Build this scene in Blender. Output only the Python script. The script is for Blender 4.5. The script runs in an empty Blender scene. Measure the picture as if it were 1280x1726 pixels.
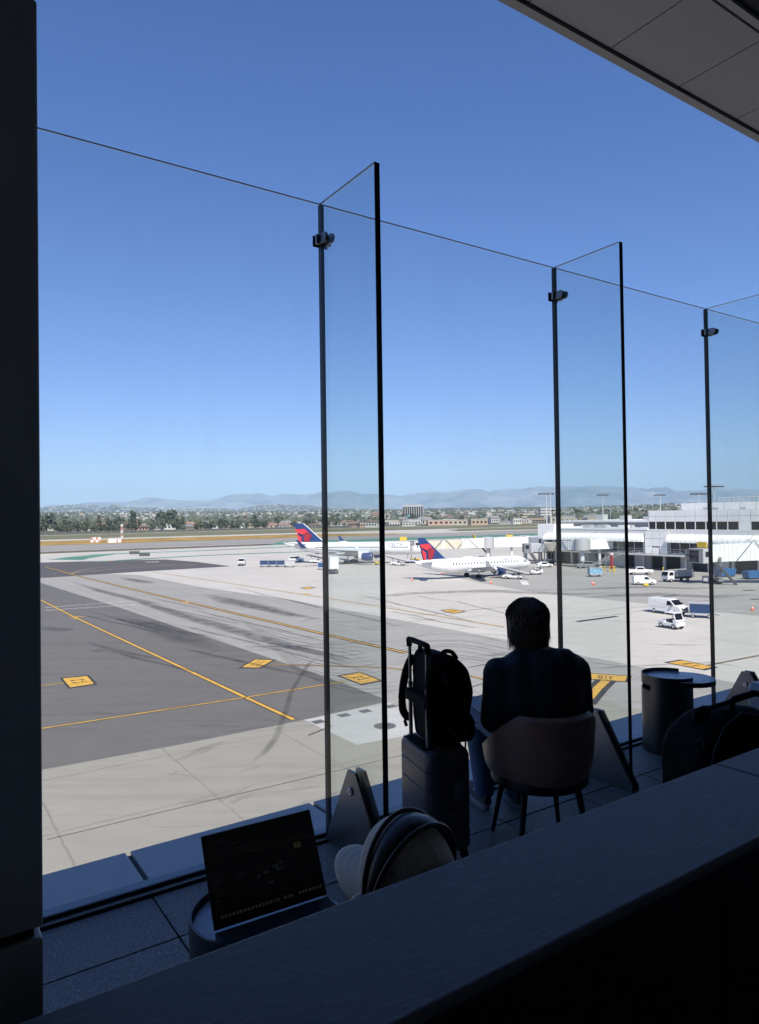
import bpy, bmesh, math, random
from mathutils import Vector, Matrix, Euler, noise as mnoise
R = math.radians
random.seed(7)
scene = bpy.context.scene
col = scene.collection

# ------------------------------------------------------------------ camera, sky, sun, exposure
FPX, PCX, PCY, IMW, IMH = 1185.0, 640.0, 853.0, 1280, 1726      # photo pixels
EYE = 14.5                                                       # eye above the apron
HEYE = 1.70                                                      # eye above the terrace floor
FLOOR = EYE - HEYE
PITCH = math.atan(18.0 / FPX)
ROLL = 0.0141
cp, sp_ = math.cos(PITCH), math.sin(PITCH)
CF = Vector((0, cp, sp_)); r0 = Vector((1, 0, 0)); u0 = Vector((0, -sp_, cp))
CR = r0 * math.cos(ROLL) - u0 * math.sin(ROLL)
CU = u0 * math.cos(ROLL) + r0 * math.sin(ROLL)
cam_d = bpy.data.cameras.new("camera")
cam = bpy.data.objects.new("camera", cam_d); col.objects.link(cam)
M = Matrix.Identity(4)
for i in range(3):
    M[i][0], M[i][1], M[i][2] = CR[i], CU[i], -CF[i]
M[2][3] = EYE
cam.matrix_world = M
cam_d.sensor_fit = 'VERTICAL'; cam_d.sensor_height = 36.0; cam_d.sensor_width = 36.0 * IMW / IMH
cam_d.lens = 36.0 * FPX / IMH
cam_d.shift_y = (PCY - IMH / 2) / IMH
cam_d.clip_start = 0.05; cam_d.clip_end = 120000
scene.camera = cam

SUN_EL, SUN_AZ = R(49), R(168)          # azimuth of the sun, clockwise from the view direction: behind, to the side
w = bpy.data.worlds.new("World"); scene.world = w; w.use_nodes = True
nt = w.node_tree; bg = nt.nodes["Background"]
sky = nt.nodes.new("ShaderNodeTexSky"); sky.sky_type = 'NISHITA'; sky.sun_disc = False
sky.sun_elevation = SUN_EL; sky.sun_rotation = SUN_AZ
sky.altitude = 20; sky.air_density = 1.0; sky.dust_density = 0.35; sky.ozone_density = 2.2
hs = nt.nodes.new("ShaderNodeHueSaturation"); hs.inputs["Saturation"].default_value = 1.18
tn_ = nt.nodes.new("ShaderNodeMix"); tn_.data_type = 'RGBA'; tn_.blend_type = 'MULTIPLY'; tn_.inputs[0].default_value = 1.0; tn_.inputs[7].default_value = (0.73, 0.82, 1.16, 1)
nt.links.new(sky.outputs[0], hs.inputs["Color"]); nt.links.new(hs.outputs[0], tn_.inputs[6]); nt.links.new(tn_.outputs[2], bg.inputs[0]); bg.inputs[1].default_value = 0.093
sd = bpy.data.lights.new("sun", 'SUN'); sd.energy = 5.0; sd.angle = R(0.53); sd.color = (1.0, 0.935, 0.82)
sun = bpy.data.objects.new("sun", sd); col.objects.link(sun)
sdir = Vector((math.sin(SUN_AZ) * math.cos(SUN_EL), math.cos(SUN_AZ) * math.cos(SUN_EL), math.sin(SUN_EL)))
sun.rotation_euler = (-sdir).to_track_quat('-Z', 'Y').to_euler()
vs = scene.view_settings
scene.display_settings.display_device = 'sRGB'
vs.view_transform = 'Standard'; vs.look = 'None'; vs.exposure = 0.5; vs.gamma = 1.0; vs.use_curve_mapping = False
scene.cycles.max_bounces = 10; scene.cycles.transparent_max_bounces = 24
scene.cycles.use_denoising = True
scene.cycles.volume_bounces = 0
scene.cycles.sample_clamp_indirect = 6.0

# ------------------------------------------------------------------ frames and helpers
A = R(55.9)                                   # direction of the glass screen, the runways and the pier ends
DV = Vector((math.sin(A), math.cos(A), 0)); NV = Vector((-math.cos(A), math.sin(A), 0))
RZ = R(90) - A                                # rotation of the (t, D) frame
def TD(t, D, z=0.0):
    p = DV * t + NV * D
    return Vector((p.x, p.y, z))
def ray(px, py):
    return CF + CR * ((px - PCX) / FPX) + CU * ((PCY - py) / FPX)
def G(px, py, z=0.0):
    r = ray(px, py); k = (z - EYE) / r.z
    return Vector((r.x * k, r.y * k, z))
def horizon(px):
    return 871.0 - ROLL * (px - 640)
def atY(px, py, Y):
    r = ray(px, py); k = Y / r.y
    return Vector((r.x * k, Y, EYE + r.z * k))
def td(v):
    return (v.dot(DV), v.dot(NV))
def FL(px, py, z=0.0):                        # terrace pixel -> (t, D) on the plane z above the terrace floor
    return td(G(px, py, FLOOR + z))

class MB:
    def __init__(s): s.v = []; s.f = []; s.m = []
    def add(s, vs_, fs, mi=0, M=None):
        b = len(s.v)
        for p in vs_:
            p = Vector(p)
            s.v.append(M @ p if M is not None else p)
        for f in fs:
            s.f.append([b + i for i in f]); s.m.append(mi)
        return s
    def box(s, c, d, rz=0.0, mi=0, M=None):
        x, y, z = d[0] / 2, d[1] / 2, d[2] / 2
        X = Matrix.Translation(c) @ (Euler((0, 0, rz)).to_matrix().to_4x4() if not isinstance(rz, Matrix) else rz)
        if M is not None: X = M @ X
        vs_ = [(-x, -y, -z), (x, -y, -z), (x, y, -z), (-x, y, -z), (-x, -y, z), (x, -y, z), (x, y, z), (-x, y, z)]
        return s.add(vs_, [(0, 3, 2, 1), (4, 5, 6, 7), (0, 1, 5, 4), (1, 2, 6, 5), (2, 3, 7, 6), (3, 0, 4, 7)], mi, X)
    def b2(s, lo, hi, mi=0, M=None):
        return s.box([(a + b) / 2 for a, b in zip(lo, hi)], [abs(b - a) for a, b in zip(lo, hi)], 0, mi, M)
    def loft(s, rings, mi=0, cap=True, closed=True, M=None):
        n = len(rings[0]); vs_ = [p for r in rings for p in r]; fs = []
        for i in range(len(rings) - 1):
            for j in range(n if closed else n - 1):
                k = (j + 1) % n
                fs.append((i * n + j, i * n + k, (i + 1) * n + k, (i + 1) * n + j))
        if cap and closed:
            fs.append(tuple(range(n - 1, -1, -1))); fs.append(tuple((len(rings) - 1) * n + j for j in range(n)))
        return s.add(vs_, fs, mi, M)
    def tube(s, pts, r, n=8, mi=0, cap=True, M=None):
        pts = [Vector(p) for p in pts]; rings = []
        for i, p in enumerate(pts):
            a = pts[max(0, i - 1)]; b = pts[min(len(pts) - 1, i + 1)]
            d = (b - a).normalized(); q = d.to_track_quat('Z', 'Y')
            rr = r[i] if isinstance(r, (list, tuple)) else r
            rings.append([p + q @ Vector((math.cos(2 * math.pi * k / n) * rr, math.sin(2 * math.pi * k / n) * rr, 0)) for k in range(n)])
        return s.loft(rings, mi, cap, True, M)
    def lathe(s, prof, n=24, mi=0, cap=False, M=None):
        rings = [[(r * math.cos(2 * math.pi * k / n), r * math.sin(2 * math.pi * k / n), z) for k in range(n)] for r, z in prof]
        return s.loft(rings, mi, cap, True, M)
    def prism(s, poly, z0, z1, mi=0, M=None):
        n = len(poly)
        vs_ = [(p[0], p[1], z0) for p in poly] + [(p[0], p[1], z1) for p in poly]
        fs = [tuple(range(n - 1, -1, -1)), tuple(range(n, 2 * n))] + [(i, (i + 1) % n, n + (i + 1) % n, n + i) for i in range(n)]
        return s.add(vs_, fs, mi, M)
    def side(s, poly, y0, y1, mi=0, M=None):          # polygon in x, z extruded along y
        n = len(poly)
        vs_ = [(p[0], y0, p[1]) for p in poly] + [(p[0], y1, p[1]) for p in poly]
        fs = [tuple(range(n)), tuple(range(2 * n - 1, n - 1, -1))] + [(n + i, n + (i + 1) % n, (i + 1) % n, i) for i in range(n)]
        return s.add(vs_, fs, mi, M)
    def ball(s, c, r, n=10, m=7, mi=0, M=None):
        if not isinstance(r, (tuple, list)): r = (r, r, r)
        rings = []
        for i in range(m + 1):
            a = math.pi * i / m; k = max(math.sin(a), 1e-3)
            rings.append([(c[0] + r[0] * k * math.cos(2 * math.pi * j / n), c[1] + r[1] * k * math.sin(2 * math.pi * j / n), c[2] - r[2] * math.cos(a)) for j in range(n)])
        return s.loft(rings, mi, True, True, M)
    def mesh(s, name, mats, smooth=None):
        me = bpy.data.meshes.new(name)
        me.from_pydata([tuple(p) for p in s.v], [], s.f)
        for m in (mats if isinstance(mats, (list, tuple)) else [mats]): me.materials.append(m)
        if isinstance(mats, (list, tuple)) and len(mats) > 1: me.polygons.foreach_set("material_index", s.m)
        if smooth is not None:
            me.shade_smooth(); me.set_sharp_from_angle(angle=R(smooth))
        me.update()
        return me
    def build(s, name, mats, parent=None, loc=None, rz=0.0, smooth=None, bevel=0, seg=2, fixn=False):
        me = s.mesh(name, mats, smooth)
        if fixn:
            bm = bmesh.new(); bm.from_mesh(me); bmesh.ops.recalc_face_normals(bm, faces=bm.faces); bm.to_mesh(me); bm.free()
        return obj(name, me, parent, loc, rz, bevel, seg)

def obj(name, me, parent=None, loc=None, rz=0.0, bevel=0, seg=2):
    o = bpy.data.objects.new(name, me); col.objects.link(o)
    if parent is not None: o.parent = parent
    if loc is not None: o.location = loc
    o.rotation_euler.z = rz
    if bevel:
        b = o.modifiers.new("bevel", 'BEVEL'); b.width = bevel; b.segments = seg; b.limit_method = 'ANGLE'; b.angle_limit = R(40)
    return o
def tag(o, label=None, cat=None, group=None, kind=None):
    if label: o["label"] = label
    if cat: o["category"] = cat
    if group: o["group"] = group
    if kind: o["kind"] = kind
    return o
def empty(name, loc=(0, 0, 0), rz=0.0, label=None, cat=None, group=None):
    o = bpy.data.objects.new(name, None); col.objects.link(o); o.location = loc; o.rotation_euler.z = rz
    o.empty_display_size = 0.2
    return tag(o, label, cat, group)
def dup(o, parent=None, loc=None, rz=None, label=None, group=None):
    c = o.copy(); col.objects.link(c); c.parent = parent
    if loc is not None: c.location = loc
    if rz is not None: c.rotation_euler.z = rz
    if label: c["label"] = label
    if group: c["group"] = group
    for ch in o.children: dup(ch, c)
    return c

# ------------------------------------------------------------------ materials
def newmat(name):
    m = bpy.data.materials.new(name); m.use_nodes = True
    return m, m.node_tree, m.node_tree.nodes["Principled BSDF"]
def mix_rgb(t, a, b, fac, mode='MIX'):
    n = t.nodes.new("ShaderNodeMix"); n.data_type = 'RGBA'; n.blend_type = mode
    for sock, val in ((n.inputs[0], fac), (n.inputs[6], a), (n.inputs[7], b)):
        if hasattr(val, "is_linked") or hasattr(val, "links"): t.links.new(val, sock)
        elif isinstance(val, (int, float)): sock.default_value = val
        else: sock.default_value = (*val[:3], 1)
    return n.outputs[2]
def mathn(t, op, a, b=0.0, clamp=False):
    n = t.nodes.new("ShaderNodeMath"); n.operation = op; n.use_clamp = clamp
    for sock, val in ((n.inputs[0], a), (n.inputs[1], b)):
        if isinstance(val, (int, float)): sock.default_value = val
        else: t.links.new(val, sock)
    return n.outputs[0]
def noisen(t, vec, scale, detail=4.0, rough=0.55):
    n = t.nodes.new("ShaderNodeTexNoise"); n.inputs["Scale"].default_value = scale
    n.inputs["Detail"].default_value = detail; n.inputs["Roughness"].default_value = rough
    if vec is not None: t.links.new(vec, n.inputs["Vector"])
    return n.outputs["Fac"]
def ramp(t, fac, a, b):
    n = t.nodes.new("ShaderNodeMapRange"); n.inputs[1].default_value = a; n.inputs[2].default_value = b
    t.links.new(fac, n.inputs[0]); return n.outputs[0]
def mapping(t, vec, scale=(1, 1, 1), rot=(0, 0, 0)):
    n = t.nodes.new("ShaderNodeMapping"); n.inputs["Scale"].default_value = scale; n.inputs["Rotation"].default_value = rot
    t.links.new(vec, n.inputs[0]); return n.outputs[0]
_mc = {}
def mat(name, c, rough=0.6, metal=0.0, var=0.12, scale=4.0, bump=0.0, bscale=60.0, spec=0.5, coat=0.0):
    if name in _mc: return _mc[name]
    m, t, p = newmat(name)
    tc = t.nodes.new("ShaderNodeTexCoord"); v = tc.outputs["Object"]
    f = noisen(t, v, scale, 5)
    lo = [x * (1 - var) for x in c]; hi = [min(1, x * (1 + var)) for x in c]
    t.links.new(mix_rgb(t, lo, hi, ramp(t, f, 0.3, 0.7)), p.inputs["Base Color"])
    p.inputs["Roughness"].default_value = rough; p.inputs["Metallic"].default_value = metal
    p.inputs["Specular IOR Level"].default_value = spec; p.inputs["Coat Weight"].default_value = coat
    if var > 0:
        t.links.new(ramp(t, f, -1.5 + 0, 2.5) if False else mathn(t, 'ADD', mathn(t, 'MULTIPLY', f, 0.16), rough - 0.08), p.inputs["Roughness"])
    if bump:
        b = t.nodes.new("ShaderNodeBump"); b.inputs["Strength"].default_value = bump; b.inputs["Distance"].default_value = 0.01
        t.links.new(noisen(t, v, bscale, 6), b.inputs["Height"]); t.links.new(b.outputs[0], p.inputs["Normal"])
    _mc[name] = m
    return m
def glassmat(name, tint, refl=1.0, ior=1.5, rough=0.0, dust=0.03):
    m, t, p = newmat(name); t.nodes.remove(p)
    out = [n for n in t.nodes if n.type == 'OUTPUT_MATERIAL'][0]
    tr = t.nodes.new("ShaderNodeBsdfTransparent"); tr.inputs[0].default_value = (*tint, 1)
    gl = t.nodes.new("ShaderNodeBsdfGlossy"); gl.inputs["Roughness"].default_value = rough
    fr = t.nodes.new("ShaderNodeFresnel"); ge = t.nodes.new("ShaderNodeNewGeometry")      # both faces of the pane reflect alike
    t.links.new(mathn(t, 'ADD', mathn(t, 'MULTIPLY', ge.outputs["Backfacing"], 1 / ior - ior), ior), fr.inputs[0])
    mx = t.nodes.new("ShaderNodeMixShader")
    t.links.new(mathn(t, 'MULTIPLY', fr.outputs[0], refl, True), mx.inputs[0])
    t.links.new(tr.outputs[0], mx.inputs[1]); t.links.new(gl.outputs[0], mx.inputs[2])
    # thin film of dust and dried streaks
    df = t.nodes.new("ShaderNodeBsdfDiffuse"); df.inputs[0].default_value = (0.75, 0.74, 0.70, 1)
    g2 = t.nodes.new("ShaderNodeNewGeometry"); v = g2.outputs["Position"]
    f1 = ramp(t, noisen(t, mapping(t, v, (9, 9, 0.5)), 1.0, 5, 0.6), 0.45, 0.8); f2 = ramp(t, noisen(t, v, 2.2, 5, 0.6), 0.35, 0.75)
    k = mathn(t, 'ADD', mathn(t, 'MULTIPLY', mathn(t, 'MULTIPLY', f1, f2), dust), dust * 0.25)
    m2 = t.nodes.new("ShaderNodeMixShader"); t.links.new(k, m2.inputs[0]); t.links.new(mx.outputs[0], m2.inputs[1]); t.links.new(df.outputs[0], m2.inputs[2])
    t.links.new(m2.outputs[0], out.inputs[0])
    return m
def pavemat(name, c, var=0.14, streak=0.22, joint=0.0, jstep=7.6, rough=0.85, patch=0.1, jrot=RZ, joff=(0, 0), grain=0.22):
    """airfield pavement: large blotches, fine grain, tyre-swept streaks, sealed joints (world metres)"""
    m, t, p = newmat(name)
    g = t.nodes.new("ShaderNodeNewGeometry"); v = g.outputs["Position"]
    big = ramp(t, noisen(t, v, 0.035, 5, 0.6), 0.3, 0.7)
    fine = ramp(t, noisen(t, v, 1.7, 6, 0.7), 0.25, 0.75)
    c0 = mix_rgb(t, [x * (1 - var) for x in c], [min(1, x * (1 + var)) for x in c], big)
    c1 = mix_rgb(t, c0, (0.5, 0.5, 0.5), fine, 'OVERLAY')
    c1 = mix_rgb(t, c0, c1, grain)
    md = ramp(t, noisen(t, mapping(t, v, (0.35, 0.9, 1), (0, 0, -RZ)), 1.0, 6, 0.65), 0.3, 0.7)
    c1 = mix_rgb(t, c1, mix_rgb(t, [x * 0.86 for x in c], [min(1, x * 1.1) for x in c], md), 0.55)
    # swept streaks along two directions
    s1 = noisen(t, mapping(t, v, (0.02, 0.35, 1), (0, 0, -R(-30))), 1.0, 4, 0.6)
    s2 = noisen(t, mapping(t, v, (0.03, 0.5, 1), (0, 0, -R(8))), 1.0, 4, 0.6)
    k = mathn(t, 'MULTIPLY', ramp(t, mathn(t, 'MAXIMUM', s1, s2), 0.55, 0.8), streak, True)
    c2 = mix_rgb(t, c1, [x * 0.35 for x in c], k)
    st = ramp(t, noisen(t, v, 0.25, 3, 0.5), 0.66, 0.74)
    c2 = mix_rgb(t, c2, [x * 0.6 for x in c], mathn(t, 'MULTIPLY', st, patch, True))
    if joint:
        mp = mapping(t, v, (1, 1, 1), (0, 0, -jrot))
        sx = t.nodes.new("ShaderNodeSeparateXYZ"); t.links.new(mp, sx.inputs[0])
        wob = mathn(t, 'MULTIPLY', mathn(t, 'SUBTRACT', noisen(t, v, 0.8, 2), 0.5), 0.22)
        js = None
        for ax in (0, 1):
            a = mathn(t, 'ADD', mathn(t, 'ADD', sx.outputs[ax], wob), 5000 + joff[ax])
            fr = mathn(t, 'ABSOLUTE', mathn(t, 'SUBTRACT', mathn(t, 'MODULO', a, jstep), jstep / 2))
            line = mathn(t, 'GREATER_THAN', fr, jstep / 2 - 0.06)
            js = line if js is None else mathn(t, 'MAXIMUM', js, line)
        vis = ramp(t, noisen(t, v, 0.06, 3), 0.2, 0.6)
        c2 = mix_rgb(t, c2, [x * 0.3 for x in c], mathn(t, 'MULTIPLY', mathn(t, 'MULTIPLY', js, vis), joint, True))
        # per-slab tone
        vo = t.nodes.new("ShaderNodeTexWhiteNoise"); vo.noise_dimensions = '2D'
        fl = t.nodes.new("ShaderNodeVectorMath"); fl.operation = 'FLOOR'
        ad = t.nodes.new("ShaderNodeVectorMath"); ad.operation = 'ADD'; ad.inputs[1].default_value = (5000 + joff[0], 5000 + joff[1], 0)
        dv = t.nodes.new("ShaderNodeVectorMath"); dv.operation = 'SCALE'; dv.inputs["Scale"].default_value = 1 / jstep
        t.links.new(mp, ad.inputs[0]); t.links.new(ad.outputs[0], dv.inputs[0]); t.links.new(dv.outputs[0], fl.inputs[0]); t.links.new(fl.outputs[0], vo.inputs[0])
        c2 = mix_rgb(t, c2, [x * 0.82 for x in c], mathn(t, 'MULTIPLY', vo.outputs["Value"], 0.28))
    t.links.new(c2, p.inputs["Base Color"]); p.inputs["Roughness"].default_value = rough; p.inputs["Specular IOR Level"].default_value = 0.3
    b = t.nodes.new("ShaderNodeBump"); b.inputs["Strength"].default_value = 0.25; b.inputs["Distance"].default_value = 0.02
    t.links.new(noisen(t, v, 6.0, 5), b.inputs["Height"]); t.links.new(b.outputs[0], p.inputs["Normal"])
    return m
# ------------------------------------------------------------------ setting: land, airfield, hills
M_land = mat("dry_land", (0.12, 0.125, 0.075), 0.95, var=0.35, scale=0.01)
M_conc_light = pavemat("concrete_light", (0.48, 0.455, 0.415), joint=0.42, streak=0.20)
M_conc_mid = pavemat("concrete_aged", (0.305, 0.296, 0.275), joint=0.6, streak=0.38, var=0.18)
M_conc_beige = pavemat("concrete_beige", (0.278, 0.266, 0.230), joint=0.45, streak=0.42, var=0.16, joff=(2.5, 3.0))
M_conc_gate = pavemat("concrete_gate_stained", (0.335, 0.325, 0.30), joint=0.5, streak=0.6, var=0.2, patch=0.3)
M_conc_new = pavemat("concrete_new", (0.40, 0.40, 0.385), joint=0.0, streak=0.05, var=0.08)
M_asph = pavemat("asphalt_grey", (0.130, 0.124, 0.117), joint=0.0, streak=0.45, var=0.12, patch=0.25)
M_asph2 = pavemat("asphalt_dark", (0.09, 0.083, 0.082), joint=0.0, streak=0.2, var=0.12)
M_runway = pavemat("runway_surface", (0.27, 0.255, 0.235), streak=0.55, var=0.15)
M_grass_y = mat("dry_yellow_grass", (0.31, 0.19, 0.035), 0.95, var=0.45, scale=0.05)
M_grass_g = mat("olive_grass", (0.135, 0.13, 0.06), 0.95, var=0.35, scale=0.04)
M_grass_b = mat("brown_strip_grass", (0.11, 0.095, 0.055), 0.95, var=0.5, scale=0.2)
M_green = mat("green_paint", (0.075, 0.20, 0.145), 0.8, var=0.25, scale=0.05)
M_yel = mat("yellow_paint", (0.56, 0.32, 0.045), 0.7, var=0.22, scale=1.5)
M_yel_old = mat("worn_yellow_paint", (0.36, 0.25, 0.11), 0.8, var=0.35, scale=0.8)
M_blk = mat("black_paint", (0.03, 0.03, 0.032), 0.8, var=0.3, scale=1.0)
M_whp = mat("white_paint", (0.62, 0.61, 0.58), 0.8, var=0.15, scale=0.2)

def sheet(name, pts, z, m, parent=None, kind=None):
    o = MB()
    # orient upward
    a = sum(pts[i][0] * pts[(i + 1) % len(pts)][1] - pts[(i + 1) % len(pts)][0] * pts[i][1] for i in range(len(pts)))
    if a < 0: pts = pts[::-1]
    o.add([(p[0], p[1], z) for p in pts], [tuple(range(len(pts)))])
    ob = o.build(name, m, parent)
    if kind: ob["kind"] = kind
    return ob
def tdsheet(name, lst, z, m, parent=None, kind=None):
    return sheet(name, [TD(*q) for q in lst], z, m, parent, kind)
def band(name, t0, t1, d0, d1, z, m, parent=None, kind=None, n=30):
    mb = MB()
    ts = [t0 + (t1 - t0) * i / n for i in range(n + 1)]
    vs_ = [TD(t, d0 + 0.6 * math.sin(t * 0.11), z) for t in ts] + [TD(t, d1 + 0.6 * math.sin(t * 0.07 + 1), z) for t in ts]
    mb.add(vs_, [(i, i + 1, n + 2 + i, n + 1 + i) for i in range(n)])
    ob = mb.build(name, m, parent)
    if kind: ob["kind"] = kind
    return ob
def stripe(name, pts, wd, z, m, parent=None):
    pts = [Vector((p[0], p[1], 0)) for p in pts]; L = []; Rr = []
    for i, p in enumerate(pts):
        a = pts[max(0, i - 1)]; b = pts[min(len(pts) - 1, i + 1)]
        d = (b - a).normalized(); n = Vector((-d.y, d.x, 0)) * wd / 2
        L.append(p + n); Rr.append(p - n)
    k = len(pts); mb = MB()
    mb.add([(q.x, q.y, z) for q in Rr] + [(q.x, q.y, z) for q in L], [(i, i + 1, k + i + 1, k + i) for i in range(k - 1)])
    return mb.build(name, m, parent)
def lerp(a, b, t): return a + (b - a) * t

# land with the built-up rise beyond the airfield
def land_z(x, y):
    D = x * NV.x + y * NV.y
    r = math.hypot(x, y)
    k = min(1.0, max(0.0, (r - 1350) / 3000.0)); k = k * k * (3 - 2 * k)
    if r > 5200: k *= max(0.0, 1 - (r - 5200) / 1800.0)
    return -0.25 + k * (50 + 14 * mnoise.noise(Vector((x * 0.0009, y * 0.0009, 3.1))) + 5 * mnoise.noise(Vector((x * 0.004, y * 0.004, 1.0))))
mb = MB()
NA = 96
rs = [0, 60, 300, 700, 950, 1150, 1350] + [1350 + 150 * i for i in range(1, 40)] + [8000, 12000, 20000, 40000, 70000]
for r in rs:
    for j in range(NA):
        a = 2 * math.pi * j / NA
        x, y = r * math.sin(a), r * math.cos(a)
        mb.v.append(Vector((x, y, land_z(x, y) if y > 0 else -0.25)))
for i in range(len(rs) - 1):
    for j in range(NA):
        k = (j + 1) % NA
        mb.f.append([i * NA + j, (i + 1) * NA + j, (i + 1) * NA + k, i * NA + k]); mb.m.append(0)
mb.build("land", M_land, smooth=60)["kind"] = "structure"

# apron base
apron = tdsheet("apron", [(-420, -60), (700, -60), (700, 349), (-420, 349)], 0.0, M_conc_light, kind="structure")
runway = band("runway", -1600, 2600, 366, 476, 0.0, M_runway, kind="structure")
taxi = band("taxiway", -1600, 2600, 560, 606, 0.006, M_conc_light, kind="structure")
band("grass_strip", -1600, 165, 347, 368, 0.012, M_grass_b, kind="stuff")
tdsheet("green_shoulder", [(165, 352), (175, 344), (455, 342), (455, 372), (190, 390)], 0.012, M_green, kind="structure")
tdsheet("paved_link", [(455, 340), (2600, 340), (2600, 372), (455, 372)], 0.006, M_runway, kind="structure")
yg = tdsheet("yellow_grass", [(-1600, 462), (250, 463), (330, 466), (362, 480), (330, 515), (268, 560), (150, 566), (-1600, 570)], 0.012, M_grass_y, kind="stuff")
tdsheet("dry_grass", [(430, 500), (520, 486), (2600, 484), (2600, 585), (500, 588)], 0.012, M_grass_g, kind="stuff")
tdsheet("runway_link", [(250, 470), (330, 466), (560, 470), (520, 488), (430, 505), (480, 596), (255, 596), (330, 516), (362, 481)], 0.008, M_conc_light, kind="structure")
band("airfield_grass", -1600, 2600, 606, 840, 0.004, M_grass_g, kind="stuff")
band("perimeter_road", -1600, 2600, 785, 797, 0.012, M_conc_light, kind="structure")
for D, wd in ((470.5, 1.4), (371.5, 1.4), (425, 1.2)):
    stripe("runway_line", [TD(-1500, D), TD(2500, D)], wd, 0.012, M_whp, runway)

# aged concrete, asphalt fields, beige strip next to the building
lineA = [(60, 963), (234, 969), (342, 990), (490, 1011), (652, 1041), (862, 1080), (960, 1101), (1080, 1124), (1210, 1145), (1330, 1170)]
aged = [G(*p) for p in lineA]
e = (aged[-1] - aged[-2]).normalized(); aged.append(aged[-1] + e * 60)
asph_top = [G(*p) for p in [(77, 985), (201, 1024), (365, 1079), (552, 1142), (648, 1178)]]
asph_bot = [G(*p) for p in [(645, 1184), (520, 1212), (304, 1255), (80, 1296)]]
e0 = (asph_top[0] - asph_top[1]).normalized(); e1 = (asph_bot[-1] - asph_bot[-2]).normalized()
asph = [asph_top[0] + e0 * 30] + asph_top + asph_bot + [asph_bot[-1] + e1 * 90]
far_l = aged[0] + Vector((-45, 2, 0))
sheet("aged_concrete", [far_l] + aged + [TD(160, -40), TD(-60, -40), asph[-1], asph[0]], 0.004, M_conc_mid, apron)
tdsheet("gate_concrete", [(98, 30), (170, 30), (170, 139), (112, 139), (104, 118), (98, 96)], 0.006, M_conc_gate, apron)
sheet("asphalt_field", asph, 0.012, M_asph, apron)
beige = asph_bot[::-1] + [G(700, 1190), G(960, 1135)]
sheet("beige_concrete", [asph[-1] + Vector((-30, -30, 0)), asph[-1]] + asph_bot[::-1] + [G(690, 1186), G(792, 1176), G(905, 1160), G(1300, 1240), TD(60, 4), TD(-60, 4)], 0.008, M_conc_beige, apron)
t2 = [G(*p) for p in [(75, 948), (170, 945.5), (280, 943), (330, 947), (390, 954.5), (230, 964), (77, 974)]]
sheet("taxiway_asphalt", [t2[0] + Vector((-160, 12, 0)), *t2, t2[-1] + Vector((-120, 6, 0))], 0.010, M_asph2, apron)
# new concrete pad with hatches
pad = sheet("concrete_pad", [G(*p) for p in [(512.5, 1213.6), (655, 1184), (686, 1197), (735, 1231), (601.5, 1256)]], 0.016, M_conc_new, apron)
for p in [(537, 1217), (580, 1206), (616, 1199), (659, 1191)]:
    c = G(*p); mb = MB(); mb.box((c.x, c.y, 0.022), (0.85, 0.75, 0.016), RZ); mb.build("hatch", mat("hatch_steel", (0.10, 0.10, 0.10), 0.7), pad)
c = G(649, 1224); mb = MB(); mb.lathe([(0.001, 0.03), (0.75, 0.03), (0.78, 0.02)], 24); mb.build("manhole_cover", _mc["hatch_steel"], pad, loc=(c.x, c.y, 0))
# green painted bands on the taxiway
for nm, pts, wd in (("green_band", [(94, 943.5), (130, 938.5), (165, 935), (225, 932), (330, 928.7), (490, 921.5), (560, 919)], 6.5), ("green_band", [(160, 947), (215, 944), (260, 941), (330, 937.0), (440, 932.5), (540, 929)], 5.5)):
    P = [G(*p) for p in pts]
    stripe(nm, P, wd, 0.012, M_green, apron)
sheet("green_wedge", [G(*p) for p in [(94, 943.5), (128, 937.5), (170, 934.5), (200, 933.5), (150, 941), (140, 944)]], 0.016, M_green, apron)
for p, q in (((128, 938), (157, 937)), ((184, 946), (192, 944.5)), ((246, 947.6), (268, 947)), ((270, 952.6), (286, 952))):
    stripe("taxi_mark", [G(*p), G(*q)], 2.2, 0.020, M_whp if p[0] == 246 else M_yel_old, apron)
# white zigzag seal lines
for y0, y1 in ((1024, 1013), (1029, 1019)):
    P = [G(77 + (230 - 77) * i / 16, y0 + (y1 - y0) * i / 16 + (0.6 if i % 2 else -0.6)) for i in range(17)]
    stripe("seal_line", P, 0.28, 0.018, M_whp, apron)
for pts in ([(77, 968), (160, 962), (300, 950.5)], [(130, 966), (200, 958), (330, 953)]):
    stripe("seal_line", [G(*p) for p in pts], 0.35, 0.018, mat("pale_line", (0.3, 0.28, 0.26), 0.8), apron)

# yellow lines, each over a black border
def yline(pts, wd, m=None, border=0.13, nm="lead_in_line"):
    P = [G(*p) for p in pts]
    if border: stripe("line_border", P, wd + 2 * border, 0.016, M_blk, apron)
    stripe(nm, P, wd, 0.020, m or M_yel, apron)
yline([(20, 987), (77, 1015.5), (123, 1039), (412.6, 1175), (495, 1213)], 0.34)
yline([(30, 1234), (78, 1227), (412, 1176), (583, 1148.5)], 0.22, border=0.12)
yline([(40, 1158), (78, 1155), (108, 1151.5)], 0.22, border=0.1)
yline([(456, 1119.6), (642, 1125), (694, 1130), (795, 1140), (860, 1157)], 0.16, border=0.14)
yline([(76, 956), (98, 961), (119, 967.7), (142, 973.6), (313, 1014.6), (490, 1055.6), (594, 1080), (686, 1101)], 0.36, border=0.3)
yline([(119, 967.7), (135, 962), (160, 957.5), (210, 953.5), (330, 951)], 0.5, M_yel_old, 0)
yline([(257, 963.7), (470, 996), (545, 1007), (654, 1025), (760, 1042), (850, 1057)], 0.55, M_yel_old, 0.0)
yline([(1185, 1123), (1280, 1105), (1400, 1083)], 0.14, M_yel_old, 0.12)
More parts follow.
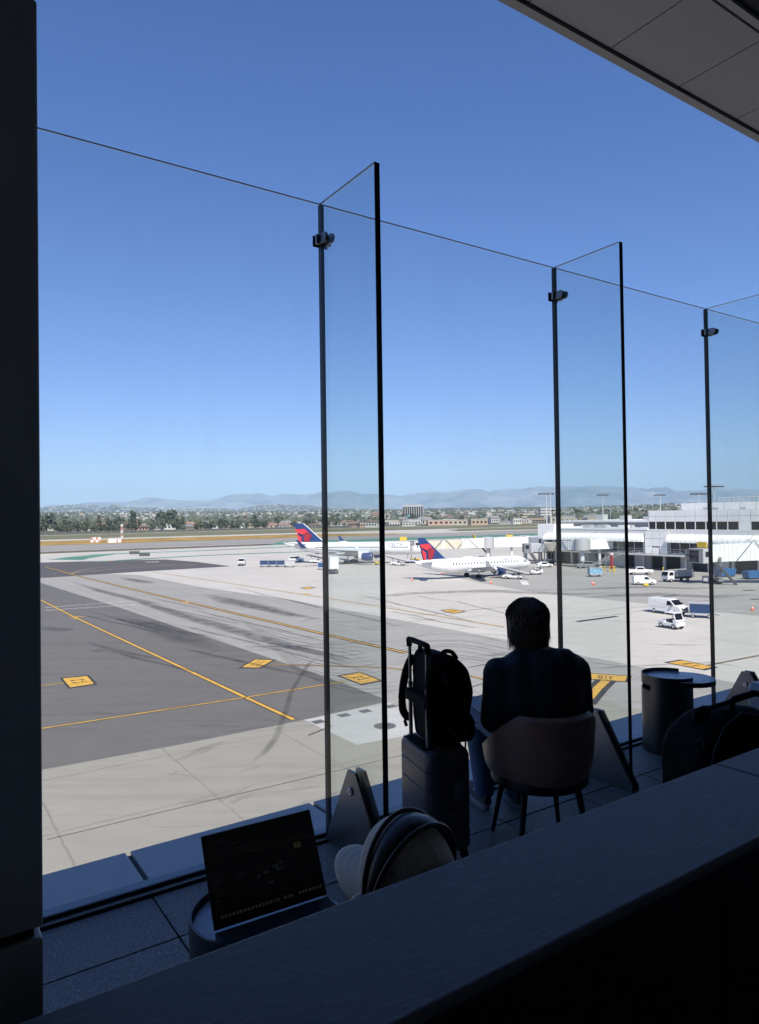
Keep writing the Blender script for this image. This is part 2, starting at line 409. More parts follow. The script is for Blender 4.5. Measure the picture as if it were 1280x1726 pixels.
yline([(1022, 1147), (1008, 1160), (985, 1186)], 0.75, border=0.5)
yline([(770, 1030), (860, 1023)], 0.15, M_blk, 0)
# painted stand signs on the apron
def psign(pts, rows, border=0.45):
    P = [G(*p) for p in pts]; c = sum(P, Vector()) / 4
    Q = [c + (p - c) * (1 + border / max(1.0, (p - c).length)) for p in P]
    sheet("sign_border", Q, 0.024, M_blk, apron)
    s = sheet("painted_sign", P, 0.028, M_yel, apron)
    for (u0_, u1_, v0_, v1_) in rows:
        f = lambda u, v: lerp(lerp(P[0], P[1], u), lerp(P[3], P[2], u), v)
        sheet("sign_stroke", [f(u0_, v0_), f(u1_, v0_), f(u1_, v1_), f(u0_, v1_)], 0.032, M_blk, s)
    return P
marks = [(0.20, 0.80, 0.33, 0.37), (0.24, 0.30, 0.33, 0.44), (0.66, 0.72, 0.33, 0.44), (0.20, 0.82, 0.62, 0.66), (0.28, 0.34, 0.55, 0.64), (0.6, 0.66, 0.56, 0.65)]
psign([(106, 1144), (147, 1140), (159, 1153), (118.6, 1159)], marks)
psign([(408, 1125), (430.6, 1112), (460.5, 1113), (438, 1125.5)], marks)
psign([(575, 1140), (607, 1134), (640.6, 1147.5), (609, 1153)], marks)
psign([(746, 1029), (762, 1027), (782, 1031), (764, 1034)], marks[:4])
psign([(509, 991), (520, 989), (529, 990.5), (518, 993)], marks[:3])
psign([(1127, 1117.5), (1150, 1113.5), (1202, 1124.5), (1184, 1128.5)], marks)
PF = psign([(986, 1135), (1057.5, 1140), (1054, 1149), (988, 1144)], [])
for px, py in ((313, 1014.6), (130, 1040), (515, 1001)):
    c = G(px, py); mb = MB()
    s = 1.5
    mb.add([(0, -s * .3, 0), (s, 0, 0), (0, s * .3, 0), (-s, 0, 0), (-.3 * s, -1.6 * s, 0), (.3 * s, -1.6 * s, 0)], [(0, 1, 2, 3), (0, 4, 5)])
    mb.build("painted_marker", M_yel, apron, loc=(c.x, c.y, 0.026), rz=R(20))
# stand number painted upside down as seen from the terrace
def text_mesh(s, size, extr=0.0):
    cu = bpy.data.curves.new("txt", 'FONT'); cu.body = s; cu.size = size; cu.align_x = 'CENTER'; cu.align_y = 'CENTER'; cu.extrude = extr
    o = bpy.data.objects.new("txt", cu); col.objects.link(o)
    dg = bpy.context.evaluated_depsgraph_get()
    me = bpy.data.meshes.new_from_object(o.evaluated_get(dg))
    bpy.data.objects.remove(o)
    return me
me = text_mesh("31B", 1.0); me.materials.append(M_blk)
o = obj("stand_number", me, apron); c = sum(PF, Vector()) / 4
ex = (PF[1] - PF[0]); ey = (PF[0] - PF[3])
wx, wy = ex.length * 0.24, ey.length * 0.85
ex.normalize(); ey.normalize()
MM = Matrix.Identity(4)
for i in range(3): MM[i][0] = -ex[i] * wx; MM[i][1] = -ey[i] * wy
MM[2][2] = 1; MM[0][3], MM[1][3], MM[2][3] = c.x, c.y, 0.034
o.matrix_world = MM

# long rubber and oil marks, soft edged (a stain with its own shape)
def stainmat(name, c, strength):
    m, t, p = newmat(name); out = [n for n in t.nodes if n.type == 'OUTPUT_MATERIAL'][0]
    at = t.nodes.new("ShaderNodeAttribute"); at.attribute_name = "fade"
    g = t.nodes.new("ShaderNodeNewGeometry")
    k = mathn(t, 'MULTIPLY', mathn(t, 'MULTIPLY', at.outputs["Fac"], ramp(t, noisen(t, g.outputs["Position"], 0.5, 5, .65), 0.15, 0.75)), strength, True)
    tr = t.nodes.new("ShaderNodeBsdfTransparent"); mx = t.nodes.new("ShaderNodeMixShader")
    p.inputs["Base Color"].default_value = (*c, 1); p.inputs["Roughness"].default_value = 0.9
    t.links.new(k, mx.inputs[0]); t.links.new(tr.outputs[0], mx.inputs[1]); t.links.new(p.outputs[0], mx.inputs[2]); t.links.new(mx.outputs[0], out.inputs[0])
    return m
M_stain = stainmat("rubber_stain", (0.03, 0.03, 0.031), 0.62)
M_stain3 = stainmat("ghost_stain", (0.06, 0.06, 0.058), 0.2)
M_stain2 = stainmat("faint_stain", (0.04, 0.04, 0.04), 0.46)
def stain(pts, widths, m=M_stain, z=0.036, name="tyre_mark"):
    P = [G(*p) for p in pts]; n = 7; mb = MB(); fade = []
    for i, p in enumerate(P):
        a = P[max(0, i - 1)]; b = P[min(len(P) - 1, i + 1)]; d = (b - a).normalized(); nn = Vector((-d.y, d.x, 0))
        for j in range(n):
            u = -1 + 2 * j / (n - 1)
            q = p + nn * (u * widths[i] / 2); mb.v.append(Vector((q.x, q.y, z)))
            fade.append((1 - u * u) * (0.0 if i in (0, len(P) - 1) else 1.0))
    for i in range(len(P) - 1):
        for j in range(n - 1):
            mb.f.append([i * n + j, (i + 1) * n + j, (i + 1) * n + j + 1, i * n + j + 1][::-1]); mb.m.append(0)
    me = mb.mesh(name, m); at = me.attributes.new("fade", 'FLOAT', 'POINT'); at.data.foreach_set("value", fade)
    return obj(name, me, apron)
stain([(115, 978), (170, 997), (235, 1013), (300, 1035), (360, 1052), (430, 1073), (520, 1098), (600, 1120)], [1, 2, 2.2, 3.2, 3.4, 3.0, 2.2, 1])
stain([(200, 973), (222, 977), (245, 981), (262, 984)], [1, 4, 4, 1])
stain([(340, 1000), (390, 1014), (440, 1024), (490, 1036), (560, 1048)], [1, 6, 5, 3, 1])
stain([(60, 1055), (85, 1060), (110, 1062), (125, 1063)], [1, 3, 3, 1], M_stain2)
stain([(190, 1040), (250, 1052), (320, 1080), (380, 1100)], [1, 5, 5, 1], M_stain2)
stain([(150, 1096), (168, 1098), (185, 1097)], [0.6, 1.5, 0.6], M_stain2)
for k in range(7):
    P = [(392 + 9 * k + 26 * i, 1092 + 1.5 * k - (3.2 + 0.5 * k) * i + (0.9 - 0.07 * k) * i * i) for i in range(9)]
    stain(P, [0.2] + [0.35] * 7 + [0.2], M_stain2)
for k in range(7):
    P = [(660 + 30 * i, 1082 + 6 * k - 14 * math.sin(i * 0.5) + 5 * (k % 3)) for i in range(8)]
    stain(P, [0.25] + [0.4] * 6 + [0.25], M_stain2)
stain([(600, 1010), (700, 1000), (820, 996), (960, 1002), (1080, 998)], [1, 5, 7, 5, 1], M_stain2)
stain([(960, 1010), (1040, 1004), (1110, 1002), (1200, 1006), (1290, 1001)], [1, 5, 7, 6, 2], M_stain2)
stain([(940, 996), (1010, 992), (1090, 989), (1160, 992), (1260, 990)], [1, 4, 5, 4, 1], M_stain2)
stain([(420, 1290), (445, 1270), (465, 1245), (480, 1205), (492, 1165), (520, 1120), (560, 1090)], [.3, .6, .6, .6, .5, .5, .3], M_stain2)
stain([(690, 957), (760, 966), (850, 972), (900, 968)], [1, 4, 4, 1], M_stain2)
for k in range(26):
    px = random.uniform(480, 1260); py = random.uniform(985, 1130); L = random.uniform(60, 200); s = random.uniform(-0.12, 0.12); b = random.uniform(-8, 8)
    stain([(px + L * i / 4, py + s * L * i / 4 + b * math.sin(i * 0.8)) for i in range(5)], [0.2] + [random.uniform(.25, .8)] * 3 + [0.2], M_stain2)
for k in range(14):
    px = random.uniform(80, 420); py = random.uniform(1060, 1240); L = random.uniform(40, 160); s = random.uniform(-0.25, 0.1)
    stain([(px + L * i / 4, py + s * L * i / 4) for i in range(5)], [0.1] + [random.uniform(.15, .5)] * 3 + [0.1], M_stain3)
for k in range(16):                                   # swept turns on the aged strip
    b0 = 1040 + 5.5 * k; P = [(395 + 6 * k + 20 * i, b0 + 2.0 * i + (26 + k) * math.sin(i * 0.26) * 0.8) for i in range(11)]
    stain(P, [0.15] + [random.uniform(.2, .5)] * 9 + [0.15], M_stain2)
for k in range(22):
    px = random.uniform(120, 620); py = random.uniform(985, 1110); L = random.uniform(90, 260)
    stain([(px + L * i / 5, py + 0.235 * L * i / 5 + random.uniform(-1, 1)) for i in range(6)], [0.2] + [random.uniform(.3, 1.2)] * 4 + [0.2], M_stain2)
for k in range(12):
    px = random.uniform(80, 520); py = random.uniform(1270, 1400); L = random.uniform(30, 120); s = random.uniform(-0.5, 0.1)
    stain([(px + L * i / 4, py + s * L * i / 4 + random.uniform(-2, 2)) for i in range(5)], [0.1] + [random.uniform(.2, .7)] * 3 + [0.1], M_stain3)
# sealed cracks and joints that stand out
M_crack = mat("crack_sealant", (0.035, 0.034, 0.033), 0.8)
def crack(pts, wd=0.1, jit=0.6):
    P = []
    for i in range(len(pts) - 1):
        n = 8
        for k in range(n):
            p = lerp(Vector(pts[i]), Vector(pts[i + 1]), k / n); P.append(G(p.x, p.y + random.uniform(-jit, jit)))
    P.append(G(*pts[-1])); stripe("sealed_crack", P, wd, 0.034, M_crack, apron)
for q in ([(705, 1004), (730, 1010), (760, 1012)], [(770, 1014), (800, 1022), (860, 1036)], [(660, 1031), (700, 1038), (745, 1049), (800, 1058)], [(690, 1041), (730, 1046)],
          [(790, 1125), (830, 1118), (862, 1112)], [(520, 1240), (560, 1224)], [(255, 1022), (330, 1036), (400, 1051)], [(690, 1190), (760, 1168), (860, 1140)]):
    crack(q, 0.12, 0.3)
crack([(80, 1416), (300, 1363), (552, 1304), (700, 1268)], 0.035, 0.15)
stripe("drain_slot", [G(973, 1048), G(1040, 1039)], 0.8, 0.034, M_crack, apron)
stripe("drain_slot", [G(1095, 1009.5), G(1142, 1003)], 0.5, 0.034, M_crack, apron)
for p in ((1254, 995.5), (1266, 1010.5)):
    c = G(*p); stripe("drain_grate", [c, c + Vector((2.2, 0.3, 0))], 1.0, 0.034, M_crack, apron)
for p in ((890, 986), (884, 986)):
    c = G(*p); stripe("stop_bar", [c, G(p[0] - 5, p[1] - 7)], 0.7, 0.034, M_whp, apron)

# hills and mountains
def hills(name, prof, dist, depth, m, rows=26, namp=0.12, ns=0.0012, seed=0.0, base_frac=0.0):
    xs = [-700 + 8 * i for i in range(340)]
    def yprof(px):
        if px <= prof[0][0]: return prof[0][1] + 3 * math.sin(px * 0.02) * 0.6 + (prof[0][0] - px) * 0.004
        if px >= prof[-1][0]: return prof[-1][1] + 3 * math.sin(px * 0.017)
        for a, b in zip(prof, prof[1:]):
            if a[0] <= px <= b[0]:
                return lerp(a[1], b[1], (px - a[0]) / (b[0] - a[0]))
    mb = MB(); n = len(xs)
    for i in range(rows + 1):
        u = i / rows                      # 0 foot .. 0.65 crest .. 1 behind
        for px in xs:
            h = (atY(px, yprof(px) + 2.2 * mnoise.noise(Vector((px * 0.06, seed, 0))) + 1.5 * mnoise.noise(Vector((px * 0.17, seed, 3))), dist).z) * 1.05
            az = (px - 640) / FPX
            Y = dist + depth * (u - 0.65); X = az * Y
            k = math.sin(min(1.0, u / 0.65) * math.pi / 2) if u < 0.65 else math.cos((u - 0.65) / 0.35 * math.pi / 2)
            nz = mnoise.fractal(Vector((X * ns, Y * ns, seed)), 1.0, 2.1, 5)
            rid = 1 - abs(mnoise.noise(Vector((X * ns * 0.9, Y * ns * 0.25, seed + 5))))
            z = h * k + namp * h * (nz * (0.9 if u < 0.65 else 0.2) * (1 - abs(u - 0.65) * 0.3) - (1 - rid) * (1.0 if abs(u - 0.65) > 0.03 else 0.2)) * (1 if u < 0.64 else 0.3)
            mb.v.append(Vector((X, Y, max(-1.0, z) if 0 < i < rows else -2.0)))
    for i in range(rows):
        for j in range(n - 1):
            mb.f.append([i * n + j, i * n + j + 1, (i + 1) * n + j + 1, (i + 1) * n + j]); mb.m.append(0)
    ob = mb.build(name, m, smooth=80); ob["kind"] = "structure"
    return mb
def hillmat(name, c1, c2, sc):
    m, t, p = newmat(name); g = t.nodes.new("ShaderNodeNewGeometry")
    f = ramp(t, noisen(t, g.outputs["Position"], sc, 8, 0.65), 0.35, 0.65)
    f2 = ramp(t, noisen(t, g.outputs["Position"], sc * 6, 6, 0.7), 0.4, 0.6)
    t.links.new(mix_rgb(t, mix_rgb(t, c1, c2, f), [x * 0.6 for x in c1], mathn(t, 'MULTIPLY', f2, 0.4)), p.inputs["Base Color"]); p.inputs["Roughness"].default_value = 0.95
    return m
M_mtn = hillmat("mountain_scrub", (0.03, 0.036, 0.034), (0.34, 0.32, 0.32), 0.0011)
M_hill = hillmat("hill_scrub", (0.04, 0.05, 0.03), (0.10, 0.10, 0.06), 0.002)
far_prof = [(75, 856), (168, 850.5), (201, 847), (254, 846.6), (300, 845.6), (352, 844), (385, 839.7), (418, 841), (441, 839), (490, 837.4), (503, 836), (539, 833), (568, 831.8), (608, 834.4), (647, 836.7), (683, 839.4), (700, 838), (726, 831), (752, 833.8), (791, 827), (824, 830), (857, 825.6), (890, 823.6), (912, 821), (942, 823.6), (985, 822), (1044, 822), (1083, 826), (1109, 829), (1168, 828.6), (1214, 826), (1254, 829), (1290, 833)]
mid_prof = [(76, 855), (129, 851.5), (168, 854), (195, 853), (221, 855.5), (267, 856), (316, 858.7), (359, 857), (401, 858.7), (437, 853.8), (464, 851), (490, 852), (540, 855), (640, 858), (720, 860), (800, 858), (900, 859), (1000, 858), (1100, 858), (1280, 857)]
near_prof = [(75, 869), (200, 868), (330, 867), (420, 866.5), (500, 864), (640, 860.5), (740, 857.5), (800, 856.5), (900, 855), (1000, 857), (1060, 856), (1180, 855), (1300, 857)]
hills("mountains", far_prof, 24000, 9000, M_mtn, rows=40, namp=0.30, ns=0.0006, seed=2.0)
hills("hills", mid_prof, 10500, 3500, M_hill, rows=20, namp=0.12, ns=0.0012, seed=9.0)
hills("wooded_rise", near_prof, 5200, 2600, M_hill, rows=14, namp=0.08, ns=0.002, seed=4.0)
# ------------------------------------------------------------------ terrace
def aggmat(name, c, speck, sc=220, bump=0.5, rough=0.75, stretch=None):
    m, t, p = newmat(name); tc = t.nodes.new("ShaderNodeTexCoord"); v = tc.outputs["Object"]
    f = noisen(t, mapping(t, v, stretch) if stretch else v, sc, 3, 0.7); big = noisen(t, v, 3.0, 5)
    c0 = mix_rgb(t, [x * 0.85 for x in c], [x * 1.15 for x in c], big)
    c1 = mix_rgb(t, c0, speck, mathn(t, 'MULTIPLY', ramp(t, f, 0.52, 0.68), 0.8, True))
    t.links.new(c1, p.inputs["Base Color"]); p.inputs["Roughness"].default_value = rough
    b = t.nodes.new("ShaderNodeBump"); b.inputs["Strength"].default_value = bump; b.inputs["Distance"].default_value = 0.004
    t.links.new(f, b.inputs["Height"]); t.links.new(b.outputs[0], p.inputs["Normal"])
    return m
M_paver = aggmat("dark_paver", (0.16, 0.152, 0.142), (0.46, 0.445, 0.42), 85, 0.9, 0.55)
M_ledge = aggmat("honed_dark_stone", (0.11, 0.113, 0.12), (0.16, 0.163, 0.17), 90, 0.22, 0.55, (0.35, 1, 1))
M_coping = mat("grey_blue_coping_metal", (0.44, 0.42, 0.41), 0.5, 0.25, var=0.06, scale=3)
M_black = mat("black_metal", (0.012, 0.013, 0.015), 0.45, 0.3, var=0.2)
M_gasket = mat("black_gasket", (0.008, 0.009, 0.011), 0.6, var=0.1)
M_column = mat("dark_column_cladding", (0.42, 0.43, 0.44), 0.5, 0.2, var=0.12, scale=1.5, bump=0.05)
M_steel = mat("brushed_dark_steel", (0.20, 0.20, 0.21), 0.34, 0.9, var=0.18, scale=6)
M_bolt = mat("bolt_steel", (0.4, 0.4, 0.42), 0.3, 0.95, var=0.1)
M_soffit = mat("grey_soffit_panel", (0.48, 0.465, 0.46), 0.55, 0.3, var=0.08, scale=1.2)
M_fascia = mat("soffit_edge_metal", (0.42, 0.40, 0.38), 0.5, 0.3, var=0.06)
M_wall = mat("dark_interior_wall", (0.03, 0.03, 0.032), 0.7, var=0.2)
M_glass = glassmat("clear_glass", (0.985, 0.99, 0.99), 0.5)
M_glass_fin = glassmat("fin_glass", (0.935, 0.962, 0.955), 0.75)
M_glass_edge = mat("glass_edge", (0.006, 0.012, 0.014), 0.15, var=0.1)
M_glass_core = mat("laminate_core", (0.03, 0.05, 0.09), 0.2, var=0.1)

def tput(mb, name, mats, t, D, z=0.0, rot=0.0, parent=None, **k):
    if parent is not None: return mb.build(name, mats, parent, loc=(t, D, z), rz=rot, **k)
    return mb.build(name, mats, None, loc=TD(t, D, FLOOR + z), rz=RZ + rot, **k)
def tempty(name, t, D, z=0.0, rot=0.0, label=None, cat=None, group=None):
    return empty(name, TD(t, D, FLOOR + z), RZ + rot, label, cat, group)

GD = 3.29                     # glass line
TF = [1.872, 3.70, 5.53]      # fins
# floor slab and pavers
fl = MB(); fl.b2((-9, -3.5, -0.5), (22, 3.27, -0.045)); floor = tput(fl, "terrace_floor", mat("paver_bedding", (0.02, 0.02, 0.022), 0.9), 0, 0); floor["kind"] = "structure"
pm = MB(); P = 0.61; pm.box((0, 0, -0.0225), (P - 0.009, P - 0.009, 0.043)); pme = pm.mesh("paver", M_paver)
pm2 = MB(); pm2.box((0, 0, -0.0225), (P - 0.009, 0.363, 0.043)); pme2 = pm2.mesh("paver", M_paver)
T0, D0 = 0.925, 2.865
for i in range(-5, 13):
    for j in range(-1, 4):
        dz = random.uniform(-0.0012, 0.0012)
        if j < 0: o = obj("paver", pme2, floor, (T0 + P * (i + .5), D0 + 0.188, dz))
        else: o = obj("paver", pme, floor, (T0 + P * (i + .5), D0 - P * (j + .5), dz))
        if j >= 0: o.rotation_euler.z = random.choice((0, R(90), R(180), R(270)))
# floor channel, coping
ch = MB(); ch.b2((-6, 3.243, -0.045), (14, 3.266, 0.012)); ch.b2((-6, 3.312, -0.045), (14, 3.322, 0.012))
chan = tput(ch, "glass_channel", M_black, 0, 0, bevel=0.003); tag(chan, "black metal floor channel holding the foot of the glass screen", "channel")
gt = MB(); gt.b2((-6, 3.266, -0.04), (14, 3.312, -0.004)); tput(gt, "channel_groove", M_gasket, 0, 0, 0, 0, chan)
kc = MB(); kc.b2((-6, 3.322, -0.02), (14, 3.385, 0.012)); tput(kc, "flashing", mat("flashing_metal", (0.2, 0.22, 0.25), 0.4, 0.5), 0, 0, 0, 0, chan, bevel=0.004)
cop = tempty("parapet_coping", 0, 0, 0, 0, "blue grey metal coping outside the glass screen", "coping")
edges = [-6, -2.7, 0.95 - 1.83, 0.95, 2.02, 4.44, 6.86, 9.3, 14]
for a, b in zip(edges, edges[1:]):
    m = MB(); m.b2((a + 0.012, 3.388, -0.14), (b - 0.012, 3.76, -0.005)); tput(m, "coping_panel", M_coping, 0, 0, 0, 0, cop, bevel=0.006)
m = MB(); m.b2((-6, 3.386, -0.2), (14, 3.74, -0.02)); tput(m, "coping_core", mat("coping_core_dark", (0.06, 0.065, 0.075), 0.7), 0, 0, 0, 0, cop)
bw = MB(); bw.b2((-60, -16, -FLOOR), (60, 3.30, -0.52)); bwo = tput(bw, "terrace_building", mat("pale_precast_wall", (0.35, 0.34, 0.32), 0.8), 0, 0); tag(bwo, "pale wall of the building below the terrace", "building")
m = MB(); m.b2((-60, 3.302, -1.6), (60, 3.735, -0.19)); tput(m, "fascia_band", M_coping, 0, 0, 0, 0, bwo)

# glass panels
def pane(t0, t1, label):
    m = MB(); m.b2((t0 + 0.011, GD - 0.009, 0.0), (t1 - 0.011, GD + 0.009, 3.385))
    g = tput(m, "glass_screen", [M_glass], 0, 0); tag(g, label, "glass panel", "panels of the glass screen")
    e = MB()
    e.b2((t0 + 0.011, GD - 0.0095, 3.3851), (t1 - 0.011, GD - 0.003, 3.3895)); tput(e, "polished_edge", mat("glass_top_edge", (0.34, 0.38, 0.40), 0.25), 0, 0, 0, 0, g)
pane(-1.0, TF[0], "wide clear glass panel between the dark column and the first glass fin")
pane(TF[0], TF[1], "clear glass panel behind the seated person and luggage")
pane(TF[1], TF[2], "clear glass panel behind the drum side table")
pane(TF[2], TF[2] + 1.83, "clear glass panel beyond the last glass fin in view")
FW = 0.545
for k, t in enumerate(TF):
    what = ["first tall glass fin, beside the laptop and the suitcase", "tall glass fin beside the seated person's chair", "glass fin beyond the drum side table"][k]
    f = tempty("glass_fin", t, GD, 0, 0, what, "glass fin", "glass fins bracing the screen")
    m = MB(); m.b2((-0.014, -FW + 0.004, 0.0), (0.014, -0.013, 3.385)); m.build("fin_pane", M_glass_fin, f)
    m = MB()
    m.b2((-0.0145, -FW, 0.0), (-0.003, -FW + 0.0039, 3.388)); m.b2((0.003, -FW, 0.0), (0.0145, -FW + 0.0039, 3.388)); m.build("front_edge", M_glass_edge, f)
    m = MB(); m.b2((-0.003, -FW + 0.001, 0.0), (0.003, -FW + 0.0039, 3.388)); m.build("laminate_line", M_glass_core, f)
    m = MB(); m.b2((-0.0145, -FW + 0.004, 3.3852), (-0.006, -0.013, 3.389)); m.build("top_edge", mat("glass_top_edge", (0, 0, 0)), f)
    m = MB(); m.b2((-0.0108, -0.0128, 0.0), (0.0108, 0.0125, 3.386)); m.build("gasket", M_gasket, f)
    # clamp near the top
    zc = 3.188
    m = MB()
    for sx in (-1, 1):
        poly = [(-0.072 + 0.026 * math.cos(a) - 0.0, zc + 0.026 * math.sin(a)) for a in [R(90 + 180 * i / 10) for i in range(11)]] + [(-0.015, zc - 0.026), (-0.015, zc + 0.026)]
        n = len(poly)
        x0, x1 = sx * 0.0145, sx * 0.028
        m.add([(x0, p[0], p[1]) for p in poly] + [(x1, p[0], p[1]) for p in poly], [tuple(range(n)), tuple(range(2 * n - 1, n - 1, -1))] + [(i, n + i, n + (i + 1) % n, (i + 1) % n) for i in range(n)])
        m.b2((min(sx * 0.0145, sx * 0.044), -0.03, zc - 0.026), (max(sx * 0.0145, sx * 0.044), -0.0095, zc + 0.026))
    cl = m.build("clamp", M_steel, f, bevel=0.003, fixn=True)
    m = MB(); m.b2((-0.045, 0.0095, zc - 0.03), (0.045, 0.017, zc + 0.03)); m.build("clamp_plate", M_black, cl, bevel=0.003)
    # pair of tapered foot plates
    for sx in (-1, 1):
        x0, x1 = sx * 0.018, sx * 0.034
        prof = [(-0.02, 0.0), (-0.255, 0.435), (-0.325, 0.435), (-FW - 0.03, 0.03), (-FW - 0.03, 0.0)]
        n = len(prof); m = MB()
        m.add([(x0, p[0], p[1]) for p in prof] + [(x1, p[0], p[1]) for p in prof], [tuple(range(n)), tuple(range(2 * n - 1, n - 1, -1))] + [(i, n + i, n + (i + 1) % n, (i + 1) % n) for i in range(n)])
        pl = m.build("foot_plate", M_steel, f, bevel=0.002, fixn=True)
        m = MB(); Mx = Matrix.Translation((sx * 0.034, -0.285, 0.335)) @ Euler((0, sx * R(90), 0)).to_matrix().to_4x4()
        m.lathe([(0.001, 0.010), (0.018, 0.010), (0.021, 0.007), (0.021, 0.0)], 20, M=Mx); m.lathe([(0.006, 0.0102), (0.006, 0.013), (0.001, 0.013)], 8, M=Mx)
        m.build("bolt", M_bolt, pl, smooth=40)
    m = MB(); m.b2((-0.016, -FW - 0.01, 0.0), (0.016, -0.03, 0.02)); m.build("fin_shoe", M_gasket, f)

# column
cc = tempty("column", 0.185, 1.26, 0, 0, "dark clad column at the end of the stone ledge", "column")
for z0, z1 in ((-0.0, 1.028), (1.045, 2.56), (2.577, 4.72)):
    m = MB(); m.b2((-1.3, 0.0, z0), (0.0, 0.62, z1)); m.build("cladding_panel", M_column, cc, bevel=0.004)
m = MB(); m.b2((-1.28, 0.012, 0), (-0.012, 0.6, 4.72)); m.build("column_core", M_gasket, cc)

# ledge wall
lw = tempty("ledge_wall", 0, 0, 0, 0, "waist high dark wall with a broad honed stone cap", "ledge wall")
m = MB(); m.b2((-3, 0.775, 0), (9, 0.995, 1.03)); m.build("wall_core", M_wall, lw)
for a, b in ((-3.0, 1.735), (1.738, 4.6), (4.603, 9)):
    m = MB(); m.b2((a, 0.748, 1.03), (b, 1.034, 1.05)); m.build("cap_stone", M_ledge, lw, bevel=0.006, seg=3)
for i in range(14):
    m = MB(); a = -3 + i * 0.86; m.b2((a + 0.003, 0.762, 0.05), (a + 0.857, 0.7748, 1.028)); m.build("front_panel", mat("black_panel", (0.012, 0.012, 0.014), 0.5), lw)

# roof, soffit, back wall
SZ = 4.70
sof = MB(); sof.b2((-30, -16, SZ + 0.05), (60, 2.90, SZ + 0.75)); so = tput(sof, "roof_overhang", M_gasket, 0, 0); tag(so, "flat roof overhang with grey soffit panels above the terrace", "roof")
m = MB(); m.b2((-30, 2.865 + 0.012, SZ - 0.012), (60, 2.935, SZ + 0.76)); m.build("fascia", M_fascia, so)
st = 0.746; t = 3.787 - st * 8
while t < 16:
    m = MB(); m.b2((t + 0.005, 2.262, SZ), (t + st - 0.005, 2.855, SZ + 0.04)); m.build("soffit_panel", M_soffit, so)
    t += st
m = MB(); m.b2((-30, 2.20, SZ), (60, 2.245, SZ + 0.04)); m.build("soffit_trim", M_soffit, so)
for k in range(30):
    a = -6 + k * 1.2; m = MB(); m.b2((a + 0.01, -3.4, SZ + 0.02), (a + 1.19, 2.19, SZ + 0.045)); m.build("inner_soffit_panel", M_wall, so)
m = MB(); m.b2((-30, -3.9, -0.5), (60, -3.5, SZ + 0.05)); bwl = tput(m, "wall_back", mat("lounge_back_wall", (0.30, 0.30, 0.31), 0.6), 0, 0); bwl["kind"] = "structure"
m = MB(); m.b2((-9.4, -3.5, -0.5), (-9.0, 2.85, SZ + 0.05)); tput(m, "wall_side", M_wall, 0, 0)["kind"] = "structure"
m = MB(); m.b2((22, -3.5, -0.5), (22.4, 2.85, SZ + 0.05)); tput(m, "wall_side", M_wall, 0, 0)["kind"] = "structure"

# ------------------------------------------------------------------ figures: helpers
def flesh(name, caps, balls, mats, parent=None, voxel=0.014, smooth=8, tubes=()):
    mb = MB()
    for p0, r0_, p1, r1_ in caps:
        mb.tube([p0, p1], [r0_, r1_], 14); mb.ball(p0, r0_, 12, 8); mb.ball(p1, r1_, 12, 8)
    for c_, r_ in balls: mb.ball(c_, r_, 16, 12)
    for pts, rr in tubes: mb.tube(pts, rr, 12)
    me = mb.mesh(name, mats)
    o = obj(name, me, None)
    r = o.modifiers.new("r", 'REMESH'); r.mode = 'VOXEL'; r.voxel_size = voxel
    s = o.modifiers.new("s", 'SMOOTH'); s.factor = 0.5; s.iterations = smooth
    dg = bpy.context.evaluated_depsgraph_get(); dg.update()
    nm = bpy.data.meshes.new_from_object(o.evaluated_get(dg)); nm.name = name
    bpy.data.objects.remove(o)
    if not nm.materials:
        for m in (mats if isinstance(mats, list) else [mats]): nm.materials.append(m)
    nm.shade_smooth()
    return obj(name, nm, parent)
M_skin = mat("skin", (0.36, 0.20, 0.14), 0.5, var=0.06, scale=20)
M_hair = mat("brown_hair", (0.085, 0.06, 0.042), 0.5, var=0.35, scale=60, bump=0.5, bscale=120)
M_jacket = mat("navy_jacket_fabric", (0.010, 0.012, 0.022), 0.75, var=0.2, bump=0.25, bscale=25)
M_jeans = mat("blue_denim", (0.075, 0.13, 0.23), 0.85, var=0.2, bump=0.3, bscale=200)
M_shoe = mat("grey_suede", (0.06, 0.06, 0.07), 0.8)
M_sole = mat("pale_rubber_sole", (0.3, 0.3, 0.3), 0.7)
M_leather = mat("brown_leather", (0.27, 0.155, 0.115), 0.42, var=0.15, scale=8, bump=0.2, bscale=180)
M_fabric_blk = mat("black_nylon", (0.006, 0.007, 0.009), 0.85, var=0.3, scale=12, bump=0.4, bscale=40, spec=0.18)
M_webbing = mat("grey_webbing", (0.045, 0.047, 0.05), 0.6, var=0.2)
def V(*a): return Vector(a)
def spath(pts, n=4):
    """smooth curve through points"""
    P_ = [Vector(p) for p in pts]; out = []
    for i in range(len(P_) - 1):
        p0 = P_[max(0, i - 1)]; p1 = P_[i]; p2 = P_[i + 1]; p3 = P_[min(len(P_) - 1, i + 2)]
        for k in range(n):
            t_ = k / n; out.append(0.5 * (2 * p1 + (p2 - p0) * t_ + (2 * p0 - 5 * p1 + 4 * p2 - p3) * t_ * t_ + (3 * p1 - p0 - 3 * p2 + p3) * t_ ** 3))
    return out + [P_[-1]]
